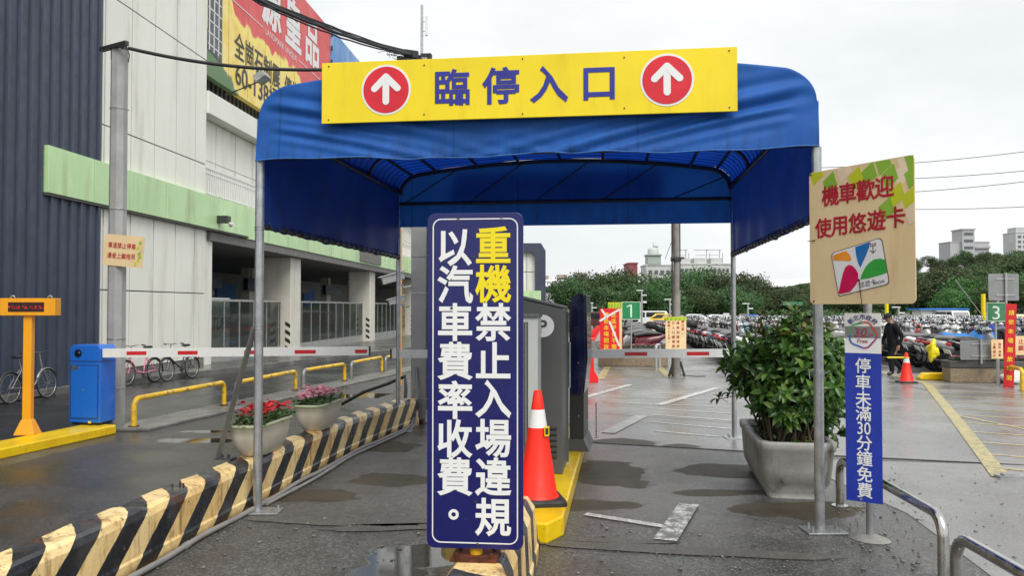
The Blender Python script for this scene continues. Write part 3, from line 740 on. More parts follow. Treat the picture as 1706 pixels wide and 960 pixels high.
# ------------------------------------------------------------------ yellow board over the entry
def sign_frame(a, b, zc): # anchor points a (left), b (right) on the ground plan
    d = Vector((b[0]-a[0], b[1]-a[1])); return ((a[0]+b[0])/2, (a[1]+b[1])/2, zc), math.atan2(d.y, d.x), d.length
def on_canopy(x, y): 
    v = Matrix.Rotation(CA, 3, 'Z') @ Vector((x, y, 0)); return (FL.x + v.x, FL.y + v.y)
def xcan(px, y):   # canopy-local x of photo column px on the plane local y
    k = (px - 853) / F_PX; o = on_canopy(0, y); ux, uy = math.cos(CA), math.sin(CA)
    return (k*o[1] - o[0]) / (ux - k*uy)
xl, xr = xcan(534, -.13), xcan(1231, -.13)
loc, rz, SW = sign_frame(on_canopy(xl, -.13), on_canopy(xr, -.13), 0)
zl = (P(534, 101, on_canopy(xl, -.13)[1]).z + P(1231, 81, on_canopy(xr, -.13)[1]).z) / 2
zb = (P(534, 203, on_canopy(xl, -.13)[1]).z + P(1231, 188, on_canopy(xr, -.13)[1]).z) / 2
SH = zl - zb
M_ysign = pm('yellow_sign_sheet', srgb(238, 212, 14), .35, var=.05, vs_=1.2, dirt=srgb(190, 160, 20), dirt_amt=.35, dscale=(5, 5, 1))
M_nvtext = pm('navy_vinyl', srgb(38, 44, 140), .4)
M_redv = pm('red_vinyl', srgb(208, 24, 44), .4)
M_sheetback = pm('grey_sign_back', srgb(140, 142, 142), .4, .2)
S = thing('entry_board', 'long yellow board with two red arrow discs across the canopy front', 'sign', (loc[0], loc[1], (zl+zb)/2), rz)
mb = MB(); mb.bx(-SW/2, SW/2, 0, .02, -SH/2, SH/2); obj('board', mb, M_ysign, S, bevel=.003)
def lx(px): return xcan(px, -.13) - (xl + xr)/2
mb = MB(); fsz = .305
for ch, px in zip('臨停入口', (753, 834, 915, 999)): put_text(mb, ch, lx(px), .012, fsz, -.004, .024)
obj('lettering', mb, M_nvtext, S)
for px in (642, 1113):
    mb = MB(); mb.prism(circ(lx(px), .01, .205, 48), -.003, 0); mb.prism(circ(lx(px), .01, .188, 48), -.006, -.003, mi=1)
    xa = lx(px)
    for q, (a, b) in enumerate((((xa, -.085), (xa, .11)), ((xa - .095, .02), (xa, .115)), ((xa + .095, .02), (xa, .115)))): mb.prism(capsule(a, b, .055), -.009 - .0006*q, -.006)
    obj('arrow_disc', mb, [M_white, M_redv], S)
mb = MB()
for i in range(5):
    for s in (-1, 1): mb.cyl((-SW/2 + .06 + i*(SW-.12)/4, -.003, s*(SH/2 - .03 - .02*(i % 2))), .006, .006, 8, 'Y')
obj('screw', mb, M_dark, S)
mb = MB()
for i in (-1.2, 0, 1.2): mb.tube([(i, .01, 0), (i, .11, .02)], .012, 6)
obj('bracket', mb, M_dark, S)
# ================================================================== FOREGROUND SIGNS
M_signblue = pm('navy_enamel_sign', srgb(16, 18, 92), .24, var=.1, vs_=1.5, coat=.15, dirt=srgb(48, 50, 100), dirt_amt=.4, dscale=(6, 6, 1))
M_letter = pm('white_reflective_vinyl', srgb(228, 228, 226), .4, var=.02)
M_letter_y = pm('yellow_vinyl', srgb(236, 214, 20), .4, var=.02)
M_rust = pm('rusted_iron', srgb(96, 48, 26), .7, .3, var=.5, vs_=20, bmp=.5, bs_=80)
# ---- tall blue notice
DS = 4.15
bl, br = P(711, 913, DS + .03), P(872, 916, DS - .02); tl = P(711, 356, DS + .03)
loc, rz, SW = sign_frame((bl.x, bl.y), (br.x, br.y), 0); z0, z1 = bl.z, tl.z; SH = z1 - z0
S = thing('tall_notice_sign', 'tall navy notice board with two columns of white and yellow characters', 'sign', (loc[0], loc[1], z0), rz)
mb = MB(); mb.prism(rrect(SW, SH, .04, 0, SH/2), 0, .012); obj('board', mb, [M_signblue], S, bevel=.002)
mb = MB(); o_ = rrect(SW - .055, SH - .055, .045, 0, SH/2, 8); i_ = rrect(SW - .067, SH - .067, .039, 0, SH/2, 8); frame2d(mb, o_, i_, -.002, 0); obj('border_line', mb, M_letter, S)
sy = SH / 558.0
def zc(py): return (913 - py) * sy
def xc(px): return (px - 791.5) / 161.5 * SW
mb = MB()
ys_r = (409, 473, 537, 602, 664, 729, 793, 859)
for ch, py in zip('禁止入場違規', ys_r[2:]): put_text(mb, ch, xc(822), zc(py), .205, -.003, .023, wscale=.93)
for ch, py in zip('以汽車費率收費', (411, 474, 537, 602, 667, 731, 794)): put_text(mb, ch, xc(758), zc(py), .205, -.003, .023, wscale=.93)
n = 28; fo = circ(xc(756), zc(857), .027, n); fi = circ(xc(756), zc(857), .012, n); frame2d(mb, fo, fi, -.003, 0)
obj('white_lettering', mb, M_letter, S)
mb = MB()
for ch, py in zip('重機', ys_r[:2]): put_text(mb, ch, xc(822), zc(py), .205, -.003, .023, wscale=.93)
obj('yellow_lettering', mb, M_letter_y, S)
mb = MB()
for px, py in ((790, 428), (752, 514), (822, 525), (793, 835), (796, 905), (763, 363), (836, 362)): mb.cyl((xc(px), -.003, zc(py)), .007, .008, 10, 'Y')
obj('bolt', mb, M_dark, S)
mb = MB(); mb.tube([(0, .05, .0), (0, .05, SH - .1)], .03, 12); mb.tube([(0, .05, 0), (0, .05, -.06)], .034, 10, 1)
for z in (.25, .9, 1.55): mb.bx(-.16, .16, .012, .03, z - .02, z + .02)
obj('post', mb, [M_galv, pm('yellow_post_foot', srgb(215, 165, 20), .5, dirt=(.08,.03,.01), dirt_amt=.7)], S)
mb = MB(); mb.box((0, .03, -.043), (.24, .2, .012)); 
for sx in (-.09, .09): mb.cyl((sx, -.04, -.027), .012, .03, 8); mb.cyl((sx, .1, -.027), .012, .03, 8)
obj('foot_plate', mb, M_rust, S)
BLOCK_TOP = z0 - .05

# ---- beige card sign on the right front post
dL, dR = 5.93, 5.19
pl, pr = P(1350, 510, dL), P(1526, 503, dR); ptl = P(1347, 292, dL); ptr = P(1521, 253, dR)
loc, rz, SW = sign_frame((pl.x, pl.y), (pr.x, pr.y), 0); z0 = (pl.z + pr.z)/2; SH = (ptl.z + ptr.z)/2 - z0
M_beige = pm('faded_beige_sheet', srgb(232, 205, 160), .4, var=.04, vs_=1.5, dirt=srgb(196, 160, 110), dirt_amt=.4)
M_redtext = pm('crimson_vinyl', srgb(176, 28, 48), .4)
M_lime = pm('lime_print', srgb(198, 204, 40), .4); M_leafg = pm('leaf_green_print', srgb(140, 182, 60), .4); M_cream = pm('cream_print', srgb(238, 215, 185), .4)
S = thing('card_sign', 'beige square sign with red characters and a coloured card picture wired to the canopy post', 'sign', (loc[0], loc[1], z0), rz)
mb = MB(); mb.prism(rrect(SW, SH, .035, 0, SH/2), 0, .006); obj('board', mb, M_beige, S)
# lozenges of the printed band, clipped to the sheet
def clip_poly(poly, x0, x1, z0_, z1_):
    for ax, lim, sg in ((0, x0, 1), (0, x1, -1), (1, z0_, 1), (1, z1_, -1)):
        out = []
        for i in range(len(poly)):
            a, b = poly[i], poly[(i+1) % len(poly)]; da, db = (a[ax]-lim)*sg, (b[ax]-lim)*sg
            if da >= 0: out.append(a)
            if da*db < 0: t = da/(da-db); out.append((a[0]+(b[0]-a[0])*t, a[1]+(b[1]-a[1])*t))
        poly = out
        if not poly: return []
    return poly
W2 = SW/2
loz = [(-.36, .965, 0), (-.24, .88, 1), (-.12, .955, 2), (-.02, .885, 0), (.09, .90, 1), (.2, .96, 1), (.25, .86, 1), (.36, .97, 2), (.42, .96, 1), (.42, .84, 1), (.34, .86, 2), (.30, .73, 0), (.40, .69, 0), (.22, .64, 1), (.42, .60, 2)]
mb = MB()
for i, (cx, cz, mi) in enumerate(loz):
    a = .085; pts = [(cx - .03, cz - a), (cx + a*.75, cz - .02), (cx + .03, cz + a), (cx - a*.75, cz + .02)]
    q = clip_poly([(x * W2/.43, z*SH/.98) for x, z in pts], -W2 + .004, W2 - .004, 0, SH - .004)
    if len(q) > 2: mb.prism(q, -.0008 - .0002*(i % 5), 0, mi=mi)
obj('printed_band', mb, [M_lime, M_leafg, M_cream], S)
mb = MB()
def uv(px, py):  # sheet coordinates from the photograph's sheet corners
    u = (px - 1350) / 174; zt = 1 - 0; top = 292 - 39*u; bot = 510 - 7*u
    v = (bot - py) / (bot - top); s_ = u / (u + (1-u) * dL/dR) if False else u
    s_ = (u * dR / (dL + u*(dR - dL))) if False else u
    return (s_ - .5) * SW, v * SH
for ch, px, py in zip('機車歡迎', (1389, 1419, 1449, 1479), (327, 321, 315, 308)): x, z = uv(px, py); put_text(mb, ch, x, z, .155, -.004, .022, wscale=.98)
for ch, px, py in zip('使用悠遊卡', (1376, 1404, 1435, 1466, 1496), (382, 376, 371, 365, 359)): x, z = uv(px, py); put_text(mb, ch, x, z, .15, -.004, .022, wscale=.98)
obj('lettering', mb, M_redtext, S)
mb = MB()
def uvp(pts): return [uv(1330 + x/3.0957, 230 + y/3.0968) for x, y in pts]   # points taken on an enlargement
card = uvp([(225, 812), (190, 620), (192, 605), (205, 595), (425, 517), (438, 518), (446, 530), (475, 725), (474, 740), (462, 750), (245, 812), (232, 816)])[::1]
def ccw(p): 
    s = sum(p[i][0]*p[(i+1) % len(p)][1] - p[(i+1) % len(p)][0]*p[i][1] for i in range(len(p))); return p if s > 0 else p[::-1]
cxm = sum(p[0] for p in card)/len(card); czm = sum(p[1] for p in card)/len(card)
mb.prism(ccw([(cxm + (x-cxm)*1.03, czm + (z-czm)*1.03) for x, z in card]), -.0035, 0, mi=5)
mb.prism(ccw(card), -.0045, -.0035, mi=0)
for mi, pts in ((1, [(193, 612), (245, 590), (268, 585), (283, 600), (292, 620), (293, 632), (285, 636), (197, 637)]), (2, [(314, 562), (390, 532), (385, 560), (370, 600), (352, 640), (340, 668), (328, 645), (318, 605)]),
                (3, [(222, 808), (232, 765), (248, 700), (262, 668), (280, 655), (300, 660), (318, 680), (328, 700), (328, 735), (318, 755), (300, 778), (285, 795), (240, 808)]),
                (4, [(338, 730), (345, 705), (365, 665), (385, 640), (410, 622), (440, 617), (461, 622), (470, 690), (440, 702), (380, 722)])):
    mb.prism(ccw(uvp(pts)), -.0055, -.0045, mi=mi)
x, z = uv(1330 + 375/3.0957, 230 + 748/3.0968); put_text(mb, '悠遊卡', x, z, .045, -.006, .0, mi=5, rot=.17)
x, z = uv(1330 + 432/3.0957, 230 + 737/3.0968); put_text(mb, 'EasyCard', x, z, .03, -.006, .012, mi=5, rot=.17, fit=.08)
x, z = uv(1330 + 404/3.0957, 230 + 565/3.0968)
mb.prism(capsule((x, z - .03), (x, z + .035), .006), -.006, -.0045, mi=5); mb.prism(capsule((x - .02, z + .015), (x + .02, z + .018), .006), -.006, -.0045, mi=5)
for s in (-1, 1): mb.prism(capsule((x, z - .032), (x + s*.022, z - .014), .006), -.006, -.0045, mi=5); mb.prism(circ(x + s*.017, z + .03, .007, 10), -.006, -.0045, mi=3)
obj('card_picture', mb, [M_white, pm('orange_print', srgb(240, 150, 50), .35), pm('blue_print_ink', srgb(40, 110, 180), .35), pm('magenta_print', srgb(205, 20, 84), .35), pm('green_print', srgb(58, 160, 62), .35), pm('grey_print', srgb(92, 78, 88), .4)], S)
mb = MB()
for px, py in ((1354, 295), (1431, 311), (1359, 404), (1437, 467), (1357, 505)): x, z = uv(px, py); mb.cyl((x, -.004, z), .010 if py in (311, 467) else .006, .007, 10, 'Y')
x, z = uv(1437, 467); mb.tube([(x, -.006, z), (x + .02, -.012, .05), (x + .02, .0, -.01), (x + .02, .12, .02)], .0028, 5)
x, z = uv(1359, 404); mb.tube([(x, -.006, z), (-W2 - .01, -.01, z), (-W2 + .0, .1, z)], .0025, 5)
obj('wire_tie', mb, M_rust, S)
mb = MB(); mb.bx(-.2, .2, .006, .022, .35, .38); mb.tube([(-W2 + .03, .015, .36), (-W2 + .02, .10, .36)], .008, 6); mb.tube([(.05, .02, .36), (.0, .36, .36)], .008, 6); obj('bracket', mb, M_galv, S)

# ---- thirty minute sign on its own post
pb = G(1450, 900)
dl, dr = 5.80, 5.66
a, b = P(1410, 833, dl), P(1471, 842, dr); t_ = P(1408, 522, dl); t2 = P(1470, 522, dr)
loc, rz, SW = sign_frame((a.x, a.y), (b.x, b.y), 0); z0 = (a.z + b.z)/2; SH = (t_.z + t2.z)/2 - z0
S = thing('free_parking_sign', 'narrow white and blue vertical sign on a steel post beside the potted shrub', 'sign', (loc[0], loc[1], z0), rz)
M_royal = pm('royal_blue_sheet', srgb(28, 52, 160), .3, var=.08, dirt=srgb(20, 38, 120), dirt_amt=.5, dscale=(8, 8, 1))
mb = MB(); mb.bx(-SW/2, SW/2, 0, .006, 0, SH * .787); mb.bx(-SW/2, SW/2, 0, .006, SH * .787, SH, 1); obj('board', mb, [M_royal, M_letter], S)
def zz(py): return (842 - py) / 320 * SH
mb = MB()
for ch, py in zip('停車未滿', (611, 639, 667, 692)): put_text(mb, ch, 0, zz(py), .115, -.003, .012, wscale=.95)
put_text(mb, '30', .003, zz(716), .125, -.003, .006, fit=.088)
for ch, py in zip('分鐘免費', (742, 768, 795, 822)): put_text(mb, ch, .004, zz(py), .115, -.003, .012, wscale=.95)
obj('lettering', mb, M_letter, S)
mb = MB(); zr = zz(559); n = 60
def lob(r0): return [((r0 + .005*math.cos(5*q + .3))*math.cos(q), zr + (r0 + .005*math.cos(5*q + .3))*math.sin(q)) for q in [2*math.pi*i/n for i in range(n)]]
fo, fi = lob(.096), lob(.084)
cols = [2, 3, 0, 1]
for i in range(n):
    j = (i+1) % n; mb.add([(fo[i][0], -.003, fo[i][1]), (fo[j][0], -.003, fo[j][1]), (fi[j][0], -.003, fi[j][1]), (fi[i][0], -.003, fi[i][1])], [(3, 2, 1, 0)], cols[int(i/15) % 4])
put_text(mb, '30', -.012, zr + .022, .085, -.003, .0, mi=4, fit=.085, shear=.15); put_text(mb, 'min', .055, zr + .005, .025, -.003, .0, mi=4)
mb.prism(capsule((-.05, zr - .012), (.05, zr - .012), .004), -.003, 0, mi=4); put_text(mb, 'Free', 0, zr - .042, .04, -.003, .01, mi=4, shear=.15)
for i, ch in enumerate('新北市政府'):
    q = R(132 - i*21); put_text(mb, ch, .118*math.cos(q), zr + .005 + .125*math.sin(q), .042, -.003, .02, mi=5, rot=q - math.pi/2)
obj('emblem', mb, [pm('ring_blue', srgb(60, 90, 170), .4), pm('ring_purple', srgb(150, 60, 110), .4), pm('ring_red', srgb(200, 70, 60), .4), pm('ring_green', srgb(70, 150, 90), .4), pm('wine_print', srgb(150, 40, 60), .4), pm('navy_print', srgb(40, 44, 110), .4)], S)
mb = MB(); mb.bx(-SW/2 + .002, SW/2 - .002, -.0025, -.0005, SH*.868, SH*.93); obj('tape_strip', mb, glass_mat('clear_tape', (.75, .75, .75), .12, (.4, .4, .38)), S)
mb = MB(); M3 = Matrix.Rotation(-rz, 3, 'Z'); v = M3 @ (Vector((pb.x, pb.y, 0)) - Vector((loc[0], loc[1], 0)))
mb.tube([(v.x, v.y, -z0), (v.x, v.y, 1.98 - z0)], .028, 14); mb.tube([(v.x, v.y, -z0 + .03), (v.x, v.y, -z0 + .05)], .03, 14)
for q in (.08, SH - .06): mb.cyl((-.02 if q < .5 else -.01, -.004, q - .06 if q < .5 else q), .009, .01, 10, 'Y'); mb.tube([(v.x, v.y, q), (0, .004, q)], .01, 6)
obj('post', mb, M_galv, S)
mb = MB(); mb.loft([[(v.x + r_*math.cos(q), v.y + r_*.8*math.sin(q), -z0 + h) for q in [2*math.pi*i/18 for i in range(18)]] for r_, h in ((.14, .002), (.12, .018), (.07, .034), (.03, .04))]); obj('mortar_foot', mb, M_conc, S)

# ---- small notice on the left concrete pole, and the pole
lp = G(192, 711)
T = thing('concrete_pole', 'grey concrete utility pole with a steel arm beside the blue barrier box', 'pole', (lp.x, lp.y, 0), R(-10))
ZT = P(192, 84, lp.y).z
mb = MB(); n = 8
mb.loft([[Vector((r_*math.cos(R(22.5) + 2*math.pi*i/n), r_*math.sin(R(22.5) + 2*math.pi*i/n), z)) for i in range(n)] for r_, z in ((.128, 0), (.115, ZT))], smooth=False)
M_pole = pm('grey_pole_concrete', (.34, .34, .335), .55, var=.12, vs_=3, dirt=(.12, .12, .115), dirt_amt=.5, dscale=(6, 6, .6), bmp=.2)
obj('shaft', mb, M_pole, T)
mb = MB()
for z in (.55, 1.25, 3.1, 4.55): mb.torus((0, 0, z), .126, .004, 'Z', 24, 5)
obj('wire_band', mb, M_galv, T)
mb = MB(); mb.box((-.02, -.1, ZT + .03), (.06, .6, .06), rz=R(70)); mb.box((0.08, -.02, ZT + .05), (.05, .08, .1)); mb.tube([(-.13, 0, ZT - .12), (-.13, 0, ZT - .0), (-.05, -.05, ZT + .05)], .012, 6); mb.tube([(.14, -.05, ZT + .06), (.2, -.06, ZT - .1), (.18, -.06, ZT - .2)], .008, 5)
obj('cable_arm', mb, M_dark, T)
d = lp.y - .16
a, b = P(170, 441, d + .06), P(237, 447, d - .03); t_ = P(171, 388, d + .06); t2 = P(238, 396, d - .03)
loc, rz, SW = sign_frame((a.x, a.y), (b.x, b.y), 0); z0 = (a.z + b.z)/2; SH = (t_.z + t2.z)/2 - z0
S = thing('tow_warning_sign', 'small beige notice with two red lines fixed to the concrete pole', 'sign', (loc[0], loc[1], z0), rz)
tilt = math.atan2((b.z - a.z), SW)
mb = MB(); mb.prism(rrect(SW, SH, .03, 0, SH/2), 0, .005); mb.box((0, .03, SH*.5), (.2, .05, .03)); obj('board', mb, M_beige, S)
mb = MB(); put_text(mb, '車道禁止停車', -.03, SH*.66, .088, -.003, .012, fit=.43); put_text(mb, '違者上鎖拖吊', -.03, SH*.33, .088, -.003, .012, fit=.43); obj('lettering', mb, M_redtext, S)
mb = MB()
for i, (cx, cz) in enumerate(((.24, .1), (.25, .2), (.22, .28), (.25, .35), (.20, .05), (.26, .15))): mb.prism([(cx - .02, cz - .035), (cx + .02, cz - .01), (cx + .01, cz + .03), (cx - .025, cz + .01)], -.002 - .0002*i, 0, mi=i % 2)
obj('printed_band', mb, [M_lime, M_leafg], S)
for o in [S]: o.rotation_euler = (0, -tilt, rz)
# ================================================================== STRIPED CONCRETE BARRIERS
def stripe_mat(name, period, phase, kz, hw, duty=.52):
    m, nt, b = new_mat(name); tc_ = objvec(nt); sp = N(nt, 'ShaderNodeSeparateXYZ'); nt.links.new(tc_, sp.inputs[0])
    un = math_(nt, 'MULTIPLY', math_(nt, 'SUBTRACT', math_(nt, 'ADD', sp.outputs[2], hw), sp.outputs[0]), kz)
    jit = math_(nt, 'MULTIPLY', math_(nt, 'SUBTRACT', noise_node(nt, 7, 3, .6, tc_), .5), .035)
    s_ = math_(nt, 'ADD', math_(nt, 'SUBTRACT', sp.outputs[1], un), jit)
    fr = math_(nt, 'FRACT', math_(nt, 'ADD', math_(nt, 'DIVIDE', s_, period), phase))
    k = ramp(nt, fr, duty - .008, duty + .008, 0, 1); k2 = ramp(nt, fr, .0, .016, 1, 0); k = math_(nt, 'MAXIMUM', k, k2)   # 1 = black
    yel = mixc(nt, ramp(nt, noise_node(nt, 1.7, 5, .65, tc_), .35, .72), srgb(246, 220, 160), srgb(226, 186, 116))
    yel = mixc(nt, ramp(nt, noise_node(nt, 1, 6, .7, objvec(nt, (14, 14, 3))), .48, .70, 0, .8), yel, srgb(150, 108, 60))
    yel = mixc(nt, ramp(nt, noise_node(nt, 38, 2, .6, tc_), .69, .73, 0, .85), yel, (.05, .035, .022))
    blk = mixc(nt, ramp(nt, noise_node(nt, 5, 5, .65, tc_), .4, .7), (.014, .015, .019), (.045, .046, .05))
    c = mixc(nt, k, yel, blk)
    chip = ramp(nt, noise_node(nt, 6.5, 7, .75, tc_), .62, .66, 0, .85)
    c = mixc(nt, chip, c, (.16, .14, .115))
    # rust runs and grime low down
    rs = math_(nt, 'MULTIPLY', ramp(nt, noise_node(nt, 1, 4, .6, objvec(nt, (3.0, 3.0, .5))), .56, .66), ramp(nt, noise_node(nt, 1, 6, .7, objvec(nt, (20, 20, 2.2))), .38, .58))
    c = mixc(nt, math_(nt, 'MULTIPLY', rs, .9), c, srgb(104, 52, 20))
    low = ramp(nt, math_(nt, 'ADD', sp.outputs[2], math_(nt, 'MULTIPLY', noise_node(nt, 8, 4, .6, tc_), .08)), .11, .05, 0, .55)
    c = mixc(nt, low, c, srgb(120, 92, 50))
    nt.links.new(c, b.inputs['Base Color'])
    nt.links.new(ramp(nt, noise_node(nt, 6, 4, .6, tc_), .35, .7, .2, .5), b.inputs['Roughness'])
    bump(nt, b, math_(nt, 'ADD', noise_node(nt, 14, 5, .7, tc_), math_(nt, 'MULTIPLY', chip, -.6)), .4, .012); return m
bA, bB = Vector((-2.55, 5.08)), Vector((-2.03, 9.23)); bdir = (bB - bA).normalized(); BRZ = -math.atan2(bdir.x, bdir.y)
PER = .49; bs0 = bA - bdir * 2.18; BH = .385; HW = .15
M_bar = stripe_mat('black_and_cream_stripes', PER, 0.0, 1.15, HW)
def bcurve(s): return 0 if s < 6.0 else .040 * (s - 6.0) ** 1.7
def barrier_block(name, label, s0, s1, group):
    o = bs0 + bdir * s0; mb = MB(); n = 26
    sec = [(HW, 0), (HW, .085), (HW - .012, .10), (HW - .012, BH - .055), (HW - .03, BH - .015), (HW - .065, BH), (-HW + .065, BH), (-HW + .03, BH - .015), (-HW + .012, BH - .055), (-HW, .1), (-HW, 0)]
    rings = []
    for i in range(n + 1):
        s = s0 + (s1 - s0) * i / n; e = .012 if i in (0, n) else 0
        rings.append([Vector((x * (1 - e*3) + bcurve(s) + .006*mnoise.noise((s*6, x*9, z*9)), s - s0, z - (e if z > .2 else 0) + (.010*mnoise.noise((s*4.5, x*8, 4)) if z > .2 else 0))) for x, z in sec])
    mb.loft(rings, smooth=False)
    b_ = obj(name, mb, M_bar, None); b_.location = (o.x, o.y, 0); b_.rotation_euler = (0, 0, BRZ)
    return tag(b_, label, 'barrier', group)
gB = 'striped concrete lane barriers'
cuts = [0, 5*PER, 10*PER, 14*PER, 18*PER]
barrier_block('concrete_barrier', 'black and cream striped concrete barrier cut by the lower frame edge, rust streaked', cuts[0], cuts[1] - .008, gB)
barrier_block('concrete_barrier', 'black and cream striped concrete barrier carrying the red flower planter', cuts[1], cuts[2] - .008, gB)
barrier_block('concrete_barrier', 'black and cream striped concrete barrier under the pink flower planter', cuts[2], cuts[3] - .008, gB)
barrier_block('concrete_barrier', 'black and cream striped concrete barrier at the far bend beside the orange post', cuts[3], cuts[4], gB)
def bpt(s, x, z): v = bs0 + bdir*s; nrm = Vector((bdir.y, -bdir.x)); q = x + bcurve(s); return Vector((v.x + nrm.x*q, v.y + nrm.y*q, z))
# loose bolts left in the barrier top
mb = MB()
for s, x in ((2.95, -.02), (2.98, .05), (3.02, .0), (4.25, .02), (4.3, .06)): p = bpt(s, x, BH); mb.cyl((p.x, p.y, p.z + .012), .006, .03, 6)
t = obj('anchor_bolts', mb, M_rust); tag(t, 'rusty anchor bolts sticking out of the striped barrier top', 'bolts')
# sign block in the middle
M_bar2 = stripe_mat('black_and_cream_block_stripes', .40, .28, .55, .22, .55)
blk = thing('sign_block', 'black and cream striped concrete block under the tall navy notice board', 'barrier', (-.213, 3.70, 0), R(-6.4))
mb = MB(); Hb = BLOCK_TOP; sec = lambda w_, h: [(w_, 0), (w_, .09), (w_ - .012, .105), (w_ - .035, h - .07), (w_ - .085, h), (-w_ + .085, h), (-w_ + .035, h - .07), (-w_ + .012, .105), (-w_, .09), (-w_, 0)][:10]
rings = []
for y, w_, h in ((0, .15, Hb*.62), (.06, .18, Hb*.8), (.2, .2, Hb), (.6, .2, Hb), (1.1, .2, Hb), (1.6, .2, Hb), (1.86, .2, Hb*.99), (1.90, .19, Hb*.96)): rings.append([Vector((x + .006*mnoise.noise((y*5, z*7, x)), y, z)) for x, z in sec(w_, h)])
mb.loft(rings, smooth=False); obj('block', mb, M_bar2, blk, bevel=.008)

# grey conduits along the barrier foot
M_pvc = pm('grey_conduit', (.26, .255, .245), .5, var=.15, dirt=(.12, .1, .08), dirt_amt=.5, dscale=(3, 3, 3))
pts = [bpt(s/4, HW + .045 + .012*math.sin(s*.9), .024 + .004*math.sin(s*1.7)) for s in range(0, 34)]
q = pts[-1]; pts += [q + Vector((.04, .25, .02)), q + Vector((.05, .5, .14)), q + Vector((.03, .7, .35)), q + Vector((.02, .8, .8))]
mb = MB(); mb.tube(pts, .021, 10)
for s in (6, 11, 16, 22, 27): mb.tube([pts[s], pts[s] + (pts[s+1] - pts[s]) * .25], .026, 10)
tag(obj('conduit', mb, M_pvc), 'long grey conduit lying along the foot of the striped barriers', 'conduit')
pts = [bpt(s/4, HW + .10 + .015*math.sin(s*.7), .018) for s in range(16, 34)]; q = pts[-1]
pts += [q + Vector((.03, .3, .03)), q + Vector((.02, .55, .2)), q + Vector((0, .7, .8))]
mb = MB(); mb.tube(pts, .016, 8)
for s in (2, 6, 10, 14): mb.tube([pts[s], pts[s] + (pts[s+1] - pts[s]) * .4], .02, 8)
tag(obj('conduit', mb, M_pvc), 'thinner broken grey conduit beside the long one near the far barriers', 'conduit')
e = G(668, 690); mb = MB(); mb.tube([e + Vector((.06, 0, .05)), e + Vector((.04, .3, .35)), e + Vector((0, .5, .55)), e + Vector((-.3, .55, .42)), e + Vector((-.7, .6, .28)), e + Vector((-1.1, .8, .06)), e + Vector((-1.5, 1.0, .02))], .028, 10)
tag(obj('cable_loop', mb, M_black), 'black cable looping over the far barrier end by the orange post', 'cable')

# angle strut bracing the left post
a, b = bpt(4.05 - .0, -.02, BH + .005), Vector((FL.x - .03, FL.y - .02, 1.53)); a = G(362, 767, BH); a = Vector((a.x, a.y, BH + .004))
t = thing('angle_strut', 'grey steel angle strut leaning from the striped barrier to the canopy post', 'strut', a, 0)
mb = MB(); d = b - a; q = d.to_track_quat('Z', 'Y').to_matrix().to_4x4(); L = d.length
mb.box((0, 0, L/2), (.055, .006, L), M=q); mb.box((.026, .028, L/2), (.006, .05, L), M=q); obj('bar', mb, pm('weathered_steel', (.24, .235, .225), .5, .4, var=.2), t)
mb = MB(); mb.box((.06, .02, .008), (.16, .11, .01), R(-8)); mb.cyl((.09, .02, .025), .012, .035, 8); mb.cyl((.03, .04, .022), .01, .03, 8); obj('foot_plate', mb, M_dark, t)

# ------------------------------------------------------------------ flower planters on the barrier
M_resin = pm('cream_resin_planter', srgb(206, 200, 184), .45, var=.05, dirt=srgb(140, 132, 112), dirt_amt=.5, dscale=(3, 3, .8))
M_rim = pm('mossy_planter_rim', srgb(176, 184, 150), .5, var=.1)
M_soil = pm('dark_soil', (.02, .015, .01), .9, bmp=.5)
def leaf_mat(name, c1, c2, c3, rough=.4, tl=.25):
    m, nt, b = new_mat(name); g = N(nt, 'ShaderNodeNewGeometry'); r_ = g.outputs['Random Per Island']
    n = N(nt, 'ShaderNodeValToRGB'); n.color_ramp.elements[0].color = (*c1, 1); n.color_ramp.elements[1].color = (*c3, 1); e = n.color_ramp.elements.new(.5); e.color = (*c2, 1)
    nt.links.new(r_, n.inputs[0]); nt.links.new(n.outputs[0], b.inputs['Base Color']); b.inputs['Roughness'].default_value = rough
    t_ = N(nt, 'ShaderNodeBsdfTranslucent'); nt.links.new(n.outputs[0], t_.inputs[0]); ms = N(nt, 'ShaderNodeMixShader'); ms.inputs[0].default_value = tl
    nt.links.new(b.outputs[0], ms.inputs[1]); nt.links.new(t_.outputs[0], ms.inputs[2]); nt.links.new(ms.outputs[0], nt.nodes['Material Output'].inputs['Surface']); return m
M_fleaf = leaf_mat('flower_leaves', (.03, .09, .02), (.06, .16, .03), (.10, .22, .05))
M_redfl = leaf_mat('red_petals', (.55, .01, .02), (.72, .02, .03), (.85, .06, .07), .45, .3)
M_pinkfl = leaf_mat('pink_petals', (.75, .18, .32), (.85, .35, .48), (.92, .55, .65), .45, .3)
def leaf(mb, base, dirv, up, L, wd, curl=.25, mi=0, fold=.15):
    d = dirv.normalized(); s = d.cross(up); 
    if s.length < 1e-4: s = d.cross(Vector((1, 0, 0)))
    s.normalize(); n = s.cross(d)
    c = [base, base + d*L*.35 + n*L*curl*.25, base + d*L*.7 + n*L*curl*.15, base + d*L - n*L*curl*.35]
    wv = [.12, 1, .8, .02]; vs = []
    for p, k in zip(c, wv): vs += [p - s*wd/2*k + n*wd*fold*k, p, p + s*wd/2*k + n*wd*fold*k]
    mb.add(vs, [(0,1,4,3),(1,2,5,4),(3,4,7,6),(4,5,8,7),(6,7,10,9),(7,8,11,10)], mi, True)
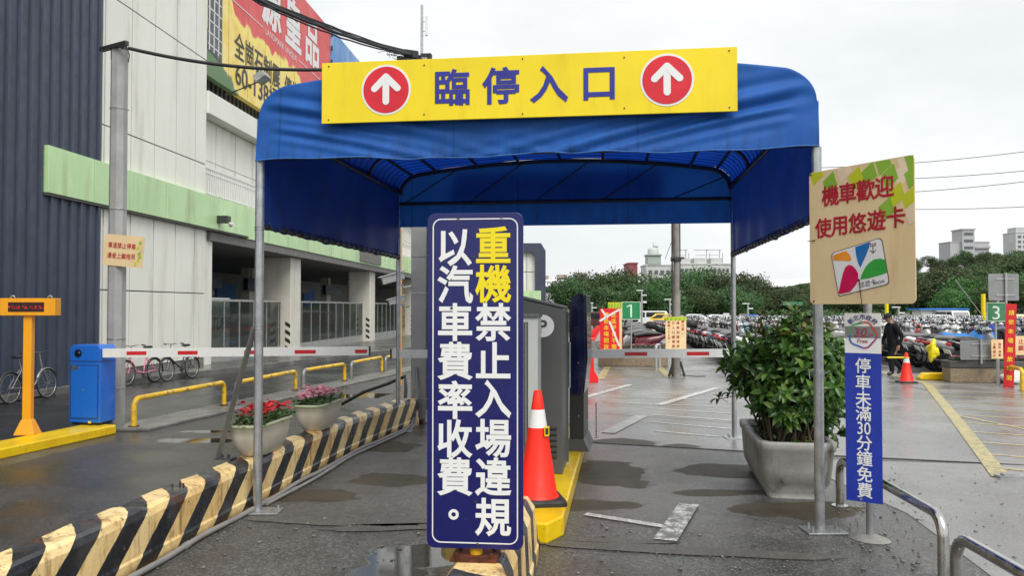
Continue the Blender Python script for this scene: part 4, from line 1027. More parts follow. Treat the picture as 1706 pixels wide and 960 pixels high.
def planter(name, label, s, petal, seed, rows=1.0):
    p = bpt(s, 0.0, BH + .004); t = thing(name, label, 'flower planter', p, BRZ); t.scale = (1.12, 1.34, 1.1); r_ = random.Random(seed)
    L, wd, H = .60, .30, .265
    def ring(l, w_, z, c=.09): 
        out = []
        for sx, sy, a in ((1,-1,-90),(1,1,0),(-1,1,90),(-1,-1,180)):
            for i in range(5): q = R(a + 22.5*i); out.append(Vector((sx*(w_/2 - c) + c*math.cos(q), sy*(l/2 - c) + c*math.sin(q), z)))
        return out
    mb = MB(); mb.loft([ring(L*.60, wd*.62, 0), ring(L*.70, wd*.72, .03), ring(L*.82, wd*.86, .09), ring(L*.9, wd*.93, .17), ring(L*.92, wd*.94, .215), ring(L*.935, wd*.955, .22), ring(L*.94, wd*.96, H - .025)])
    obj('pot', mb, M_resin, t)
    mb = MB(); ou = [ring(L*.96, wd*.98, H - .028), ring(L, wd, H - .02), ring(L, wd, H), ring(L*.93, wd*.9, H), ring(L*.92, wd*.89, H - .04)]; mb.loft(ou, caps=False); obj('rim', mb, M_rim, t)
    mb = MB(); mb.prism([(v.x, v.y) for v in ring(L*.92, wd*.89, 0)], H - .05, H - .03, 'xy'); obj('soil', mb, M_soil, t)
    mb = MB(); fl = MB()
    for i in range(330):
        x, y = r_.uniform(-.15, .15)*.95, r_.uniform(-.5, .5)*L*.98; z = H - .02 + r_.uniform(0, .075)
        a = r_.uniform(0, 6.28); leaf(mb, Vector((x, y, z)), Vector((math.cos(a), math.sin(a), r_.uniform(-.1, .7))), Vector((0, 0, 1)), r_.uniform(.03, .06), r_.uniform(.025, .045), .3)
    for i in range(150):
        x, y = r_.gauss(0, .075), r_.gauss(0, .14)
        if abs(x) > .17 or abs(y) > .3: continue
        z = H + .05 + .055*r_.random() + .05*max(0, 1 - (y/.25)**2) * r_.random(); c = Vector((x, y, z)); up = Vector((r_.gauss(0, .4), r_.gauss(0, .4), 1)).normalized()
        for k in range(5):
            a = 6.28*k/5 + r_.random(); sd_ = up.orthogonal().normalized(); dv = Matrix.Rotation(a, 3, up) @ sd_ + up*.35
            leaf(fl, c, dv, up, r_.uniform(.018, .027), .024, .3)
    obj('leaves', mb, M_fleaf, t); obj('petals', fl, petal, t); return t
def s_at(px, py, z):
    best = min((abs(853 + F_PX*bpt(k/100, 0, z).x/bpt(k/100, 0, z).y - px), k/100) for k in range(200, 850)); return best[1]
planter('red_flower_planter', 'cream planter of red begonias standing on the striped barrier', s_at(437, 742, BH), M_redfl, 3)
planter('pink_flower_planter', 'cream planter of pink begonias standing farther along the striped barrier', s_at(532, 706, BH), M_pinkfl, 5)

# ================================================================== ISLANDS, BARRIER GATES, KIOSK
def kerb_mat():
    m, nt, b = new_mat('yellow_kerb_paint'); v = objvec(nt)
    c = mixc(nt, ramp(nt, noise_node(nt, 3, 5, .6, v), .3, .7), srgb(240, 206, 10), srgb(225, 180, 8))
    c = mixc(nt, ramp(nt, noise_node(nt, 16, 5, .7, v), .62, .68, 0, .8), c, (.12, .10, .06))
    c = mixc(nt, ramp(nt, noise_node(nt, 1, 6, .7, objvec(nt, (7, 7, 2))), .55, .8, 0, .5), c, srgb(120, 96, 30))
    nt.links.new(c, b.inputs['Base Color']); b.inputs['Roughness'].default_value = .32; bump(nt, b, noise_node(nt, 12, 5, .7, v), .25, .01); return m
M_kerb = kerb_mat()
il = [G(-40, 776), G(195, 723)]; d = (il[1] - il[0]).normalized(); pn = Vector((-d.y, d.x, 0)); o = il[1]
t = thing('yellow_island', 'yellow painted kerb island under the orange display and blue barrier box', 'kerb', (o.x, o.y, 0), math.atan2(d.y, d.x) - math.pi/2)
mb = MB(); mb.prism([(-.02, -3.2), (0, -.02), (-.05, .02), (-.47, .02), (-.5, -3.2)], 0, .118, 'xy'); obj('kerb', mb, M_kerb, t, bevel=.014)
ir = [G(937, 902), G(978, 739)]
t = thing('ticket_island', 'yellow painted kerb island carrying the grey parking machines and traffic cone', 'kerb', (ir[0].x, ir[0].y, 0), -math.atan2(ir[1].x-ir[0].x, ir[1].y-ir[0].y))
mb = MB(); mb.prism([(-.10, -.10), (0, .12), (0, 4.45), (-.06, 4.55), (-.86, 4.55), (-.9, .0), (-.85, -.1)], 0, .152, 'xy'); obj('kerb', mb, M_kerb, t, bevel=.016)

# orange LED display
M_orange = pm('orange_paint', srgb(238, 162, 10), .38, var=.04, vs_=2, dirt=srgb(190, 110, 10), dirt_amt=.3)
g = G(46, 724, .118)
t = thing('led_display_post', 'orange post with a dark red lettered display box on the yellow island', 'display', g, R(6))
mb = MB(); mb.loft([[(x*k, y*k2, z) for x, y in ((-.5,-.5),(.5,-.5),(.5,.5),(-.5,.5))] for k, k2, z in ((.24, .2, 0), (.24, .2, .012), (.13, .11, .17), (.10, .085, .19), (.10, .085, 1.49))], smooth=False); obj('post', mb, M_orange, t, bevel=.004)
mb = MB(); mb.box((.015, 0, 1.585), (.65, .16, .215)); b_ = obj('display_box', mb, M_orange, t, bevel=.006)
m, nt, bb = new_mat('led_dots'); bb.inputs['Base Color'].default_value = (.02, .0, .0, 1)
sp = N(nt, 'ShaderNodeSeparateXYZ'); nt.links.new(objvec(nt), sp.inputs[0])
dot = ramp(nt, noise_node(nt, 1, 2, .6, objvec(nt, (60, 60, 30))), .5, .6); band = math_(nt, 'MULTIPLY', ramp(nt, sp.outputs[2], 1.56, 1.567), ramp(nt, sp.outputs[2], 1.603, 1.596))
bb.inputs['Emission Color'].default_value = (.9, .02, .01, 1); nt.links.new(math_(nt, 'MULTIPLY', math_(nt, 'MULTIPLY', dot, band), .8), bb.inputs['Emission Strength']); bb.inputs['Roughness'].default_value = .2
mb = MB(); mb.box((.0, -.083, 1.585), (.42, .008, .115)); obj('led_screen', mb, m, b_)
mb = MB()
for x in (-.2, .24): mb.torus((x, 0, 1.70), .025, .008, 'Y', 10, 5, a0=0, a1=math.pi)
obj('lifting_eye', mb, M_galv, b_)

# blue barrier box with arm
M_bluebox = pm('blue_cabinet_paint', srgb(30, 104, 205), .3, var=.03, vs_=1.5, coat=.2)
g = G(147, 709, .118)
GRZ = R(-8.5)
t = thing('barrier_machine', 'bright blue barrier cabinet with a sloped black lensed top on the yellow island', 'barrier machine', (g.x - .02, g.y + .14, .118), GRZ)
mb = MB(); mb.prism([(-.23, .035), (.23, .035), (.23, 1.02), (.19, 1.075), (-.19, 1.075), (-.23, 1.02)], -.16, .16); bo_ = obj('cabinet', mb, M_bluebox, t, bevel=.012)
mb = MB(); mb.bx(-.2, .2, -.13, .13, 0, .04); obj('plinth', mb, M_black, t)
mb = MB(); mb.bx(-.2, .19, -.166, -.159, .1, .80); d_ = obj('door', mb, M_bluebox, t, bevel=.003)
mb = MB(); frame2d(mb, rrect(.404, .714, .004, -.005, .45), rrect(.39, .70, .004, -.005, .45), -.1675, -.1600); obj('door_gap', mb, M_dark, t)
mb = MB(); mb.cyl((-.02, -.17, .47), .012, .012, 12, 'Y'); obj('lock', mb, M_galv, d_)
mb = MB(); mb.bx(-.235, .235, -.165, .165, .855, .862); obj('lid_joint', mb, M_dark, t)
mb = MB(); mb.cyl((-.1, -.163, .965), .05, .02, 20, 'Y'); mb.ball((-.1, -.165, .965), (.045, .025, .03), 12, 8); obj('lens', mb, pm('black_lens', (.01, .01, .012), .1), t)
mb = MB(); mb.bx(-.19, -.10, -.166, -.160, .74, .80); mb.bx(.06, .10, -.166, -.16, .03, .055, 1); obj('rating_plate', mb, [M_galv, M_ysign], t)
M_arm = pm('white_arm_paint', (.74, .74, .72), .3, .1, var=.03, dirt=(.4, .4, .38), dirt_amt=.3)
M_redtape = pm('red_reflective_tape', srgb(192, 22, 30), .3)
def arm(name, label, a, b, h, stripes, cap=True, w_=.05):
    v = Vector((b.x-a.x, b.y-a.y)); L = v.length; rz = math.atan2(v.y, v.x); tl_ = math.atan2(b.z - a.z, L)
    t = thing(name, label, 'barrier arm', a, 0); t.rotation_euler = (0, -tl_, rz)
    mb = MB(); mb.prism(rrect(L, h, h*.12, L/2, 0, 3), -w_/2, w_/2); obj('boom', mb, M_arm, t)
    for s0, s1 in stripes: mb = MB(); mb.prism(rrect(abs(s1-s0)*L, h*.42, .004, (s0+s1)/2*L, -.004, 3), -w_/2 - .003, -w_/2 + .001); obj('reflective_tape', mb, M_redtape, t)
    mb = MB(); mb.bx(L - .012, L + .012, -w_/2 - .006, w_/2 + .006, -h/2 - .01, h/2 + .01); obj('end_cap', mb, M_dark, t)
    return t
def arm_px(name, label, px0, py0, px1, py1, Y0, Y1, h, st_px):
    a, b = P(px0, py0, Y0), P(px1, py1, Y1)
    def fr(px): # fraction along a-b of photo column px
        k = (px - 853)/F_PX; return (k*a.y - a.x) / ((b.x - a.x) - k*(b.y - a.y))
    return arm(name, label, a, b, h, [(fr(x0), fr(x1)) for x0, x1 in st_px])
arm_px('boom_gate', 'white barrier arm with red tapes reaching right from the blue barrier cabinet', 172, 588.5, 616, 585, 10.7, 11.1, .118, [(213, 246), (298, 331), (408, 434), (492, 527), (592, 612)])
# boxes hidden behind the sign carry the two middle arms
arm_px('boom_gate', 'short white barrier arm ending beside the grey column behind the navy notice', 800, 589.5, 652, 590, 10.9, 11.0, .115, [(703, 664), (790, 740)])
arm_px('boom_gate', 'white barrier arm with red tapes crossing the entry lane to the potted shrub', 942, 590, 1217, 588.5, 10.0, 10.9, .112, [(945, 968), (1039, 1076), (1142, 1179)])

# ---- parking kiosk, panel cabinet, navy gate machine
M_kiosk = pm('dark_grey_kiosk_paint', srgb(86, 88, 88), .42, var=.05, vs_=1.2, bmp=.06, bs_=120)
M_kioskl = pm('light_grey_panel', srgb(178, 182, 180), .4, var=.03)
KRZ = R(-7.8); kx, ky = .47, 7.42
t = thing('parking_kiosk', 'dark grey parking kiosk with a white round P mark and front louvres', 'kiosk', (kx, ky, .152), KRZ)
mb = MB(); mb.prism([(-.95, 0), (0, 0), (0, 1.535), (-.95, 1.76)], 0, .52); obj('cabinet', mb, M_kiosk, t, bevel=.012)
mb = MB(); mb.prism([(-.97, 1.768), (.015, 1.538), (.015, 1.556), (-.97, 1.786)], -.015, .535); obj('lid', mb, M_kiosk, t)
mb = MB()
for q in range(6): mb.box((-.105, -.006, .16 + q*.052), (.10, .02, .026), rot=Matrix.Rotation(R(35), 3, 'X'))
obj('louvre', mb, M_darkmetal, t)
mb = MB(); pcx = -.183; pz = 1.372
mb.prism(circ(pcx, pz, .104, 40), -.004, 0); put_text(mb, 'P', pcx, pz + .004, .165, -.007, .03, mi=1); obj('mark', mb, [M_white, M_kiosk], t)
mb = MB(); mb.bx(.001, .02, .50, .55, .02, 1.5); mb.tube([(.03, .53, .75), (.03, .53, 1.2)], .012, 6, 1); obj('edge_trim', mb, [M_kiosk, M_galv], t)
t = thing('panel_cabinet', 'light grey slatted cabinet between the navy notice and the dark kiosk', 'cabinet', (.222, 6.90, .152), R(-7.8))
mb = MB(); mb.bx(-.5, 0, 0, .3, 0, 1.46); obj('cabinet', mb, M_kioskl, t, bevel=.006)
mb = MB(); mb.bx(-.52, .01, -.02, .31, 1.46, 1.49); obj('top', mb, M_kiosk, t, bevel=.004)
mb = MB()
for q in range(3): mb.bx(-.098 - q*.022, -.084 - q*.022, -.006, .002, .06, 1.42)
obj('slat', mb, M_darkmetal, t)
g0 = G(944, 752, .152)
t = thing('gate_machine', 'navy faced gate machine with a black body at the end of the island', 'gate machine', (g0.x + .03, g0.y, .152), R(-9))
mb = MB(); mb.prism([(0, .1), (.155, .1), (.155, 1.66), (0, 1.60)], 0, .75); obj('body', mb, M_dark, t, bevel=.006)
mb = MB(); mb.prism([(.03, .62), (.135, .62), (.17, .78), (.165, 1.66), (.155, 1.70), (.03, 1.66)], -.04, -.005); mb.prism([(.16, .62), (.20, 1.0), (.185, 1.68), (.16, 1.68)], -.02, .75); obj('front_panel', mb, pm('navy_gloss_panel', srgb(14, 24, 72), .2, coat=.4), t, bevel=.004)
mb = MB(); mb.prism([(-.01, 0), (.215, 0), (.155, .13), (-.01, .13)], -.02, .76); obj('foot', mb, M_kiosk, t, bevel=.004)
mb = MB()
for z in (.95, .38): mb.cyl((.10, -.045 if z > .6 else -.004, z), .008, .012, 8, 'Y')
mb.bx(-.02, -.004, -.01, .01, 1.28, 1.36); mb.tube([(-.012, -.02, .7), (-.012, -.02, 1.18)], .01, 6); obj('fitting', mb, M_galv, t)
mb = MB(); mb.tube([(.24, .9, 0), (.24, .9, .42)], .008, 6); mb.bx(.22, .26, .885, .915, 0, .01); obj('guide_rod', mb, M_galv, t)

# ---- traffic cones
M_coneor = pm('fluorescent_orange_cone', srgb(246, 38, 6), .5, var=.04); M_conewh = pm('white_reflective_collar', (.76, .76, .76), .35)
def cone(name, label, loc, H, group='orange traffic cones', sc=1.0, rz=0):
    t = thing(name, label, 'traffic cone', loc, rz, group); hb = .05*sc
    rb, rt = .155*sc, .032*sc
    def rr_(z): return rb + (rt - rb) * (z - hb) / (H - hb)
    mb = MB(); n = 32
    def ring(r_, z): return [Vector((r_*math.cos(2*math.pi*i/n), r_*math.sin(2*math.pi*i/n), z)) for i in range(n)]
    mb.loft([ring(rb + .015, hb), ring(rb, hb + .02), ring(rr_(H*.67), H*.67)], caps=False); mb.loft([ring(rr_(H*.83), H*.83), ring(rr_(H) , H - .01), ring(rt*.8, H), ring(rt*.55, H), ring(rt*.5, H - .06)]); obj('cone_body', mb, M_coneor, t)
    mb = MB(); mb.loft([ring(rr_(H*.67) + .001, H*.67), ring(rr_(H*.83) + .001, H*.83)], caps=False); obj('collar', mb, M_conewh, t)
    mb = MB(); s = .205*sc; mb.loft([[Vector((x*k, y*k, z)) for x, y in rrect(s*2, s*2, .05*sc)] for k, z in ((1, 0), (1, hb*.6), (.97, hb*.75), (.9, hb)) ], smooth=False); obj('base', mb, M_black, t)
    return t
g = G(897, 845, .152); c1 = cone('traffic_cone', 'large orange traffic cone with white collar on the yellow ticket island', g + Vector((0, .16, 0)), .885, rz=R(8))
mb = MB(); Ht = .57; mb.box((.058, -.085, Ht), (.045, .006, .075), rz=R(28), rot=None); mb.box((.058, -.0885, Ht), (.03, .003, .05), rz=R(28), mi=1); obj('sticker', mb, [M_ysign, M_dark], c1)
g = G(1514, 639); c2 = cone('traffic_cone', 'small orange traffic cone holding a yellow bar near the walking person', g + Vector((0, .1, 0)), .70, sc=.95)
a = Vector((g.x, g.y + .1, .585)); b = a + Vector((-1.6, .35, -.02)); t = thing('cone_bar', 'yellow and black striped bar resting on the small traffic cone', 'bar', a, 0)
mb = MB(); n = 12
for i in range(n): mb.tube([(b - a)*(i/n), (b - a)*((i+1)/n)], .02, 8, mi=(1 if i % 4 == 3 else 0))
mb.torus((0, 0, 0), .06, .012, 'Z', 16, 6); obj('bar', mb, [M_ysign, M_black], t)

# ---- hoop guards
M_yhoop = pm('chipped_yellow_tube', srgb(226, 182, 30), .4, var=.1, vs_=8, dirt=(.14, .13, .11), dirt_amt=1.6, dscale=(11, 11, 11))
M_ghoop = pm('bare_grey_tube', (.27, .27, .265), .4, .4, var=.2)
M_inox = pm('stainless_tube', (.55, .54, .52), .22, 1.0, var=.12, vs_=6, dirt=(.25, .24, .22), dirt_amt=.3, dscale=(5, 5, 5))
def hoop(name, label, a, b, H, r_, mats, group, grey_leg=False, bend=.11):
    v = Vector((b.x-a.x, b.y-a.y, 0)); L = v.length; rz = math.atan2(v.y, v.x); t = thing(name, label, 'guard rail', (a.x, a.y, a.z), rz, group)
    def arc(cx, cz, a0, a1, n=7): return [(cx + bend*math.cos(R(a0 + (a1-a0)*i/n)), 0, cz + bend*math.sin(R(a0 + (a1-a0)*i/n))) for i in range(n+1)]
    l1 = [(0, 0, .0)] + arc(bend, H - bend, 180, 90); l2 = arc(L - bend, H - bend, 90, 0) + [(L, 0, 0)]
    mb = MB(); mb.tube(l1, r_, 12); obj('leg', mb, mats[1] if grey_leg else mats[0], t)
    mb = MB(); mb.tube([l1[-1], l2[0]], r_, 12, caps=False); obj('rail', mb, mats[0], t)
    mb = MB(); mb.tube(l2, r_, 12); obj('leg', mb, mats[0], t)
    mb = MB()
    for x in (0, L): mb.cyl((x, 0, .004), r_*2.0, .008, 16)
    obj('foot_plate', mb, M_rust if mats[0] is M_yhoop else M_inox, t); return t
gH = 'yellow hoop guards along the median strip'; Zm = .045
for lab, p0, p1, gl in (('yellow hoop guard with chipped paint nearest the grey concrete pole', (223, 711), (373, 676), False), ('yellow hoop guard with one bare grey leg behind the canopy post', (393, 675), (492, 652), True),
                    ('yellow hoop guard just above the pink flowers with a bare left leg', (505, 648), (574, 635), True), ('yellow hoop guard under the end of the white barrier arm', (585, 631), (636, 620), True), ('yellow hoop guard half hidden by the orange post', (642, 619), (690, 609), True)):
    hoop('hoop_guard', lab, G(*p0, Zm), G(*p1, Zm), .38, .038, (M_yhoop, M_ghoop), gH, gl)
gI = 'stainless hoop guards beside the entry'
e1, e2 = Vector((2.80, 6.86, 0)), Vector((2.67, 4.98, 0))
hoop('hoop_guard', 'stainless hoop guard running from the concrete planter past the narrow sign', e1, e2, .40, .034, (M_inox, M_inox), gI, bend=.13)
e1, e2 = Vector((2.53, 4.58, 0)), Vector((2.43, 2.7, 0))
hoop('hoop_guard', 'stainless hoop guard running out of the lower right frame corner', e1, e2, .40, .034, (M_inox, M_inox), gI, bend=.13)

# ---- column, orange post and cameras behind the canopy
g = G(698, 705); t = thing('utility_column', 'grey square steel column with cables strapped to it behind the navy notice', 'column', (g.x, g.y + .1, 0), R(-7))
H2 = P(690, 95, g.y).z; UCOL = t
mb = MB(); mb.bx(-.115, .115, -.1, .1, 0, H2); obj('shaft', mb, pm('grey_column_paint', (.36, .36, .35), .5, var=.1, vs_=2, dirt=(.14, .14, .13), dirt_amt=.5, dscale=(5, 5, .7)), t, bevel=.012)
mb = MB(); mb.tube([(.145, -.05, .1), (.15, -.05, 1), (.14, -.06, 2), (.145, -.05, H2 - .3)], .016, 8); mb.tube([(.18, -.04, .3), (.2, -.04, .6), (.165, -.05, 1.2), (.17, -.05, H2 - .2)], .012, 8); mb.tube([(.135, -.09, .2), (.13, -.1, 1.5), (.14, -.09, H2 - .4)], .010, 6)
obj('strapped_cable', mb, M_black, t)
mb = MB()
for z in (.35, 1.0, 1.9, 2.45): mb.add([], []); mb.bx(-.122, .2, -.107, -.102, z, z + .012); mb.bx(-.122, .122, .102, .107, z, z + .012)
obj('strap', mb, M_galv, t)
mb = MB(); mb.box((.02, -.15, .03), (.14, .1, .05)); obj('foot_bracket', mb, M_rust, t)
mb = MB(); mb.tube([(-.3, 0, H2 - .12), (.12, 0, H2 - .05)], .03, 8); mb.box((-.15, -.02, H2 - .02), (.4, .12, .09), rz=.2); mb.box((.08, .02, H2 + .02), (.16, .1, .12)); obj('cable_closure', mb, M_black, t)
g = G(666, 646); t = thing('orange_post', 'tall orange painted post behind the far striped barrier', 'post', (g.x, g.y, 0), R(-7))
mb = MB(); mb.bx(-.035, .035, -.035, .035, 0, 3.4); obj('post', mb, M_orange, t)
mb = MB(); mb.box((-.05, -.02, 2.35), (.05, .04, .3)); obj('bracket', mb, M_dark, t)
def cctv(label, px, py, Y, sc, az):
    p = P(px, py, Y); t = thing('security_camera', label, 'camera', p, az, 'security cameras on the orange post')
    mb = MB(); mb.box((0, 0, 0), (.30*sc, .1*sc, .1*sc), rot=Matrix.Rotation(R(-16), 3, 'Y')); obj('housing', mb, M_wplast, t, bevel=.012*sc)
    mb = MB(); mb.box((-.01*sc, 0, .058*sc), (.36*sc, .13*sc, .012*sc), rot=Matrix.Rotation(R(-16), 3, 'Y')); obj('sun_shield', mb, M_white, t)
    mb = MB(); mb.cyl((-.145*sc, 0, -.042*sc), .038*sc, .02, 14, 'X'); obj('lens', mb, M_black, t)
    mb = MB(); mb.tube([(.06*sc, 0, -.03), (.16*sc, .03, -.12*sc), (.26*sc, .05, -.1*sc)], .016, 8); obj('bracket', mb, M_wplast, t)
cctv('white box camera with sun shield, the upper one on the orange post', 654, 464, 11.55, 1.1, R(22))
cctv('small white camera, the lower one on the orange post', 660, 501, 11.75, .8, R(22))
# ---- overhead cables
def cable(label, a, b, sag, r_, n=24, wob=0, name='overhead_cable', cat='cable', extra=()):
    mb = MB(); a, b = Vector(a), Vector(b)
    for k in range(1 + len(extra)):
        of = Vector((0, 0, 0)) if k == 0 else Vector(extra[k-1])
        pts = [a.lerp(b, i/n) - Vector((0, 0, sag * 4*(i/n)*(1 - i/n))) + of*math.sin(math.pi*i/n) + (Vector((mnoise.noise((i*.9, k, 1)), 0, mnoise.noise((i*.9, k, 2)))) * wob if 0 < i < n else Vector()) for i in range(n+1)]
        mb.tube(pts, r_ if k == 0 else r_*.55, 8)
    return tag(obj(name, mb, M_black), label, cat)
ptop = Vector((lp.x + .15, lp.y - .05, ZT + .02)); ctop = Vector((UCOL.location.x + .05, 11.75, H2 - .05))
cable('thick black cable strung from the grey concrete pole towards the canopy top', ptop, ctop, .22, .026)
cable('twisted black cable bundle slanting down from the upper left to the column top', P(330, -48, 7.5), ctop + Vector((-.05, 0, .06)), .10, .020, 30, .012, extra=((.02, 0, -.05), (-.02, 0, .06), (.0, 0, .03)))
mb = MB()
for i in range(26):
    q = rnd.random(); p = P(640, 88, 11.5).lerp(ctop, q); a_ = rnd.uniform(0, 6.28); mb.tube([p + Vector((rnd.gauss(0, .05), 0, rnd.gauss(0, .03))), p + Vector((.09*math.cos(a_), .03, .05*math.sin(a_))), p + Vector((.15*math.cos(a_+1), .0, .06*math.sin(a_+1)))], .004, 4)
mb.box(P(662, 84, 11.5), (.42, .07, .07), rot=Matrix.Rotation(R(14), 3, 'Y')); mb.box(P(685, 90, 11.55), (.2, .09, .1), rot=Matrix.Rotation(R(8), 3, 'Y'))
tag(obj('cable_splice', mb, M_black), 'tangled black cable splice above the left end of the yellow board', 'cable')
# cabinet that carries the short arm
t = thing('gate_machine', 'grey boom cabinet standing behind the navy notice at the root of the short arm', 'gate machine', (-.30, 10.72, 0), R(-8))
mb = MB(); mb.bx(-.16, .16, 0, .36, .14, 1.22); obj('cabinet', mb, M_kioskl, t, bevel=.012)
mb = MB(); mb.bx(-.24, .30, -.06, .44, 0, .14); obj('plinth', mb, M_kerb, t, bevel=.012)
# ================================================================== BICYCLES
M_tyre = pm('tyre_rubber', (.018, .018, .018), .7); M_spoke = pm('bright_rim', (.36, .36, .36), .32, .8)
def bicycle(label, loc, rz, lean, frame_mat, group, basket=False, carrier=False, step=True, hb_w=.28, steer=0):
    t = thing('bicycle', label, 'bicycle', loc, 0, group); t.rotation_euler = (lean, 0, rz)
    r_ = .315; rear, front = Vector((-.52, 0, r_)), Vector((.54, 0, r_)); bb = Vector((-.08, 0, .28)); seat = Vector((-.24, 0, .80)); head = Vector((.36, 0, .82)); headb = Vector((.41, 0, .62))
    mb = MB()
    mb.tube([seat, bb], .016, 8); mb.tube([bb, Vector((.18, 0, .33)) if step else bb.lerp(headb, .5), headb + Vector((0, 0, .02))], .018, 8)
    if not step: mb.tube([seat + Vector((.02, 0, -.08)), head + Vector((0, 0, -.05))], .016, 8)
    for s in (-.045, .045):
        mb.tube([bb + Vector((0, s*.6, 0)), rear + Vector((0, s, 0))], .010, 6); mb.tube([seat + Vector((.03, s*.5, -.14)), rear + Vector((0, s, 0))], .009, 6)
        mb.tube([headb + Vector((.0, s, -.01)), headb + Vector((.05, s, -.15)), front + Vector((0, s, 0))], .010, 6)
    mb.tube([headb, head], .02, 8); obj('frame', mb, frame_mat, t); t.scale = (.9,)*3
    for c in (rear, front):
        mb = MB(); mb.torus(c, r_ - .018, .018, 'Y', 28, 8); w_ = obj('wheel', mb, M_tyre, t)
        mb = MB(); mb.torus(c, r_ - .042, .009, 'Y', 28, 6); mb.cyl(c, .025, .08, 10, 'Y')
        for i in range(14): a = 6.283*i/14; mb.tube([c + Vector((.02*math.cos(a), .02*(-1)**i, .02*math.sin(a))), c + Vector(((r_-.05)*math.cos(a+.2), 0, (r_-.05)*math.sin(a+.2)))], .0022, 4)
        obj('rim', mb, M_spoke, w_)
        mb = MB(); a0, a1 = (R(20), R(190)) if c is rear else (R(30), R(160)); n = 14
        mb.grid(lambda u, v: c + Vector(((r_+.025 - .02*(2*v-1)**2)*math.cos(a0+(a1-a0)*u), .03*(2*v-1), (r_+.025 - .02*(2*v-1)**2)*math.sin(a0+(a1-a0)*u))), n, 4); obj('mudguard', mb, frame_mat if c is front else M_dark, t, solid=.003)
    mb = MB(); mb.tube([head, head + Vector((-.02, 0, .14))], .014, 8); hb = head + Vector((-.02, 0, .15))
    mb.tube([hb + Vector((-.16, -hb_w, -.0)), hb + Vector((-.02, -hb_w*.8, .03)), hb, hb + Vector((-.02, hb_w*.8, .03)), hb + Vector((-.16, hb_w, .0))], .012, 8)
    for s in (-1, 1): mb.tube([hb + Vector((-.16, s*hb_w, 0)), hb + Vector((-.06, s*hb_w*.88, .022))], .018, 8, 1)
    obj('handlebar', mb, [M_spoke, M_black], t)
    mb = MB(); mb.tube([seat, seat + Vector((-.03, 0, .1))], .013, 8, 1); mb.loft([[seat + Vector((x, w_*math.cos(q), .12 + h*math.sin(q))) for q in [2*math.pi*i/10 for i in range(10)]] for x, w_, h in ((-.16, .06, .02), (-.13, .09, .035), (-.03, .07, .035), (.07, .03, .025), (.13, .02, .015))]); obj('saddle', mb, [M_black, M_spoke], t)
    mb = MB(); mb.cyl(bb, .085, .012, 18, 'Y'); mb.tube([bb + Vector((0, .05, 0)), bb + Vector((.12, .06, -.1))], .009, 6); mb.tube([bb + Vector((0, -.05, 0)), bb + Vector((-.12, -.06, .1))], .009, 6); mb.box(bb + Vector((.12, .11, -.1)), (.08, .09, .02)); mb.box(bb + Vector((-.12, -.11, .1)), (.08, .09, .02))
    mb.tube([bb + Vector((0, .03, .08)), rear + Vector((0, .03, .04))], .006, 4); mb.tube([bb + Vector((0, .03, -.08)), rear + Vector((0, .03, -.04))], .006, 4); obj('crank', mb, M_dark, t)
    if basket:
        mb = MB(); c = Vector((.60, 0, .78)); q4 = lambda k, z: [c + Vector((x*k, y*k, z)) for x, y in ((-.14, -.17), (.14, -.17), (.14, .17), (-.14, .17))]
        for k, z in ((.72, -.11), (.8, -.04), (.9, .04), (1, .12)): mb.tube(q4(k, z), .005, 5, closed=True)
        for e in range(4):
            for j in range(7):
                f = j/7; A_, B_ = q4(.72, -.11), q4(1, .12); mb.tube([A_[e].lerp(A_[(e+1)%4], f), B_[e].lerp(B_[(e+1)%4], f)], .003, 4)
        mb.box(c + Vector((0, 0, -.11)), (.2, .24, .006)); obj('basket', mb, M_galv, t)
    if carrier:
        mb = MB()
        for y in (-.06, 0, .06): mb.tube([seat + Vector((-.06, y, -.08)), Vector((-.78, y, .73))], .006, 5)
        for x in (-.4, -.6, -.75): mb.tube([(x, -.06, .725), (x, .06, .725)], .005, 5)
        for s in (-.05, .05): mb.tube([(-.6, s, .72), rear + Vector((-.02, s, 0))], .006, 5)
        mb.cyl((-.84, 0, .56), .025, .03, 10, 'X', 1); obj('carrier', mb, [M_dark, M_redtape], t)
    mb = MB(); mb.tube([rear + Vector((.02, -.05, .0)), rear + Vector((.14, -.17, -.31))], .008, 6); obj('kickstand', mb, M_dark, t); return t
gK = 'bicycles leaning along the station wall'
a = G(42, 668); bicycle('old silver bicycle leaning on the navy corrugated wall behind the orange display', (-8.80, 14.6, 0), R(84), R(-3), pm('dull_silver_frame', (.30, .30, .29), .35, .6), gK, hb_w=.34)
a = G(236, 640); bicycle('pink step through bicycle with a wire basket against the white wall', (-8.42, 18.2, 0), R(-102), R(3), pm('pink_bike_paint', srgb(228, 130, 160), .3, coat=.3), gK, basket=True, carrier=True)
a = G(300, 630); bicycle('dark bicycle with a wide handlebar right of the pink one', (-8.0, 19.3, 0), R(-103), R(3), pm('dark_bike_paint', (.03, .03, .035), .35), gK, step=False, carrier=True)

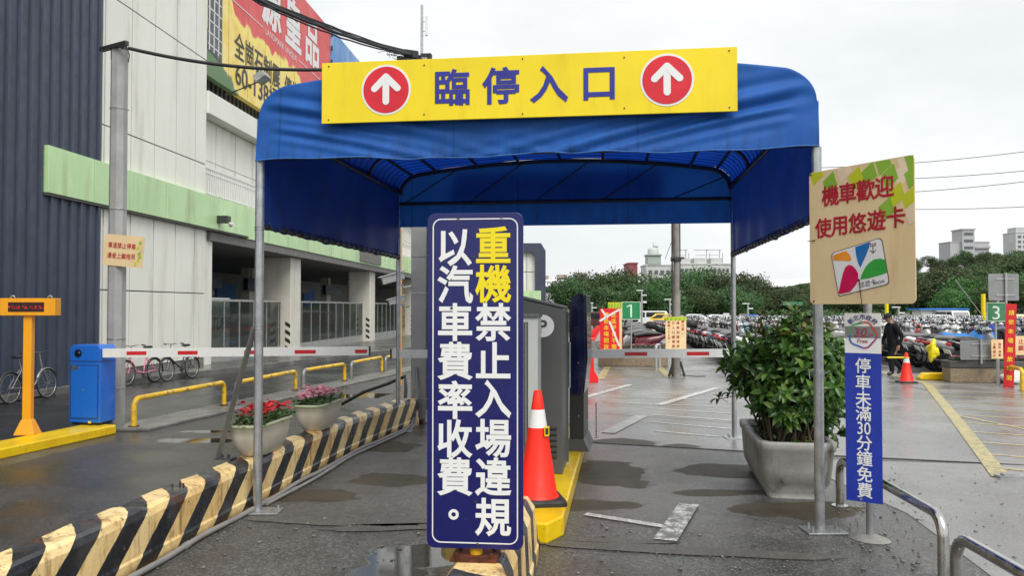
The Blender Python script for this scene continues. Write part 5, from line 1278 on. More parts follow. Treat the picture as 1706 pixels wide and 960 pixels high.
# ================================================================== POTTED SHRUB
PRZ = R(-9.5); g = (2.505, 7.02)
t = thing('concrete_planter', 'long grey concrete tub holding a dense green shrub beside the right front post', 'planter', (g[0], g[1], 0), PRZ)
M_tub = pm('rough_tub_concrete', (.35, .345, .32), .6, var=.2, vs_=2.2, dirt=(.06, .06, .045), dirt_amt=1.1, dscale=(6, 6, .7), bmp=.6, bs_=40)
def tub(wd, L, z, c):
    out = []
    for sx, sy, a in ((1,-1,-90),(1,1,0),(-1,1,90),(-1,-1,180)):
        for i in range(5): q = R(a + 22.5*i); out.append(Vector((sx*(wd/2 - c) + c*math.cos(q), L/2 + sy*(L/2 - c) + c*math.sin(q), z)))
    return out
TH_ = .51
def off(r_, dy): return [p + Vector((0, dy, 0)) for p in r_]
mb = MB(); mb.loft([off(tub(.47, 1.26, .0, .08), .10), off(tub(.52, 1.30, .05, .10), .13), off(tub(.60, 1.42, .14, .10), .06), off(tub(.62, 1.46, .26, .10), .02), off(tub(.64, 1.5, .42, .10), 0), off(tub(.67, 1.53, .44, .10), -.015), off(tub(.68, 1.54, TH_ - .02, .10), -.02), off(tub(.67, 1.53, TH_, .10), -.015), off(tub(.56, 1.42, TH_, .11), .04), off(tub(.55, 1.41, TH_ - .08, .11), .045)], caps=True)
obj('tub', mb, M_tub, t)
mb = MB(); mb.prism([(p.x, p.y) for p in off(tub(.555, 1.415, 0, .11), .043)], TH_ - .10, TH_ - .06, 'xy'); obj('soil', mb, M_soil, t)
M_leaf = leaf_mat('shrub_leaves', (.022, .072, .013), (.060, .150, .024), (.15, .26, .045), .26, .25)
M_leafr = leaf_mat('reddish_shrub_tips', (.09, .10, .02), (.13, .09, .03), (.12, .16, .03), .3, .25)
M_twig = pm('brown_twig', (.07, .05, .035), .7, var=.3)
S = thing('potted_shrub', 'dense dark green leafy shrub with reddish tips growing in the concrete tub', 'shrub', (g[0], g[1], TH_ - .08), PRZ)
r_ = random.Random(11); tw = MB(); lf = MB(); lt = MB()
tips = []
cen = Vector((.17, .72, .58)); rad = Vector((.62, .80, .60))
for i in range(124):
    b0 = Vector((r_.uniform(-.2, .2), r_.uniform(.12, 1.3), 0))
    # a tip spread over the crown's volume
    while True:
        q = Vector((r_.uniform(-1, 1), r_.uniform(-1, 1), r_.uniform(-.9, 1)))
        if .5 < q.length < 1.0: break
    q = Vector((q.x*rad.x*(1 if q.z > -.4 else .75), q.y*rad.y, q.z*rad.z)) + cen; q.z = max(q.z, .08); q += Vector((r_.gauss(0, .05), r_.gauss(0, .05), r_.gauss(0, .07)))
    mid = b0.lerp(q, .5) + Vector((r_.gauss(0, .05), r_.gauss(0, .05), .10))
    tw.tube([b0, b0.lerp(mid, .5) + Vector((0, 0, .05)), mid, mid.lerp(q, .6), q], [.011, .010, .008, .006, .004], 5)
    tips.append((q, (q - mid).normalized()))
    for k in range(5):
        f = r_.uniform(.35, .95); p = mid.lerp(q, f); d = Vector((r_.gauss(0, 1), r_.gauss(0, 1), r_.uniform(-.1, 1))).normalized(); e = p + d*r_.uniform(.08, .2)
        tw.tube([p, p.lerp(e, .5) + Vector((0, 0, .015)), e], [.005, .004, .003], 4); tips.append((e, d))
for q, d in tips:
    top = q.z > 1.02 and r_.random() < .5
    d = (d + Vector((0, 0, .5)) + (q - cen)*.6).normalized(); s = d.orthogonal().normalized(); n = r_.randint(7, 10); ph = r_.random()*6
    for k in range(n):
        a = 2.4*k + ph; el = r_.uniform(-.35, .9) if k < n - 2 else 1.2
        dv = (Matrix.Rotation(a, 3, d) @ s) + d*el + Vector((0, 0, -.15)); L = r_.uniform(.08, .14)
        leaf(lt if top and k > n - 4 else lf, q - d*.03*(n - k)/n*2, dv, d, L, L*r_.uniform(.36, .46), r_.uniform(.1, .5), 0, .22)
for i in range(260):       # low weeds at the tub's rim
    p = Vector((r_.uniform(-.27, .27), r_.uniform(.03, 1.35), .02)); a = r_.uniform(0, 6.28); leaf(lf if i % 3 else lt, p + Vector((0, 0, r_.uniform(0, .08))), Vector((math.cos(a), math.sin(a), r_.uniform(0, .9))), Vector((0, 0, 1)), .05, .028, .3)
# a drooping twig over the entry lane
p0 = Vector((-.42, .62, .42)); 
for dz, L in ((0, .34), (.06, .22)):
    e = p0 + Vector((-.20 if dz == 0 else -.1, -.05, -.03 + dz)); tw.tube([p0 + Vector((.2, 0, .05)), p0, e], [.005, .004, .003], 4)
    for k in range(7): a = 2.4*k; leaf(lf, e, Vector((math.cos(a)*.7 - .5, math.sin(a)*.5, .5*math.sin(a*1.7) - .1)), Vector((0, 0, 1)), .11, .036, .4)
obj('stems', tw, M_twig, S); lo = obj('leaves', lf, M_leaf, S); obj('young_leaves', lt, M_leafr, S)
# ================================================================== SCOOTERS
M_seat = pm('black_vinyl_seat', (.022, .022, .023), .35); M_gseat = pm('grey_vinyl_seat', (.16, .16, .155), .4)
M_engine = pm('engine_black', (.02, .02, .021), .5, .2); M_plate = pm('white_number_plate', (.74, .75, .74), .35); M_tail = pm('red_lens', (.45, .015, .015), .15)
M_mirror = pm('mirror_glass', (.8, .82, .84), .06, 1.0); M_lens = pm('clear_lens', (.65, .66, .66), .1)
COLS = {'black': (.014, .014, .016), 'white': (.72, .72, .71), 'silver': (.34, .35, .36), 'red': (.30, .015, .02), 'dark blue': (.02, .035, .10), 'grey': (.13, .135, .14), 'maroon': (.12, .012, .02), 'light blue': (.22, .36, .48), 'cream': (.62, .55, .42)}
M_body = {k: pm('scooter_' + k.replace(' ', '_') + '_paint', v, .22, coat=.5, var=.05) for k, v in COLS.items()}
def sec_x(x, zc, w_, h, n=12, p=2.6):
    out = []
    for i in range(n):
        q = 2*math.pi*i/n; c, s = math.cos(q), math.sin(q); out.append(Vector((x, w_/2*math.copysign(abs(c)**(2/p), c), zc + h/2*math.copysign(abs(s)**(2/p), s))))
    return out
def sec_z(z, xc, wx, wy, n=12, p=2.6):
    out = []
    for i in range(n):
        q = 2*math.pi*i/n; c, s = math.cos(q), math.sin(q); out.append(Vector((xc + wx/2*math.copysign(abs(c)**(2/p), c), wy/2*math.copysign(abs(s)**(2/p), s), z)))
    return out
def scooter_parts(col, gseat=False, box=False, low=False):
    """list of (name, parent name, MB, material)"""
    out = []; n = 8 if low else 12; tm = 12 if low else 24; bm = M_body[col]
    b = MB(); b.loft([sec_x(-.93, .80, .08, .05, n), sec_x(-.84, .78, .20, .13, n), sec_x(-.66, .71, .30, .25, n), sec_x(-.40, .63, .36, .36, n), sec_x(-.14, .57, .36, .44, n), sec_x(-.02, .45, .30, .40, n)])
    b.loft([sec_x(-.12, .29, .34, .08, n), sec_x(.34, .29, .36, .08, n)])
    b.loft([sec_z(.24, .34, .10, .34, n), sec_z(.55, .43, .15, .44, n), sec_z(.80, .45, .20, .44, n), sec_z(.96, .40, .18, .34, n), sec_z(1.03, .36, .10, .24, n)])
    b.grid(lambda u, v: Vector((.63 + .27*math.cos(R(20) + R(150)*u), .075*(2*v-1), .24 + .27*math.sin(R(20) + R(150)*u) - .03*(2*v-1)**2)), 8 if low else 12, 4)
    out.append(('body', None, b, bm))
    s = MB(); s.loft([sec_x(-.78, .86, .16, .05, n), sec_x(-.66, .87, .27, .11, n), sec_x(-.38, .86, .30, .13, n), sec_x(-.16, .82, .26, .12, n), sec_x(.0, .80, .20, .08, n)]); out.append(('seat', None, s, M_gseat if gseat else M_seat))
    e = MB(); e.box((-.40, .0, .34), (.60, .30, .30)); e.box((-.78, 0, .50), (.26, .24, .18), rot=Matrix.Rotation(R(-20), 3, 'Y')); e.box((-.57, .1, .26), (.42, .06, .12)); e.tube([(-.2, -.12, .2), (-.45, -.15, .22), (-.52, -.16, .27)], .03, 6); e.tube([(-.5, -.17, .27), (-.92, -.18, .36)], [.05, .055], 8)
    e.grid(lambda u, v: Vector((-.62 - .30*math.sin(1.5*u) , .1*(2*v-1), .55 + .03 - .32*u*u)), 5, 3); e.tube([(.0, .12, .2), (-.02, .22, .02)], .012, 5)
    out.append(('engine', None, e, M_engine))
    for x in (-.58, .63):
        w_ = MB(); w_.torus((x, 0, .24), .19, .052, 'Y', tm, 6 if low else 8); out.append(('wheel', None, w_, M_tyre))
        r_ = MB(); r_.cyl((x, 0, .24), .13, .06, 14, 'Y'); out.append(('rim', 'wheel', r_, M_spoke if col in ('white', 'silver') else M_engine))
    f = MB()
    for y in (-.085, .085): f.tube([(.63, y, .24), (.50, y, .60)], .02, 6)
    f.box((.5, 0, .6), (.08, .2, .06)); out.append(('fork', None, f, M_engine))
    h = MB(); h.tube([(.24, -.35, 1.01), (.30, -.18, 1.04), (.36, 0, 1.05), (.30, .18, 1.04), (.24, .35, 1.01)], .016, 6)
    for y in (-1, 1): h.tube([(.24, y*.36, 1.01), (.28, y*.24, 1.03)], .022, 6); h.tube([(.33, y*.2, 1.03), (.27, y*.36, 1.035)], .006, 4)
    out.append(('handlebar', None, h, M_black))
    k = MB(); k.ball((.38, 0, 1.05), (.11, .17, .085), n, 6); out.append(('headlight_cowl', None, k, bm))
    l = MB(); l.ball((.46, 0, 1.04), (.045, .10, .055), n, 6); out.append(('headlight', 'headlight_cowl', l, M_lens))
    for y in (-1, 1):
        m_ = MB(); m_.tube([(.30, y*.2, 1.05), (.30, y*.27, 1.16), (.26, y*.34, 1.23)], .007, 5); m_.ball((.255, y*.36, 1.26), (.02, .075, .05), n, 6)
        out.append(('mirror', None, m_, bm if col in ('white', 'silver') else M_black))
        g_ = MB(); g_.ball((.242, y*.36, 1.26), (.014, .066, .042), n, 5); out.append(('mirror_glass', 'mirror', g_, M_mirror))
    p_ = MB(); p_.box((-.93, 0, .545), (.012, .27, .15), rot=Matrix.Rotation(R(-24), 3, 'Y')); out.append(('number_plate', None, p_, M_plate))
    t_ = MB(); t_.ball((-.915, 0, .745), (.05, .11, .045), n, 6); out.append(('tail_light', None, t_, M_tail))
    if box: x_ = MB(); x_.loft([sec_x(-1.05, 1.0, .30, .2, n, 4), sec_x(-1.0, 1.02, .4, .28, n, 4), sec_x(-.72, 1.02, .4, .28, n, 4), sec_x(-.66, 1.0, .3, .2, n, 4)]); out.append(('top_box', None, x_, M_black))
    return out
def scooter_proto(col, **k):
    root = bpy.data.objects.new('scooter', None); COL.objects.link(root); cur = {}
    for name, par, mb, mat in scooter_parts(col, **k): cur[name] = obj(name, mb, mat, cur[par] if par else root)
    return root
def scooter_merged(col, low=True, **k):
    mb = MB(); mats = []
    for name, par, m_, mat in scooter_parts(col, low=low, **k):
        if mat not in mats: mats.append(mat)
        mb.merge(m_, 0) if False else mb.merge(MBi(m_, mats.index(mat)))
    return mb, mats
def MBi(m_, i): o = MB(); o.v, o.f, o.s, o.m = m_.v, m_.f, m_.s, [i]*len(m_.f); return o
kinds = [('black', {}), ('white', dict(gseat=True)), ('silver', dict(gseat=True)), ('red', dict(gseat=True)), ('dark blue', {}), ('grey', dict(gseat=True)), ('maroon', {}), ('light blue', {}), ('black', dict(box=True)), ('cream', {})]
weights = [26, 26, 16, 7, 7, 8, 5, 3, 5, 5]
rs = random.Random(23)
AX = R(-7.4)
slots = []
def row(x0, d0, d1, fwd, name, pitch=.64):
    d = d0
    while d < d1:
        slots.append((.13*d + x0 + rs.uniform(-.2, .2), d, fwd, name)); d += pitch * rs.uniform(.9, 1.12)
# rows run away from the entry; tails or noses face the aisles
row(.45, 25.6, 66, -1, 'west'); row(4.45, 23.8, 76, 1, 'first'); row(6.35, 23.9, 76, -1, 'second')
row(9.55, 20.6, 76, 1, 'third'); row(11.45, 21.2, 76, -1, 'fourth')
for k in range(5):
    x0 = 14.9 + 5.3*k; row(x0, 21.5 if k == 0 else 22, 76, 1, 'far'); row(x0 + 1.9, 22, 76, -1, 'far')
row(-4.2, 40, 76, 1, 'west')
def vis(x, d):
    px = 853 + F_PX*x/d; return 985 < px < 1740
slots = [s for s in slots if vis(s[0], s[1])]
def shown(s):
    px = 853 + F_PX*s[0]/s[1]; return not (1232 < px < 1408)
front = [s for s in slots if shown(s)]; hid = [s for s in slots if not shown(s)]
front.sort(key=lambda s: s[1])
NPART, NIND = 100, 290
protos = {}; merged = {}
def kind_for(s, i):
    return rs.choices(range(len(kinds)), weights)[0]
ORD = ['nearest', 'second', 'third', 'fourth', 'fifth', 'sixth', 'seventh', 'eighth', 'ninth', 'tenth', 'eleventh', 'twelfth']
ROWN = {'west': 'the row beside the number one sign', 'first': 'the row behind the beige notice', 'second': 'the second row behind the potted shrub', 'third': 'the row behind the walking person', 'fourth': 'the row behind the number three planter', 'far': 'the rows past the number three sign'}
cnt = {}
bands = lambda d: 'front part' if d < 33 else 'middle' if d < 45 else 'far end'
special = {}
rest = MB(); rest_mats = []
for i, s in enumerate(front):
    x, d, fwd, rn = s; ki = kind_for(s, i); c0 = cnt.get(rn, 0)
    if rn == 'west' and c0 == 0: ki = 6
    if rn == 'third' and c0 == 0: ki = 0
    if rn == 'first' and c0 == 0: ki = 0
    cname, kw = kinds[ki]; rz = (AX if fwd > 0 else AX + math.pi) + R(rs.uniform(-11, 11)); lean = R(rs.uniform(2, 6))
    if i < NPART:
        if ki not in protos: protos[ki] = scooter_proto(cname, **kw); o = protos[ki]
        else: o = copy_tree(protos[ki])
        cnt[rn] = c0 + 1
        lab = f"{cname} scooter, the {ORD[c0]} one in {ROWN[rn]}" if c0 < 8 else f"{cname} scooter packed in the {bands(d)} of {ROWN[rn]}"
        if rn == 'third' and c0 == 0: lab = 'black scooter with a yellow bag tied at its tail beside the concrete planter'; special['bag'] = (x, d, rz)
        if rn == 'third' and c0 == 2: special['tarp'] = (x, d, rz)
        if rn == 'west' and c0 == 0: lab = 'maroon scooter seen side on just behind the number one planter'
        grp = 'scooters in ' + ROWN[rn] if c0 < 8 else f"{cname} scooters in the {bands(d)} of {ROWN[rn]}"
    elif i < NIND:
        if ki not in merged: mb, mats = scooter_merged(cname, **kw); merged[ki] = obj('scooter', mb, mats); o = merged[ki]
        else: o = merged[ki].copy(); COL.objects.link(o)
        lab = f"{cname} scooter packed in the {bands(d)} of {ROWN[rn]}"; grp = f"{cname} scooters in the {bands(d)} of {ROWN[rn]}"
    else:
        hid.append(s); continue
    tag(o, lab, 'scooter', grp); o.location = (x, d, .004); o.rotation_euler = (lean, 0, rz); o.scale = (1.08, 1.1, 1.1)
# the rest: masses seen only as tops, or wholly behind the shrub and the signs
cache = {}
for s in hid:
    ki = kind_for(s, 0)
    if ki not in cache: cache[ki] = scooter_merged(kinds[ki][0], **kinds[ki][1])
    mb, mats = cache[ki]
    M = Matrix.Translation((s[0], s[1], .004 + gz(s[1]))) @ Matrix.Rotation((AX if s[2] > 0 else AX + math.pi) + R(rs.uniform(-7, 7)), 4, 'Z') @ Matrix.Rotation(R(4), 4, 'X') @ Matrix.Diagonal((1.08, 1.1, 1.1, 1))
    for mt in mats:
        if mt not in rest_mats: rest_mats.append(mt)
    k = MB(); k.v, k.f, k.s = mb.v, mb.f, mb.s; k.m = [rest_mats.index(mats[q]) for q in mb.m]; rest.merge(k, 0, M)
struct('distant_scooters', rest, rest_mats, kind='stuff')
# things on scooters
def rag(name, label, cat, c, rx, ry, rz_, mat, seed, n=20, m=12):
    r_ = random.Random(seed); mb = MB()
    mb.ball((0, 0, 0), (rx, ry, rz_), n, m)
    for i, v in enumerate(mb.v):
        k = 1 + .55*mnoise.noise((v.x*9 + seed, v.y*9, v.z*7)) + .22*mnoise.noise((v.x*19, v.y*19 + seed, v.z*15)); mb.v[i] = v*k
    o = obj(name, mb, mat); o.location = c; return tag(o, label, cat)
M_bag = pm('yellow_plastic_bag', srgb(242, 222, 30), .3, var=.08)
p = P(1553, 577, special['bag'][1]); rag('plastic_bag', 'crumpled yellow plastic bag tied to the black scooter tail beside the planter', 'bag', (p.x, special['bag'][1] - .02, .66), .12, .12, .25, M_bag, 3, 30, 20)
M_bt = tarp('light_blue_tarpaulin', srgb(70, 140, 215), .1)
sx, sdx = special['tarp'][0], special['tarp'][1]
def cover(name, label, x, d, rz, mat, L=1.3, seed=1):
    mb = MB()
    def f(u, v):
        a = (u - .5) * L; b = (v - .5)*2; top = 1.0 + .22*math.exp(-((a - .35)/.22)**2) + .10*mnoise.noise((a*5, b*4, seed)) + .05*mnoise.noise((a*12, b*9, seed)); q = abs(b); zz = top*(1 - q**2.2*.62); yy = .40*math.copysign(min(1, q*1.3), b)*(1 + .35*mnoise.noise((a*6, b*2, seed)))
        return Vector((a, yy, zz + .03))
    mb.grid(f, 30, 18); o = obj(name, mb, mat); o.location = (x, d, 0); o.rotation_euler = (0, 0, rz); return tag(o, label, 'cover')
cover('rain_cover', 'light blue tarpaulin thrown over a scooter behind the yellow bag', sx + .1, sdx, special['tarp'][2], M_bt)
cover('rain_cover', 'small deep blue rain cover on a scooter above the grey board', 13.1, 22.4, AX, tarp('deep_blue_cover', srgb(30, 70, 170), .1), .9, 4)

# ================================================================== LOT FURNITURE
M_agg = pm('exposed_aggregate', (.26, .20, .13), .6, var=.25, vs_=14, dirt=(.10, .08, .055), dirt_amt=.7, dscale=(2.5, 2.5, 1.0), bmp=.4, bs_=60)
M_cap = pm('dark_planter_cap', (.07, .07, .065), .5, var=.2)
M_postg = pm('grey_post_paint', (.40, .41, .41), .4, .2, var=.08)
def lot_planter(label, a, L, D, H, rz, flower, seed):
    t = thing('lot_planter', label, 'planter', (a.x, a.y, .004), rz); r_ = random.Random(seed)
    mb = MB(); mb.bx(0, L, 0, D, 0, H*.68); obj('trough', mb, M_agg, t, bevel=.02)
    mb = MB(); mb.bx(-.02, L+.02, -.02, D+.02, H*.68 + .004, H); obj('cap', mb, M_cap, t, bevel=.015)
    mb = MB(); mb.bx(.08, L-.08, .08, D-.08, H, H + .012); obj('soil', mb, M_soil, t)
    lf, fl = MB(), MB()
    for i in range(170):
        p = Vector((r_.uniform(.08, L-.08), r_.uniform(.08, D*.6), H + r_.uniform(.0, .06))); q = r_.uniform(0, 6.28); leaf(lf, p, Vector((math.cos(q), math.sin(q), .5)), Vector((0,0,1)), .06, .05, .3)
    for i in range(90):
        c = Vector((r_.uniform(.1, L-.1), r_.uniform(.06, D*.5), H + r_.uniform(.05, .11)))
        for k in range(4): q = 6.28*k/4 + r_.random(); leaf(fl, c, Vector((math.cos(q), math.sin(q), .4)), Vector((0,0,1)), .04, .04, .3)
    obj('leaves', lf, M_fleaf, t)
    if flower: obj('petals', fl, M_pinkfl, t)
    return t
a = G(998, 611); lot_planter('tan concrete planter in front of the number one sign', a, G(1112, 611).x - a.x, 1.3, .56, R(-5), True, 2)
a = G(1583, 638); lot_planter('brown stained concrete planter with pink flowers by the number three sign', a, 1.85, .5, .50, R(-9), True, 7)
a = G(1533, 634); t = thing('yellow_kerb', 'low mossy yellow kerb stub left of the brown planter', 'kerb', (a.x, a.y, .004), R(-4)); mb = MB(); mb.prism([(0, 0), (.75, 0), (.75, .17), (.12, .17), (.0, .06)], 0, .25); obj('kerb', mb, M_kerb, t, bevel=.03)
M_gsign = pm('green_sign_sheet', srgb(40, 140, 88), .35); M_gsign2 = pm('dull_green_sign_sheet', srgb(66, 130, 92), .4)
def num_sign(label, ch, px0, py0, px1, py1, Y, mat, zfoot, rz=0, fs=.8):
    zfoot += gz(Y)
    a, b = P(px0, py1, Y), P(px1, py0, Y); W_, H_ = b.x - a.x, b.z - a.z
    t = thing('number_sign', label, 'sign', ((a.x+b.x)/2, Y, zfoot), rz); z0 = a.z - zfoot
    mb = MB(); mb.bx(-W_/2, W_/2, 0, .012, z0, z0 + H_); obj('board', mb, mat, t)
    mb = MB(); frame2d(mb, rrect(W_, H_, .01, 0, z0 + H_/2), rrect(W_*.94, H_*.94, .01, 0, z0 + H_/2), -.002, 0); put_text(mb, ch, 0, z0 + H_*.5, H_*fs, -.004, .0)
    if ch == '1': mb.prism(capsule((-.11*W_/.53, z0 + H_*.74), (.0, z0 + H_*.82), .035), -.004, 0); mb.prism(capsule((.0, z0 + H_*.2), (.0, z0 + H_*.81), .05, 3), -.0045, 0)
    obj('numeral', mb, pm('pale_numeral', srgb(225, 235, 222), .4), t)
    mb = MB(); mb.tube([(0, .035, 0), (0, .035, z0 + H_*.9)], .022, 8); obj('post', mb, M_postg, t); return t
num_sign('square green sign with a white figure one rising from the tan planter', '1', 1036, 503, 1067, 533, 23.7, M_gsign, .5, R(-4), .95)
num_sign('dull green sign with a white figure three above the brown planter', '3', 1645, 504, 1674, 536, 18.6, M_gsign2, .45, R(-6), 1.0)
M_bann = pm('red_banner_sheet', srgb(222, 22, 26), .4, var=.05); M_bytext = pm('yellow_banner_ink', srgb(238, 206, 40), .45)
M_notice = pm('pale_notice_sheet', srgb(240, 208, 160), .45)
def panel(name, label, cat, px0, py0, px1, py1, Y, mat, cols, ink, fs, tilt=0, lean=0, th=.01, zmin=None, band=None, rz=0, fn=None):
    a, b = P(px0, py1, Y), P(px1, py0, Y); W_, H_ = b.x - a.x, b.z - a.z
    t = thing(name, label, cat, ((a.x+b.x)/2, Y, a.z), 0); t.rotation_euler = (lean, tilt, rz)
    mb = MB(); mb.bx(-W_/2, W_/2, 0, th, 0, H_); obj('board', mb, mat, t)
    mb = MB()
    for txt, u, v0, v1 in cols:
        n = len(txt); pit = (v0 - v1)*H_/n; put_col(mb, txt, -W_/2 + u*W_, v0*H_, pit, min(pit*.9, fs), -.004, .015)
    if mb.v: obj('lettering', mb, ink, t)
    if band:
        mb = MB(); mb.bx(-W_/2, W_/2, -.0015, 0, H_*(1-band), H_)
        for q in range(5): mb.prism([(-W_/2 + W_*q/5, H_*(1-band)), (-W_/2 + W_*(q+.5)/5, H_*(1-band*1.0)), (-W_/2 + W_*(q+.9)/5, H_*(1-band*.3)), (-W_/2 + W_*(q+.4)/5, H_*(1-band*.2))], -.003, -.0015, mi=1)
        obj('printed_band', mb, [M_lime, M_leafg], t)
    if fn: fn(t, W_, H_)
    return t
def tapes(t, W_, H_):
    mb = MB()
    for p, q in (((-.40, .97), (-.12, .80)), ((-.5, .74), (.48, .97)), ((.0, .72), (.48, .22))): mb.prism(capsule((p[0]*W_, p[1]*H_), (q[0]*W_, q[1]*H_), .055, 2), -.007, -.005)
    put_text(mb, '公告', -.36*W_, .08*H_, .1, -.004, .01); obj('white_tape', mb, M_white, t)
panel('red_banner_board', 'red board with yellow characters crossed by white tape in the tan planter', 'sign', 1000, 514, 1032, 594, 22.6, M_bann, [('此區平日不開放', .72, .93, .0), ('請依本場開放時', .32, .93, .0)], M_bytext, .15, lean=R(-3), fn=tapes)
panel('pale_notice_board', 'pale yellow topped notice board standing behind the red taped board', 'sign', 1013, 504, 1036, 590, 23.6, M_notice, [], M_redtext, .1, band=.12)
M_browntext = pm('brown_red_ink', srgb(165, 70, 50), .45)
panel('pale_notice_board', 'pale notice with four columns of small red characters tied to the concrete lamp pole', 'sign', 1109, 528, 1143, 594, 19.25, M_notice, [('請注意。', .84, .92, .55), ('機車如違規停放', .60, .90, .08), ('於入口處補票上', .38, .90, .08), ('每輛300元。', .16, .90, .34)], M_browntext, .075, band=.1)
panel('tall_banner_board', 'tall narrow red board with yellow characters leaning by the number three planter', 'sign', 1672, 506, 1686, 649, 17.3, pm('worn_red_banner', srgb(200, 26, 30), .5, var=.15), [('請依本場開放時間', .52, .95, .08)], M_bytext, .115, tilt=R(3.5), lean=R(-2), rz=R(-10))
panel('small_notice_board', 'small beige notice with red lines beside the grey board on the planter', 'sign', 1652, 566, 1671, 598, 18.3, M_notice, [('上鎖', .25, .85, .5), ('拖吊', .7, .85, .5), ('禁止', .25, .45, .1), ('停車', .7, .45, .1)], M_redtext, .07, band=.0)
panel('small_notice_board', 'beige notice with red characters at the right edge beyond the leaning banner', 'sign', 1692, 560, 1722, 592, 18.9, M_notice, [('止鎖', .3, .9, .2), ('停拖', .7, .9, .2)], M_redtext, .15)
def back_sign(label, px0, py0, px1, py1, Y, zf, pxp, ptop=None):
    zf += gz(Y)
    a, b = P(px0, py1, Y), P(px1, py0, Y); W_, H_ = b.x - a.x, b.z - a.z; xp = P(pxp, py0, Y).x; t = thing('road_sign', label, 'sign', (xp, Y, zf), 0)
    mb = MB(); mb.prism(rrect(W_, H_, .03, (a.x+b.x)/2 - xp, (a.z+b.z)/2 - zf), .02, .03); obj('board', mb, M_sheetback, t)
    mb = MB(); top = b.z - zf + (.02 if ptop is None else ptop); mb.tube([(0, -.01, 0), (0, -.01, top)], .026, 8); obj('post', mb, M_postg, t)
    mb = MB()
    for q in (.2, .8): mb.bx(-W_*.3, W_*.3, .005, .02, a.z - zf + H_*q - .015, a.z - zf + H_*q + .015); mb.tube([(0, -.04, a.z - zf + H_*q), (0, .0, a.z - zf + H_*q)], .035, 8)
    obj('clamp', mb, M_postg, t); return t
back_sign('grey back of a rectangular sign standing low in the brown planter', 1601, 567, 1654, 600, 18.4, .45, 1634)
back_sign('large grey back of a square sign on a tall post above the number three', 1648, 456, 1698, 501, 17.9, .0, 1675)
def hoop_px(label, px, py, H, mat, gr):
    a = G(px, py); return hoop('hoop_guard', label, a, a + Vector((.25, .8, 0)), H, .04, (mat, mat), gr, bend=.09)
hoop_px('grey hoop guard at the right end of the tan planter', 1093, 618, .70, M_postg, 'painted hoop guards in the scooter lot')
hoop_px('yellow hoop guard at the right frame edge beside the leaning banner', 1703, 652, .45, M_yhoop, 'painted hoop guards in the scooter lot')
a = G(1663, 645); t = thing('short_post', 'short grey post with square foot in front of the brown planter', 'post', a, 0); mb = MB(); mb.tube([(0, 0, 0), (0, 0, .62)], .035, 10); mb.box((0, 0, .006), (.22, .18, .012)); obj('post', mb, M_postg, t)
rag('sand_sack', 'white sand sack lying behind the leaning red banner', 'sack', G(1693, 641) + Vector((.1, .1, .14)), .3, .2, .16, M_white, 8)
a = G(1682, 797); t = thing('drain_cover', 'small raised metal cover at the end of the yellow line', 'cover', a, R(-5)); mb = MB(); mb.prism(rrect(.26, .12, .03), 0, .03, 'xy'); mb.prism(rrect(.16, .07, .02), .03, .045, 'xy'); obj('cover', mb, M_galv, t)
# yellow height posts
for px, py, Y, lab in ((1477, 500, 52, 'tall yellow post rising behind the head of the walking person'), (1638, 490, 46, 'tall yellow post with a wire stay left of the number three sign')):
    p = P(px, py, Y); t = thing('yellow_post', lab, 'post', (p.x, Y, gz(Y)), 0, 'tall yellow posts in the lot'); mb = MB(); p.z -= gz(Y); mb.tube([(0, 0, 0), (0, 0, p.z)], .12, 10); obj('post', mb, M_orange if False else M_ysign, t)
    if px > 1600: mb = MB(); mb.tube([(-.1, 0, p.z - 1.2), (-1.6, 0, p.z + .8)], .03, 5); mb.tube([(.1, 0, p.z - 1.2), (.9, 0, p.z - .4)], .03, 5); obj('stay', mb, M_galv, t)
# concrete lamp pole behind the entry arm
a = G(1127, 629); t = thing('wooden_utility_pole', 'weathered grey utility pole with a clamp band behind the entry arm', 'pole', a, 0); ZU = 4.6
mb = MB(); mb.tube([(0, 0, 0), (0, 0, 1.2), (.03, 0, 2.6), (.01, 0, 4.2), (-.02, 0, 6.4)], [.105, .10, .09, .10, .09], 12); obj('shaft', mb, pm('weathered_pole', (.27, .25, .22), .7, var=.25, vs_=3, dirt=(.07, .06, .05), dirt_amt=.6, dscale=(8, 8, .7), bmp=.3), t)
mb = MB(); mb.tube([(-.12, -.06, 0), (-.11, -.07, 2), (-.1, -.06, 6.2)], .022, 6); mb.tube([(.09, -.08, 2.2), (.1, -.06, 6)], .012, 5); mb.torus((0, 0, 2.95), .115, .03, 'Z', 14, 6); mb.box((.02, -.1, 3.0), (.34, .06, .05)); mb.tube([(-.2, -.05, .02), (-.14, -.06, .22), (-.1, -.05, .35)], .035, 6); mb.tube([(.2, -.03, .02), (.13, -.05, .25), (.09, -.05, .4)], .03, 6); mb.tube([(.1, -.03, .06), (.5, .05, .02), (.75, .1, .02)], .012, 5); obj('clamps_and_cables', mb, M_dark, t)
a2 = a + Vector((.17, .35, 0)); t = thing('steel_post', 'plain grey steel post standing right behind the weathered pole', 'post', a2, 0); mb = MB(); mb.tube([(0, 0, 0), (0, 0, 1.0)], .075, 12); mb.tube([(0, 0, 1.0), (0, 0, 1.04)], [.08, .03], 12); obj('post', mb, M_postg, t)
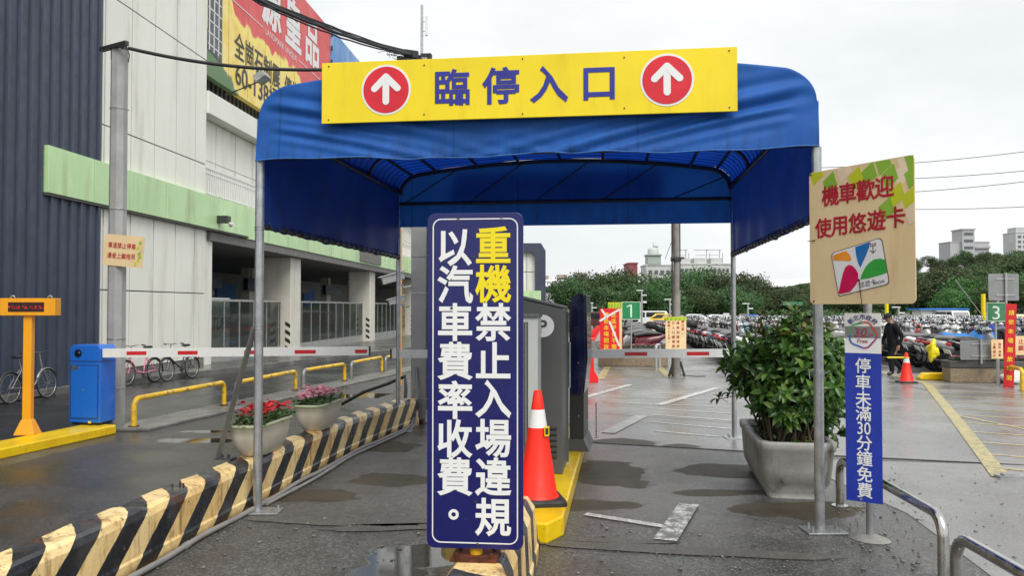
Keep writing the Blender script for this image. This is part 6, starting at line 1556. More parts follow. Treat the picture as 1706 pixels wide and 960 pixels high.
# red plastic barriers at the lot's edge
M_redpl = pm('red_plastic', srgb(226, 26, 26), .4, var=.06)
def red_barrier(label, loc, rz, sc=1.0, group='red plastic barriers along the kerb'):
    t = thing('plastic_barrier', label, 'barrier', loc, rz, group); mb = MB()
    mb.prism([(-.2, 0), (.2, 0), (.2, .12), (.09, .3), (.08, .62), (-.08, .62), (-.09, .3), (-.2, .12)], -.35, .35)
    for s in (-1, 1): mb.bx(s*.09 - .02, s*.09 + .02, -.2, .2, .34, .5)
    mb.v = [p*sc for p in mb.v]; obj('shell', mb, M_redpl, t, bevel=.02); return t
a = G(976, 638); red_barrier('red plastic barrier block standing just past the navy gate machine', (a.x, a.y + .2, .004), R(20), .95); red_barrier('red plastic barrier block stacked on the one past the gate machine', (a.x + .02, a.y + .22, .60), R(12), .7)
k0, k1 = Vector((3.75, 37.0, 0)), Vector((7.3, 66, 0))
mb = MB(); dv = (k1 - k0).normalized(); nv = Vector((-dv.y, dv.x, 0)); mb.prism([(p.x, p.y) for p in (k0 + nv*.6, k0 - nv*.35, k1 - nv*.35, k1 + nv*.6)], 0, .32, 'xy'); t = obj('planting_kerb', mb, M_conc); tag(t, 'long raised concrete kerb topped with red barriers left of the red board', 'kerb')
for i in range(13):
    p = k0.lerp(k1, (i + .5)/13); o = red_barrier(('nearest' if i == 0 else ORD[i]) + ' red plastic barrier on the long kerb beyond the gate machine' if i < 6 else 'red plastic barrier at the far end of the long kerb', (p.x + nv.x*.1, p.y, .32), math.atan2(dv.y, dv.x), .5)
# ================================================================== PERSON
def person():
    base = G(1489, 627); k = .985
    t = thing('person', 'person walking with bowed head in dark cap, black jacket and dark trousers', 'person', (base.x + .02, base.y + .05, .008), R(192))
    J = {}; V, E, Rr = [], [], []
    def nd(name, p, r_, par=None):
        J[name] = len(V); V.append(Vector(p)*k); Rr.append(r_*k)
        if par is not None: E.append((J[par], J[name]))
    nd('pelvis', (0, 0, .84), .135); nd('waist', (.015, 0, .98), .14, 'pelvis'); nd('chest', (.03, 0, 1.17), .16, 'waist'); nd('collar', (.06, 0, 1.31), .10, 'chest'); nd('neck', (.095, 0, 1.385), .055, 'collar')
    nd('jaw', (.125, 0, 1.44), .064, 'neck'); nd('skull', (.14, 0, 1.51), .086, 'jaw'); nd('top', (.14, 0, 1.565), .072, 'skull')
    for s, n, kn, an, toe in ((1, 'a', (.15, .10, .46), (.11, .10, .09), (.27, .115, .035)), (-1, 'b', (-.03, -.10, .45), (-.30, -.10, .17), (-.20, -.11, .035))):
        nd('hip' + n, (0, s*.095, .76), .105, 'pelvis'); nd('knee' + n, kn, .078, 'hip' + n); nd('ankle' + n, an, .062, 'knee' + n); nd('toe' + n, toe, .04, 'ankle' + n)
    for s, n, el, wr in ((1, 'a', (-.07, .26, 1.02), (.03, .25, .81)), (-1, 'b', (.05, -.26, 1.02), (.17, -.23, .82))):
        nd('sh' + n, (.035, s*.175, 1.26), .075, 'collar'); nd('el' + n, el, .058, 'sh' + n); nd('wr' + n, wr, .036, 'el' + n)
        w_ = Vector(wr); nd('palm' + n, w_ + Vector((.015, 0, -.07)), .034, 'wr' + n)
        for q in range(4): nd(f'fa{n}{q}', w_ + Vector((.045 - q*.02, s*.004, -.12)), .0095, 'palm' + n); nd(f'fb{n}{q}', w_ + Vector((.05 - q*.018, -s*.012, -.155 + .006*abs(q-1))), .0085, f'fa{n}{q}')
        nd('th' + n, w_ + Vector((.055, -s*.012, -.085)), .010, 'palm' + n); nd('tt' + n, w_ + Vector((.068, -s*.018, -.115)), .009, 'th' + n)
    me = bpy.data.meshes.new('body'); me.from_pydata([tuple(v) for v in V], E, []); o = bpy.data.objects.new('body', me); COL.objects.link(o)
    m = o.modifiers.new('s', 'SKIN'); m.use_smooth_shade = True; sv = me.skin_vertices[0].data
    for i, r_ in enumerate(Rr): sv[i].radius = (r_, r_ * (1.0 if i else .9))
    sv[0].use_root = True
    for nme, a in (('chest', 1.18), ('waist', 1.1), ('collar', 1.3)): i = J[nme]; sv[i].radius = (Rr[i]*.86, Rr[i]*a)
    o.modifiers.new('u', 'SUBSURF').levels = 2; o.modifiers['u'].render_levels = 2
    bpy.context.view_layer.update(); ev = o.evaluated_get(bpy.context.evaluated_depsgraph_get()); m2 = bpy.data.meshes.new_from_object(ev)
    mb = MB(); sk = M_skin; jk = pm('black_jacket_cloth', (.010, .010, .012), .8, spec=.2, bmp=.5, bs_=30); tr = pm('dark_trouser_cloth', (.014, .015, .018), .8, spec=.2, bmp=.4, bs_=30); sh = pm('dark_shoe', (.03, .022, .016), .4)
    feet = [Vector(V[J['toea']]), Vector(V[J['toeb']])]
    for v in m2.vertices: mb.v.append(v.co + (Vector((mnoise.noise(v.co*9), mnoise.noise(v.co*9 + Vector((5, 0, 0))), 0))*.012 if .1 < v.co.z < 1.3 else Vector()))
    for p in m2.polygons:
        c = sum((m2.vertices[i].co for i in p.vertices), Vector())/len(p.vertices)
        if c.z > 1.37*k: mi = 0
        elif abs(c.y) > .17 and c.z < .80*k and c.z > .55: mi = 0
        elif min((c - f).length for f in feet) < .13 and c.z < .13: mi = 3
        elif c.z > .74*k: mi = 1
        else: mi = 2
        mb.f.append(tuple(p.vertices)); mb.m.append(mi); mb.s.append(True)
    bpy.data.objects.remove(o)
    h = Vector(V[J['skull']]); F = Matrix.Rotation(R(22), 3, 'Y')     # head bowed forward
    def hp(x, y, z): return h + F @ Vector((x, y, z))
    mb.ball(hp(.10, 0, -.015), (.02, .013, .02), 8, 6, 0)
    for s in (-1, 1): mb.ball(hp(.083, s*.032, .018), (.012, .014, .009), 8, 6, 4); mb.ball(hp(-.005, s*.088, -.005), (.018, .012, .032), 8, 6, 0)
    mb.ball(hp(.082, 0, -.055), (.012, .024, .006), 8, 5, 5)
    obj('body', mb, [sk, jk, tr, sh, M_black, pm('lips', (.30, .12, .10), .5)], t)
    cm = pm('dark_cap_cloth', (.012, .012, .014), .8)
    mb = MB(); mb.grid(lambda u, v: hp(-.004 + .104*math.cos(2*math.pi*u)*math.cos(v*math.pi/2)**.7, .097*math.sin(2*math.pi*u)*math.cos(v*math.pi/2)**.7, .03 + .088*math.sin(v*math.pi/2)), 20, 7)
    mb.grid(lambda u, v: hp(.085 + .085*v*math.cos((u - .5)*1.7), .085*math.sin((u - .5)*2.2), .03 - .02*v - .02*(2*u-1)**2), 10, 4); obj('cap', mb, cm, t, solid=.006)
    mb = MB(); mb.torus((.045, 0, 1.335*k), .095, .036, 'Z', 18, 8); mb.ball((-.05, 0, 1.31*k), (.07, .12, .07), 12, 8); obj('hood', mb, jk, t)
    mb = MB(); mb.ball(hp(-.035, 0, .0), (.07, .088, .062), 12, 8); obj('hair', mb, M_black, t)
M_skin = pm('skin', (.36, .20, .13), .5, var=.06)
person()

# ================================================================== VEHICLES
M_vwhite = pm('white_vehicle_paint', (.72, .73, .72), .25, coat=.4, var=.02); M_vyel = pm('yellow_taxi_paint', srgb(242, 200, 20), .25, coat=.4, var=.02); M_vblk = pm('black_vehicle_paint', (.02, .02, .022), .2, coat=.5); M_vred = pm('red_bus_paint', srgb(206, 30, 34), .25, coat=.4, var=.03); M_vsil = pm('silver_vehicle_paint', (.42, .43, .44), .25, .3, coat=.4); M_vmar = pm('maroon_vehicle_paint', (.09, .03, .03), .25, coat=.4)
def car(label, px, Y, rz, mat, L=4.4, H=1.5, van=False, cat='car', wd=1.72):
    x = (px - 853)/F_PX*Y; t = thing('parked_car' if not van else 'parked_van', label, cat, (x, Y, .004), rz)
    if van: side_ = [(-.5, .28), (.5, .28), (.5, .55), (.47, .62), (.40, .97), (.36, 1.0), (-.47, 1.0), (-.5, .9)]
    else: side_ = [(-.5, .22), (.5, .22), (.5, .48), (.44, .58), (.27, .64), (.12, .97), (.02, 1.0), (-.22, .98), (-.40, .66), (-.49, .6)]
    mb = MB(); P_ = [(a*L, b*H) for a, b in side_]; rings = []
    for y, k in ((-wd/2, .93), (-wd/2*.97, 1), (wd/2*.97, 1), (wd/2, .93)):
        rings.append([Vector((a*(.99 if k < 1 else 1), y*(.84 if b > .7*H and not van else 1), b if b < .3*H else b*(.985 if k < 1 else 1))) for a, b in P_])
    mb.loft(rings, smooth=False); obj('body', mb, mat, t, bevel=.05)
    mb = MB(); hw = wd/2
    for s in (-1, 1):
        y = s*(hw*(.93 if not van else 1.0) + .012)
        if van: mb.add([(.16*L, y, .62*H), (.42*L, y, .62*H), (.37*L, y, .92*H), (.16*L, y, .92*H)], [(0,1,2,3)]); mb.add([(-.42*L, y, .64*H), (.12*L, y, .64*H), (.12*L, y, .92*H), (-.42*L, y, .92*H)], [(0,1,2,3)])
        else: mb.add([(-.34*L, y, .66*H), (.22*L, y, .66*H), (.08*L, y*.93, .92*H), (-.22*L, y*.93, .92*H)], [(0,1,2,3)])
    if van: mb.add([(.482*L, -hw*.88, .63*H), (.482*L, hw*.88, .63*H), (.415*L, hw*.84, .93*H), (.415*L, -hw*.84, .93*H)], [(0,1,2,3)]); mb.add([(-.504*L, -hw*.8, .6*H), (-.504*L, hw*.8, .6*H), (-.49*L, hw*.8, .9*H), (-.49*L, -hw*.8, .9*H)], [(0,1,2,3)])
    else: mb.add([(.275*L, -hw*.8, .66*H), (.275*L, hw*.8, .66*H), (.135*L, hw*.7, .94*H), (.135*L, -hw*.7, .94*H)], [(0,1,2,3)]); mb.add([(-.405*L, -hw*.8, .68*H), (-.405*L, hw*.8, .68*H), (-.25*L, hw*.7, .95*H), (-.25*L, -hw*.7, .95*H)], [(0,1,2,3)])
    for i, f in enumerate(mb.f): k = MB(); k.add([mb.v[q] for q in f], [tuple(range(len(f)))]); obj('window', k, M_darkglass, t)
    for sx in (-.31, .32):
        for s in (-1, 1):
            w_ = MB(); w_.cyl((sx*L, s*(hw - .09), .32), .32, .2, 18, 'Y'); q = obj('wheel', w_, M_tyre, t); w_ = MB(); w_.cyl((sx*L, s*(hw + .012), .32), .19, .02, 14, 'Y'); obj('rim', w_, M_spoke, q)
    for s in (-1, 1):
        mb = MB(); mb.box((.497*L, s*hw*.72, .47*H), (.05, .3, .14)); obj('headlight', mb, M_lens, t); mb = MB(); mb.box((-.497*L, s*hw*.78, .5*H), (.05, .2, .2)); obj('tail_light', mb, M_tail, t)
    return t
car('white minivan parked beyond the number one sign', 1077, 90, R(200), M_vwhite, 4.4, 1.9, True, 'van')
car('yellow taxi parked next to the white minivan', 1098, 90, R(180), M_vyel, 4.6, 1.62)
car('dark maroon off-road car parked at the far end of the red barriers', 985, 74, R(205), M_vmar, 4.4, 1.75, True)
car('white car parked behind the scooters right of the weathered pole', 1152, 88, R(175), M_vwhite, 4.5, 1.55)
car('second white car parked before the trees right of the weathered pole', 1188, 90, R(185), M_vwhite, 4.8, 1.5, False, 'car')
car('white car parked under the red bus behind the scooters', 1560, 82, R(180), M_vwhite, 4.4, 1.5)
car('white van with dark windscreen in front of the parked bus', 1586, 84, R(265), M_vwhite, 4.6, 1.9, True, 'van')
car('white car at the right frame edge beyond the leaning banner', 1695, 60, R(185), M_vwhite, 4.5, 1.55)
car('yellow taxi at the right frame edge among the scooters', 1706, 47, R(200), M_vyel, 4.5, 1.5)
def bus(label, px0, Y, L, rz, body, skirt, H=3.0):
    x = (px0 - 853)/F_PX*Y; t = thing('parked_bus', label, 'bus', (x, Y, .004), rz)
    mb = MB(); mb.prism(rrect(L, H - .35, .18, L/2, (H + .35)/2), 0, 2.4); obj('body', mb, body, t, bevel=.03)
    mb = MB(); mb.bx(.35, L - .35, -.02, -.005, 1.45, 2.5); mb.bx(-.02, -.005, .2, 2.2, 1.2, 2.6); obj('window', mb, M_darkglass, t)
    mb = MB(); mb.bx(.1, L - .1, -.015, -.003, .42, 1.2); obj('skirt_panel', mb, skirt, t)
    mb = MB(); mb.bx(.1, L - .1, -.018, -.004, 2.62, 2.8); obj('roof_stripe', mb, M_vred, t)
    for q in (.18, .74):
        w_ = MB(); w_.cyl((q*L, .16, .48), .48, .36, 20, 'Y'); w_ = obj('wheel', w_, M_tyre, t); r_ = MB(); r_.cyl((q*L, -.03, .48), .24, .03, 14, 'Y'); obj('rim', r_, M_spoke, w_)
    mb = MB()
    for q in range(1, 7): mb.bx(.35 + (L-.7)*q/7 - .03, .35 + (L-.7)*q/7 + .03, -.028, -.018, 1.45, 2.5)
    obj('window_bar', mb, body, t); return t
bus('white bus with red roof stripe parked in front of the trees', 1580, 100, 7.4, R(0), M_vwhite, M_vwhite, 2.7)
bus('red bus parked right of the white one behind the yellow post', 1625, 95, 10.5, R(-2), M_vred, M_vred, 2.6)
t = thing('booth', 'small blue roofed booth with pale notice windows beyond the scooters', 'booth', ((1534-853)/F_PX*86, 86, gz(86)), 0)
mb = MB(); mb.bx(.3, 4.2, .3, 2.5, 0, 2.0); obj('wall', mb, M_wpanel, t); mb = MB(); mb.bx(1.35, 3.3, .25, .29, .0, .95); obj('blue_front', mb, M_blue_in, t)
mb = MB(); mb.bx(-.2, 5.2, -.1, 2.9, 2.0, 2.16); obj('roof', mb, M_blue_in, t)
mb = MB(); mb.bx(1.4, 3.25, .25, .29, 1.0, 1.75); obj('notice', mb, pm('booth_notice', (.5, .48, .42), .5, var=.3, vs_=3), t); mb = MB(); mb.bx(3.5, 4.1, .25, .29, .5, 1.8); obj('window', mb, M_darkglass, t)
mb = MB()
for q in (.0, 5.0): mb.bx(q, q + .1, .0, .1, 0, 2.0)
obj('pillar', mb, M_postg, t)
# small boards far in the lot
for lab, px0, py0, px1, py1, Y, mat in (('small white board far off between the pole and the right post', 1205, 522, 1215, 533, 60, M_wplast), ('small green road sign above the potted shrub', 1304, 503, 1337, 509, 75, M_gsign2), ('small blue board beyond the scooters left of the shrub', 1247, 524, 1262, 534, 70, M_blue_in), ('grey boards standing behind the scooters right of the cap', 1503, 522, 1515, 536, 66, M_sheetback), ('grey board behind the scooters left of the shrub', 1232, 523, 1246, 534, 68, M_sheetback)):
    a, b = P(px0, py1, Y), P(px1, py0, Y); t = thing('far_board', lab, 'sign', ((a.x+b.x)/2, Y, gz(Y)), 0); a.z -= gz(Y); b.z -= gz(Y); mb = MB(); mb.bx(-(b.x-a.x)/2, (b.x-a.x)/2, -.03, .03, a.z, b.z); obj('board', mb, mat, t); mb = MB(); mb.tube([(0, .06, 0), (0, .06, b.z)], .05, 6); obj('post', mb, M_postg, t)

# ================================================================== TREES AND HILL
def tree_leaf(name, c1, c2, c3):
    m, nt, b = new_mat(name); g = N(nt, 'ShaderNodeNewGeometry'); oi = N(nt, 'ShaderNodeObjectInfo')
    n = N(nt, 'ShaderNodeValToRGB'); n.color_ramp.elements[0].color = (*c1, 1); n.color_ramp.elements[1].color = (*c3, 1); e = n.color_ramp.elements.new(.55); e.color = (*c2, 1)
    cl = noise_node(nt, .55, 3, .6, objvec(nt)); f = math_(nt, 'ADD', math_(nt, 'MULTIPLY', g.outputs['Random Per Island'], .45), math_(nt, 'MULTIPLY', ramp(nt, cl, .3, .7), .55))
    nt.links.new(f, n.inputs[0]); hs = N(nt, 'ShaderNodeHueSaturation'); nt.links.new(n.outputs[0], hs.inputs['Color']); nt.links.new(ramp(nt, oi.outputs['Random'], 0, 1, .462, .53), hs.inputs['Hue']); nt.links.new(ramp(nt, oi.outputs['Random'], 0, 1, .62, 1.4), hs.inputs['Value'])
    nt.links.new(hs.outputs[0], b.inputs['Base Color']); b.inputs['Roughness'].default_value = .5
    t_ = N(nt, 'ShaderNodeBsdfTranslucent'); nt.links.new(hs.outputs[0], t_.inputs[0]); ms = N(nt, 'ShaderNodeMixShader'); ms.inputs[0].default_value = .25
    nt.links.new(b.outputs[0], ms.inputs[1]); nt.links.new(t_.outputs[0], ms.inputs[2]); nt.links.new(ms.outputs[0], nt.nodes['Material Output'].inputs['Surface']); return m
M_tleaf = tree_leaf('broad_tree_leaves', (.027, .060, .020), (.058, .112, .034), (.12, .185, .055))
M_hleaf = tree_leaf('hill_tree_leaves', (.030, .060, .021), (.060, .108, .034), (.12, .155, .055))
M_lleaf = tree_leaf('light_tree_leaves', (.035, .085, .02), (.065, .14, .03), (.11, .19, .05))
M_bark = pm('grey_bark', (.10, .085, .07), .8, var=.3)
def crown_mesh(name, mat, rx, rz, zc, seed, nclump, nleaf, ls, clr):
    r_ = random.Random(seed); mb = MB()
    lobes = [(Vector((r_.uniform(-.55, .55)*rx, r_.uniform(-.55, .55)*rx, zc + r_.uniform(-.25, .55)*rz)), r_.uniform(.42, .68)) for _ in range(7)]
    for i in range(nclump):
        c, k = r_.choice(lobes); d = Vector((r_.gauss(0, 1), r_.gauss(0, 1), r_.gauss(.15, 1))).normalized(); q = r_.uniform(.55, 1.05)
        cc = c + Vector((d.x*rx*k*q, d.y*rx*k*q, d.z*rz*k*q))
        if cc.z < .3: cc.z = .3 + r_.random()*.8
        for j in range(nleaf):
            p = cc + Vector((r_.gauss(0, clr), r_.gauss(0, clr), r_.gauss(0, clr*.55)))
            n = (Vector((r_.gauss(0, .8), r_.gauss(0, .8), r_.gauss(.5, .6))) + d*.5).normalized(); a = n.orthogonal().normalized(); b = n.cross(a); th = r_.uniform(0, 6.28); a, b = a*math.cos(th) + b*math.sin(th), b*math.cos(th) - a*math.sin(th); s = ls*r_.uniform(.6, 1.3)
            mb.add([p - a*s*.5, p + b*s*.28, p + a*s*.6, p - b*s*.28], [(0, 1, 2, 3)])
    return mb.mesh(name, mat)
def trunk_mesh(name, H, r0, rx, seed):
    r_ = random.Random(seed); mb = MB(); mb.tube([(0, 0, -.5), (.05, 0, H*.3), (r_.uniform(-.2, .2), r_.uniform(-.2, .2), H*.62)], [r0, r0*.8, r0*.5], 8)
    for i in range(6): a = r_.uniform(0, 6.28); z = H*r_.uniform(.22, .5); mb.tube([(0, 0, z), (rx*.3*math.cos(a), rx*.3*math.sin(a), z + H*.18), (rx*.62*math.cos(a), rx*.62*math.sin(a), z + H*.3)], [r0*.5, r0*.3, r0*.12], 6)
    return mb.mesh(name, M_bark)
CR = {'b': [(crown_mesh('crown', M_tleaf, 4.6, 3.3, 3.5, s, 230, 44, .30, .5), trunk_mesh('trunk', 6.5, .28, 4.4, s)) for s in (1, 2, 3)],
      'h': [(crown_mesh('crown', M_hleaf, 3.4, 3.6, 4.0, s, 170, 40, .33, .48), trunk_mesh('trunk', 7.5, .24, 3.2, s)) for s in (11, 12, 13)],
      'l': [(crown_mesh('crown', M_lleaf, 3.0, 2.8, 3.0, s, 170, 36, .25, .42), trunk_mesh('trunk', 5.5, .2, 2.8, s)) for s in (21, 22)]}
rt = random.Random(5)
def tree(kind, x, y, z, sc, label, group, name='broadleaf_tree'):
    t = thing(name, label, 'tree', (x, y, z), rt.uniform(0, 6.28), group); c, tr = rt.choice(CR[kind])
    t.scale = (sc*rt.uniform(.92, 1.1), sc*rt.uniform(.92, 1.1), sc*rt.uniform(.94, 1.08))
    for n, me in (('crown', c), ('trunk', tr)): o = bpy.data.objects.new(n, me); COL.objects.link(o); o.parent = t
def hill_z(x, y):
    a = min(max((x - 36)/60, 0), 1); b = min(max((y - 98)/60, 0), 1); a = a*a*(3-2*a); b = b*b*(3-2*b); return 10.5*a*b + gz(y)
mb = MB(); mb.grid(lambda u, v: Vector((20 + 230*u, 92 + 150*v, -.15 + hill_z(20 + 230*u, 92 + 150*v) + (.5*mnoise.noise((u*30, v*20, 0)) if hill_z(20 + 230*u, 92 + 150*v) > -.8 else 0))), 60, 40)
struct('hill', mb, pm('hill_ground', (.035, .055, .02), .9, var=.4, vs_=.3))
nb = 0
for px, top, Y in ((958, 474, 104), (972, 466, 112), (1000, 458, 108), (1032, 455, 112), (1064, 457, 106), (1100, 462, 110), (1140, 462, 104), (1168, 459, 112), (1195, 458, 108), (1228, 462, 104), (1256, 468, 110), (1015, 474, 96), (1080, 476, 97), (1120, 482, 95), (1180, 478, 96), (1215, 480, 95), (1245, 486, 97), (1290, 484, 112), (1320, 482, 108), (1345, 480, 114)):
    x = (px - 853)/F_PX*Y; zt = P(px, top, Y).z; nb += 1
    where = 'left' if px < 1040 else 'middle' if px < 1150 else 'right'
    lab = {'left': 'dense broad green tree at the left end of the belt behind the number one sign', 'middle': 'dense broad green tree in the tree belt below the domed tower', 'right': 'dense broad green tree in the tree belt below the white flats'}[where]
    tree('b', x, Y, gz(Y), (zt - gz(Y))/6.6, lab, 'broad trees of the belt, ' + where)
for i in range(118):
    px = rt.uniform(1262, 1790); Y = rt.uniform(100, 172); x = (px - 853)/F_PX*Y; z = hill_z(x, Y)
    lim = 484 - max(0, px - 1330)*.165 - max(0, px - 1600)*.06
    sc = rt.uniform(.8, 1.15); zt = z + 8.2*sc; ytop = 512 - (zt - 1.7)/Y*F_PX
    if ytop < lim - 5: sc *= max(.45, (1.7 + (512 - lim)/F_PX*Y - z)/(8.2*sc))
    wh = 'lower' if z < 3 else 'upper'
    tree('h', x, Y, z, sc, f'dark green tree crowding the {wh} slope of the wooded hill', f'trees on the {wh} hill slope', 'hill_tree')
for i, (px, top, Y) in enumerate(((1590, 482, 95), (1618, 470, 99), (1648, 474, 94), (1682, 462, 97), (1706, 468, 93), (1735, 458, 98))):
    tree('l', (px - 853)/F_PX*Y, Y, gz(Y), (P(px, top, Y).z - gz(Y))/5.6, 'light green tree at the foot of the hill behind the red bus' if px < 1660 else 'light green tree at the foot of the hill near the right frame edge', 'light trees at the hill foot' if px < 1660 else 'light trees by the right edge', 'light_tree')
mb = MB(); r_ = random.Random(9)        # undergrowth along the foot of the trees
for i in range(5200):
    x = r_.uniform(4, 75); y = 92 + r_.uniform(0, 6) - max(0, (x-20))*.0; z = r_.random()**1.5*2.0; n = Vector((r_.gauss(0, 1), r_.gauss(-.6, 1), r_.gauss(.3, 1))).normalized(); a = n.orthogonal().normalized(); b = n.cross(a); s = .5*r_.uniform(.6, 1.3); p = Vector((x, y, z + gz(y))); mb.add([p - a*s*.5, p + b*s*.28, p + a*s*.6, p - b*s*.28], [(0, 1, 2, 3)])
struct('undergrowth', mb, M_tleaf, kind='stuff')

# ================================================================== FAR BUILDINGS, VIADUCT, POLES, WIRES
def facade(mb, x0, x1, z0, z1, y, nx, nz, mi, fx=.6, fz=.5):
    for i in range(nx):
        for j in range(nz):
            cx, cz = x0 + (x1-x0)*(i+.5)/nx, z0 + (z1-z0)*(j+.5)/nz; w_, h = (x1-x0)/nx*fx/2, (z1-z0)/nz*fz/2; mb.bx(cx-w_, cx+w_, y - .05, y + .02, cz-h, cz+h, mi)
M_fwall = pm('pale_far_wall', (.52, .53, .52), .7, var=.06, vs_=.2, dirt=(.3, .3, .29), dirt_amt=.5, dscale=(.5, .5, .08)); M_fgreen = pm('pale_green_far_wall', (.36, .42, .38), .7); M_fpink = pm('pinkish_far_wall', (.50, .40, .36), .7); M_fred = pm('red_brick_far_wall', (.26, .07, .07), .7); M_fgrey = pm('grey_far_wall', (.42, .42, .43), .7); M_fwin = pm('far_window', (.10, .11, .12), .3)
def bld(name, label, px0, px1, ytop, Y, mat, nx, nz, D=8, zlow=3, extra=None):
    a, b = P(px0, ytop, Y), P(px1, ytop, Y); W_, H_ = b.x - a.x, a.z; t = thing(name, label, 'building', (a.x, Y, 0), 0)
    mb = MB(); mb.bx(0, W_, 0, D, 0, H_); obj('wall', mb, mat, t)
    for i in range(nx):
        for j in range(nz):
            mb = MB(); facade(mb, .4 + (W_-.8)*i/nx, .4 + (W_-.8)*(i+1)/nx, zlow + (H_-.6-zlow)*j/nz, zlow + (H_-.6-zlow)*(j+1)/nz, 0, 1, 1, 0)
            obj('window', mb, M_fwin, t)
    mb = MB(); mb.bx(-.15, W_ + .15, -.15, D + .15, H_ + .01, H_ + .35); obj('roof', mb, mat, t)
    if extra: extra(t, W_, H_)
    return t
def dome(t, W_, H_):
    mb = MB(); mb.bx(W_*.06, W_*.46, -.3, 4, H_ + .36, H_ + 2.6); mb.bx(W_*.03, W_*.49, -.7, 4.4, H_ + 2.6, H_ + 2.9); obj('tower', mb, M_fgreen, t)
    mb = MB(); mb.loft([[Vector((W_*.27 + r_*.62*math.cos(q), 1.9 + r_*.62*math.sin(q), H_ + 2.91 + z*.75)) for q in [2*math.pi*i/18 for i in range(18)]] for r_, z in ((2.3, 0), (2.3, 1.5), (1.9, 2.1), (1.0, 2.5), (.1, 2.6))]); obj('dome', mb, M_fwall, t)
    mb = MB(); mb.tube([(W_*.27, 1.9, H_ + 4.8), (W_*.27, 1.9, H_ + 6)], .08, 5); mb.ball((W_*.33, 1.5, H_ + 4.9), (.7, .5, .4), 8, 6); obj('dish', mb, M_fgrey, t)
bld('domed_building', 'pale green building with a round white roof tank above the tree belt', 1076, 1130, 443, 200, M_fwall, 5, 4, extra=dome)
def ants(t, W_, H_):
    mb = MB()
    for u in (.15, .55, .8):
        x = W_*u; mb.tube([(x, 1, H_), (x, 1, H_ + 4.2)], .12, 5); mb.tube([(x - 3.6, 1, H_ + 4), (x + .4, 1, H_ + 4)], .1, 4); mb.tube([(x - 3, 1, H_ + 2.6), (x, 1, H_ + 2.6)], .08, 4); mb.tube([(x + .8, 1, H_), (x + .8, 1, H_ + 3.2)], .1, 4)
    obj('roof_aerial', mb, M_fgrey, t); mb = MB()
    for u in (.0, .3, .62): mb.bx(W_*u, W_*(u + .22), .5, 5, H_ + .36, H_ + 1.8)
    obj('roof_room', mb, M_fwall, t)
bld('white_flats', 'long white block of flats with roof aerials above the tree belt', 1131, 1218, 441, 215, M_fwall, 12, 5, extra=ants)
bld('red_block', 'small red brick roof block rising behind the tree belt', 1047, 1062, 440, 190, M_fred, 0, 0)
bld('far_flats', 'pinkish far flats peeping over the white viaduct', 930, 945, 459, 330, M_fpink, 4, 9)
bld('far_flats', 'small pale far block left of the pinkish flats', 906, 914, 461, 320, M_fpink, 2, 9)
bld('far_flats', 'beige far flats just left of the tree belt top', 962, 978, 456, 330, M_fpink, 4, 9)
def slab(t, W_, H_):
    mb = MB(); mb.bx(W_*.27, W_*.58, -1.2, 6, 0, H_ + 4.6); mb.bx(W_*.25, W_*.60, -1.5, 6.2, H_ + 4.6, H_ + 5.1); obj('stair_tower', mb, M_fgrey, t)
    mb = MB()
    for j in range(6): mb.bx(W_*.60, W_*1.0, -.9, 0, H_ - 2.2 - j*2.6, H_ - 1.4 - j*2.6); mb.bx(W_*.31, W_*.54, -1.3, -1.15, H_ + 2.6 - j*2.6, H_ + 3.6 - j*2.6, 1)
    obj('balcony', mb, [M_fgrey, M_fwin], t)
bld('tower_flats', 'tall grey apartment slab with a stair tower above the wooded hill', 1583, 1648, 404, 300, M_fgrey, 0, 0, extra=slab)
def rnd_(t, W_, H_):
    mb = MB(); mb.bx(.5, W_ - .5, .5, 6, H_ + .36, H_ + 2.2); obj('roof_room', mb, M_fwall, t)
bld('tower_flats', 'cream apartment tower cut by the right frame edge', 1692, 1740, 388, 310, M_fwall, 5, 14, extra=rnd_)
# white roofed viaduct
t = thing('railway_viaduct', 'long white roofed railway viaduct far behind the trees', 'viaduct', (-20, 232, 0), 0)
mb = MB(); mb.bx(0, 150, 0, 6, 3.9, 5.3); obj('deck', mb, M_fwall, t)
mb = MB(); mb.bx(0, 150, .1, .3, 5.3, 6.0); mb.bx(0, 150, -.3, 6.5, 7.6, 8.0)
mb.grid(lambda u, v: Vector((150*u, -.3 + 6.8*v, 8.0 + 1.8*math.sin(math.pi*v))), 2, 12); obj('roof', mb, M_white, t)
mb = MB()
for i in range(38): mb.bx(i*4, i*4 + .3, .1, .4, 6.0, 7.6)
obj('roof_post', mb, M_fgrey, t); mb = MB(); mb.bx(0, 150, 3, 3.2, 5.3, 7.6); obj('far_screen', mb, M_fgrey, t)
mb = MB()
for i in range(8): mb.cyl((8 + i*19, 3, 1.95), 1.0, 3.9, 14)
obj('pier', mb, M_fgrey, t)
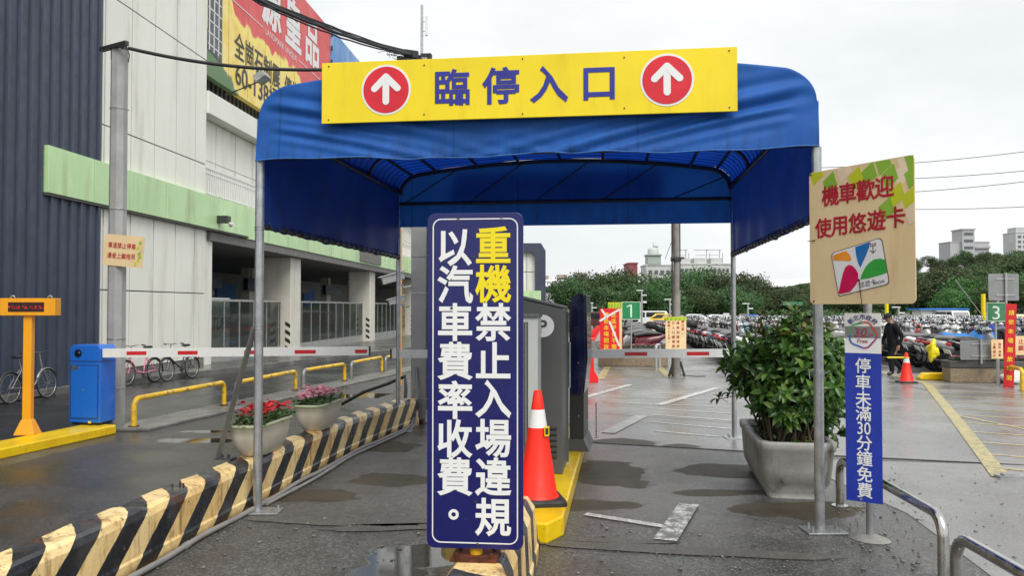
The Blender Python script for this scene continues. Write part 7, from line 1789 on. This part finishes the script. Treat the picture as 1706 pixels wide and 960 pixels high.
# lamp and antenna poles
p = P(703, 12, 46); t = thing('antenna_pole', 'tall thin steel pole with a white antenna panel against the sky', 'pole', (p.x, 46, .15), 0); mb = MB(); mb.tube([(0, 0, 0), (0, 0, 12), (0, 0, p.z)], [.13, .1, .075], 10); obj('shaft', mb, M_galv, t)
mb = MB(); mb.box((.26, 0, P(0, 47, 46).z), (.16, .16, 1.15)); mb.tube([(0, 0, P(0, 40, 46).z), (.2, 0, P(0, 40, 46).z)], .03, 6); mb.tube([(0, 0, P(0, 56, 46).z), (.2, 0, P(0, 56, 46).z)], .03, 6); obj('antenna_panel', mb, M_wplast, t, bevel=.03)
for px, top, Y, lab in ((1069, 484, 82, 'thin lamp pole rising right of the number one sign'), (1116, 499, 80, 'thin lamp pole with two small heads left of the weathered pole'), (986, 505, 84, 'thin short pole left of the red board'), (1497, 512, 70, 'thin grey pole behind the walking person'), (1246, 506, 80, 'thin white pole above the potted shrub')):
    p = P(px, top, Y); t = thing('lamp_pole', lab, 'lamp pole', (p.x, Y, gz(Y)), 0); p.z -= gz(Y); mb = MB(); mb.tube([(0, 0, 0), (0, 0, p.z)], [.12, .08], 8); obj('shaft', mb, M_postg, t)
    mb = MB(); mb.box((.25, 0, p.z - .5), (.5, .2, .12)); mb.box((-.2, 0, p.z - .0), (.7, .12, .1)); mb.box((.3, 0, p.z - 1.2), (.4, .25, .2)); obj('lamp_head', mb, M_wplast, t)
for i, (y0, y1, lab) in enumerate(((272, 249, 'uppermost thin power line crossing the sky at right'), (293, 281, 'second thin power line from the top at right'), (319, 299, 'third thin power line, sagging, above the wooded hill'), (337, 341, 'lowest thin power line just above the wooded hill'))):
    a, b = P(1240, y0 + (y0-y1)*.35, 62), P(1760, y1 - (y0-y1)*.15, 55); cable(lab, a, b, .45, .022, 30, 0, 'power_line', 'power line')
cable('thin stay wire slanting up beside the weathered pole', P(1108, 432, 60), P(1135, 360, 60), .0, .02, 4, 0, 'stay_wire', 'wire')

# ================================================================== the gentle fall of the lot
SINK = ('scooter', 'parked_car', 'parked_van', 'parked_bus', 'lot_planter', 'yellow_kerb', 'traffic_cone', 'cone_bar', 'person', 'plastic_barrier', 'planting_kerb', 'hoop_guard', 'short_post', 'sand_sack', 'wooden_utility_pole', 'steel_post', 'plastic_bag', 'rain_cover', 'bicycle', 'waiting_seat_row')
for o in list(SC.objects):
    if o.parent is not None: continue
    n = o.name.split('.')[0]
    if n == 'planting_kerb':
        for v in o.data.vertices: v.co.z += gz(v.co.y)
    elif n in SINK: o.location.z += gz(o.location.y)
    elif o.get('kind') == 'structure' and n not in ('hill', 'wall_kerb', 'sky'):
        b = bmesh.new(); b.from_mesh(o.data)
        for yk in (Y_KNEE, Y_FLAT): bmesh.ops.bisect_plane(b, geom=b.verts[:] + b.edges[:] + b.faces[:], plane_co=(0, yk, 0), plane_no=(0, 1, 0), dist=1e-4)
        for v in b.verts: v.co.z += gz(v.co.y)
        b.to_mesh(o.data); b.free()
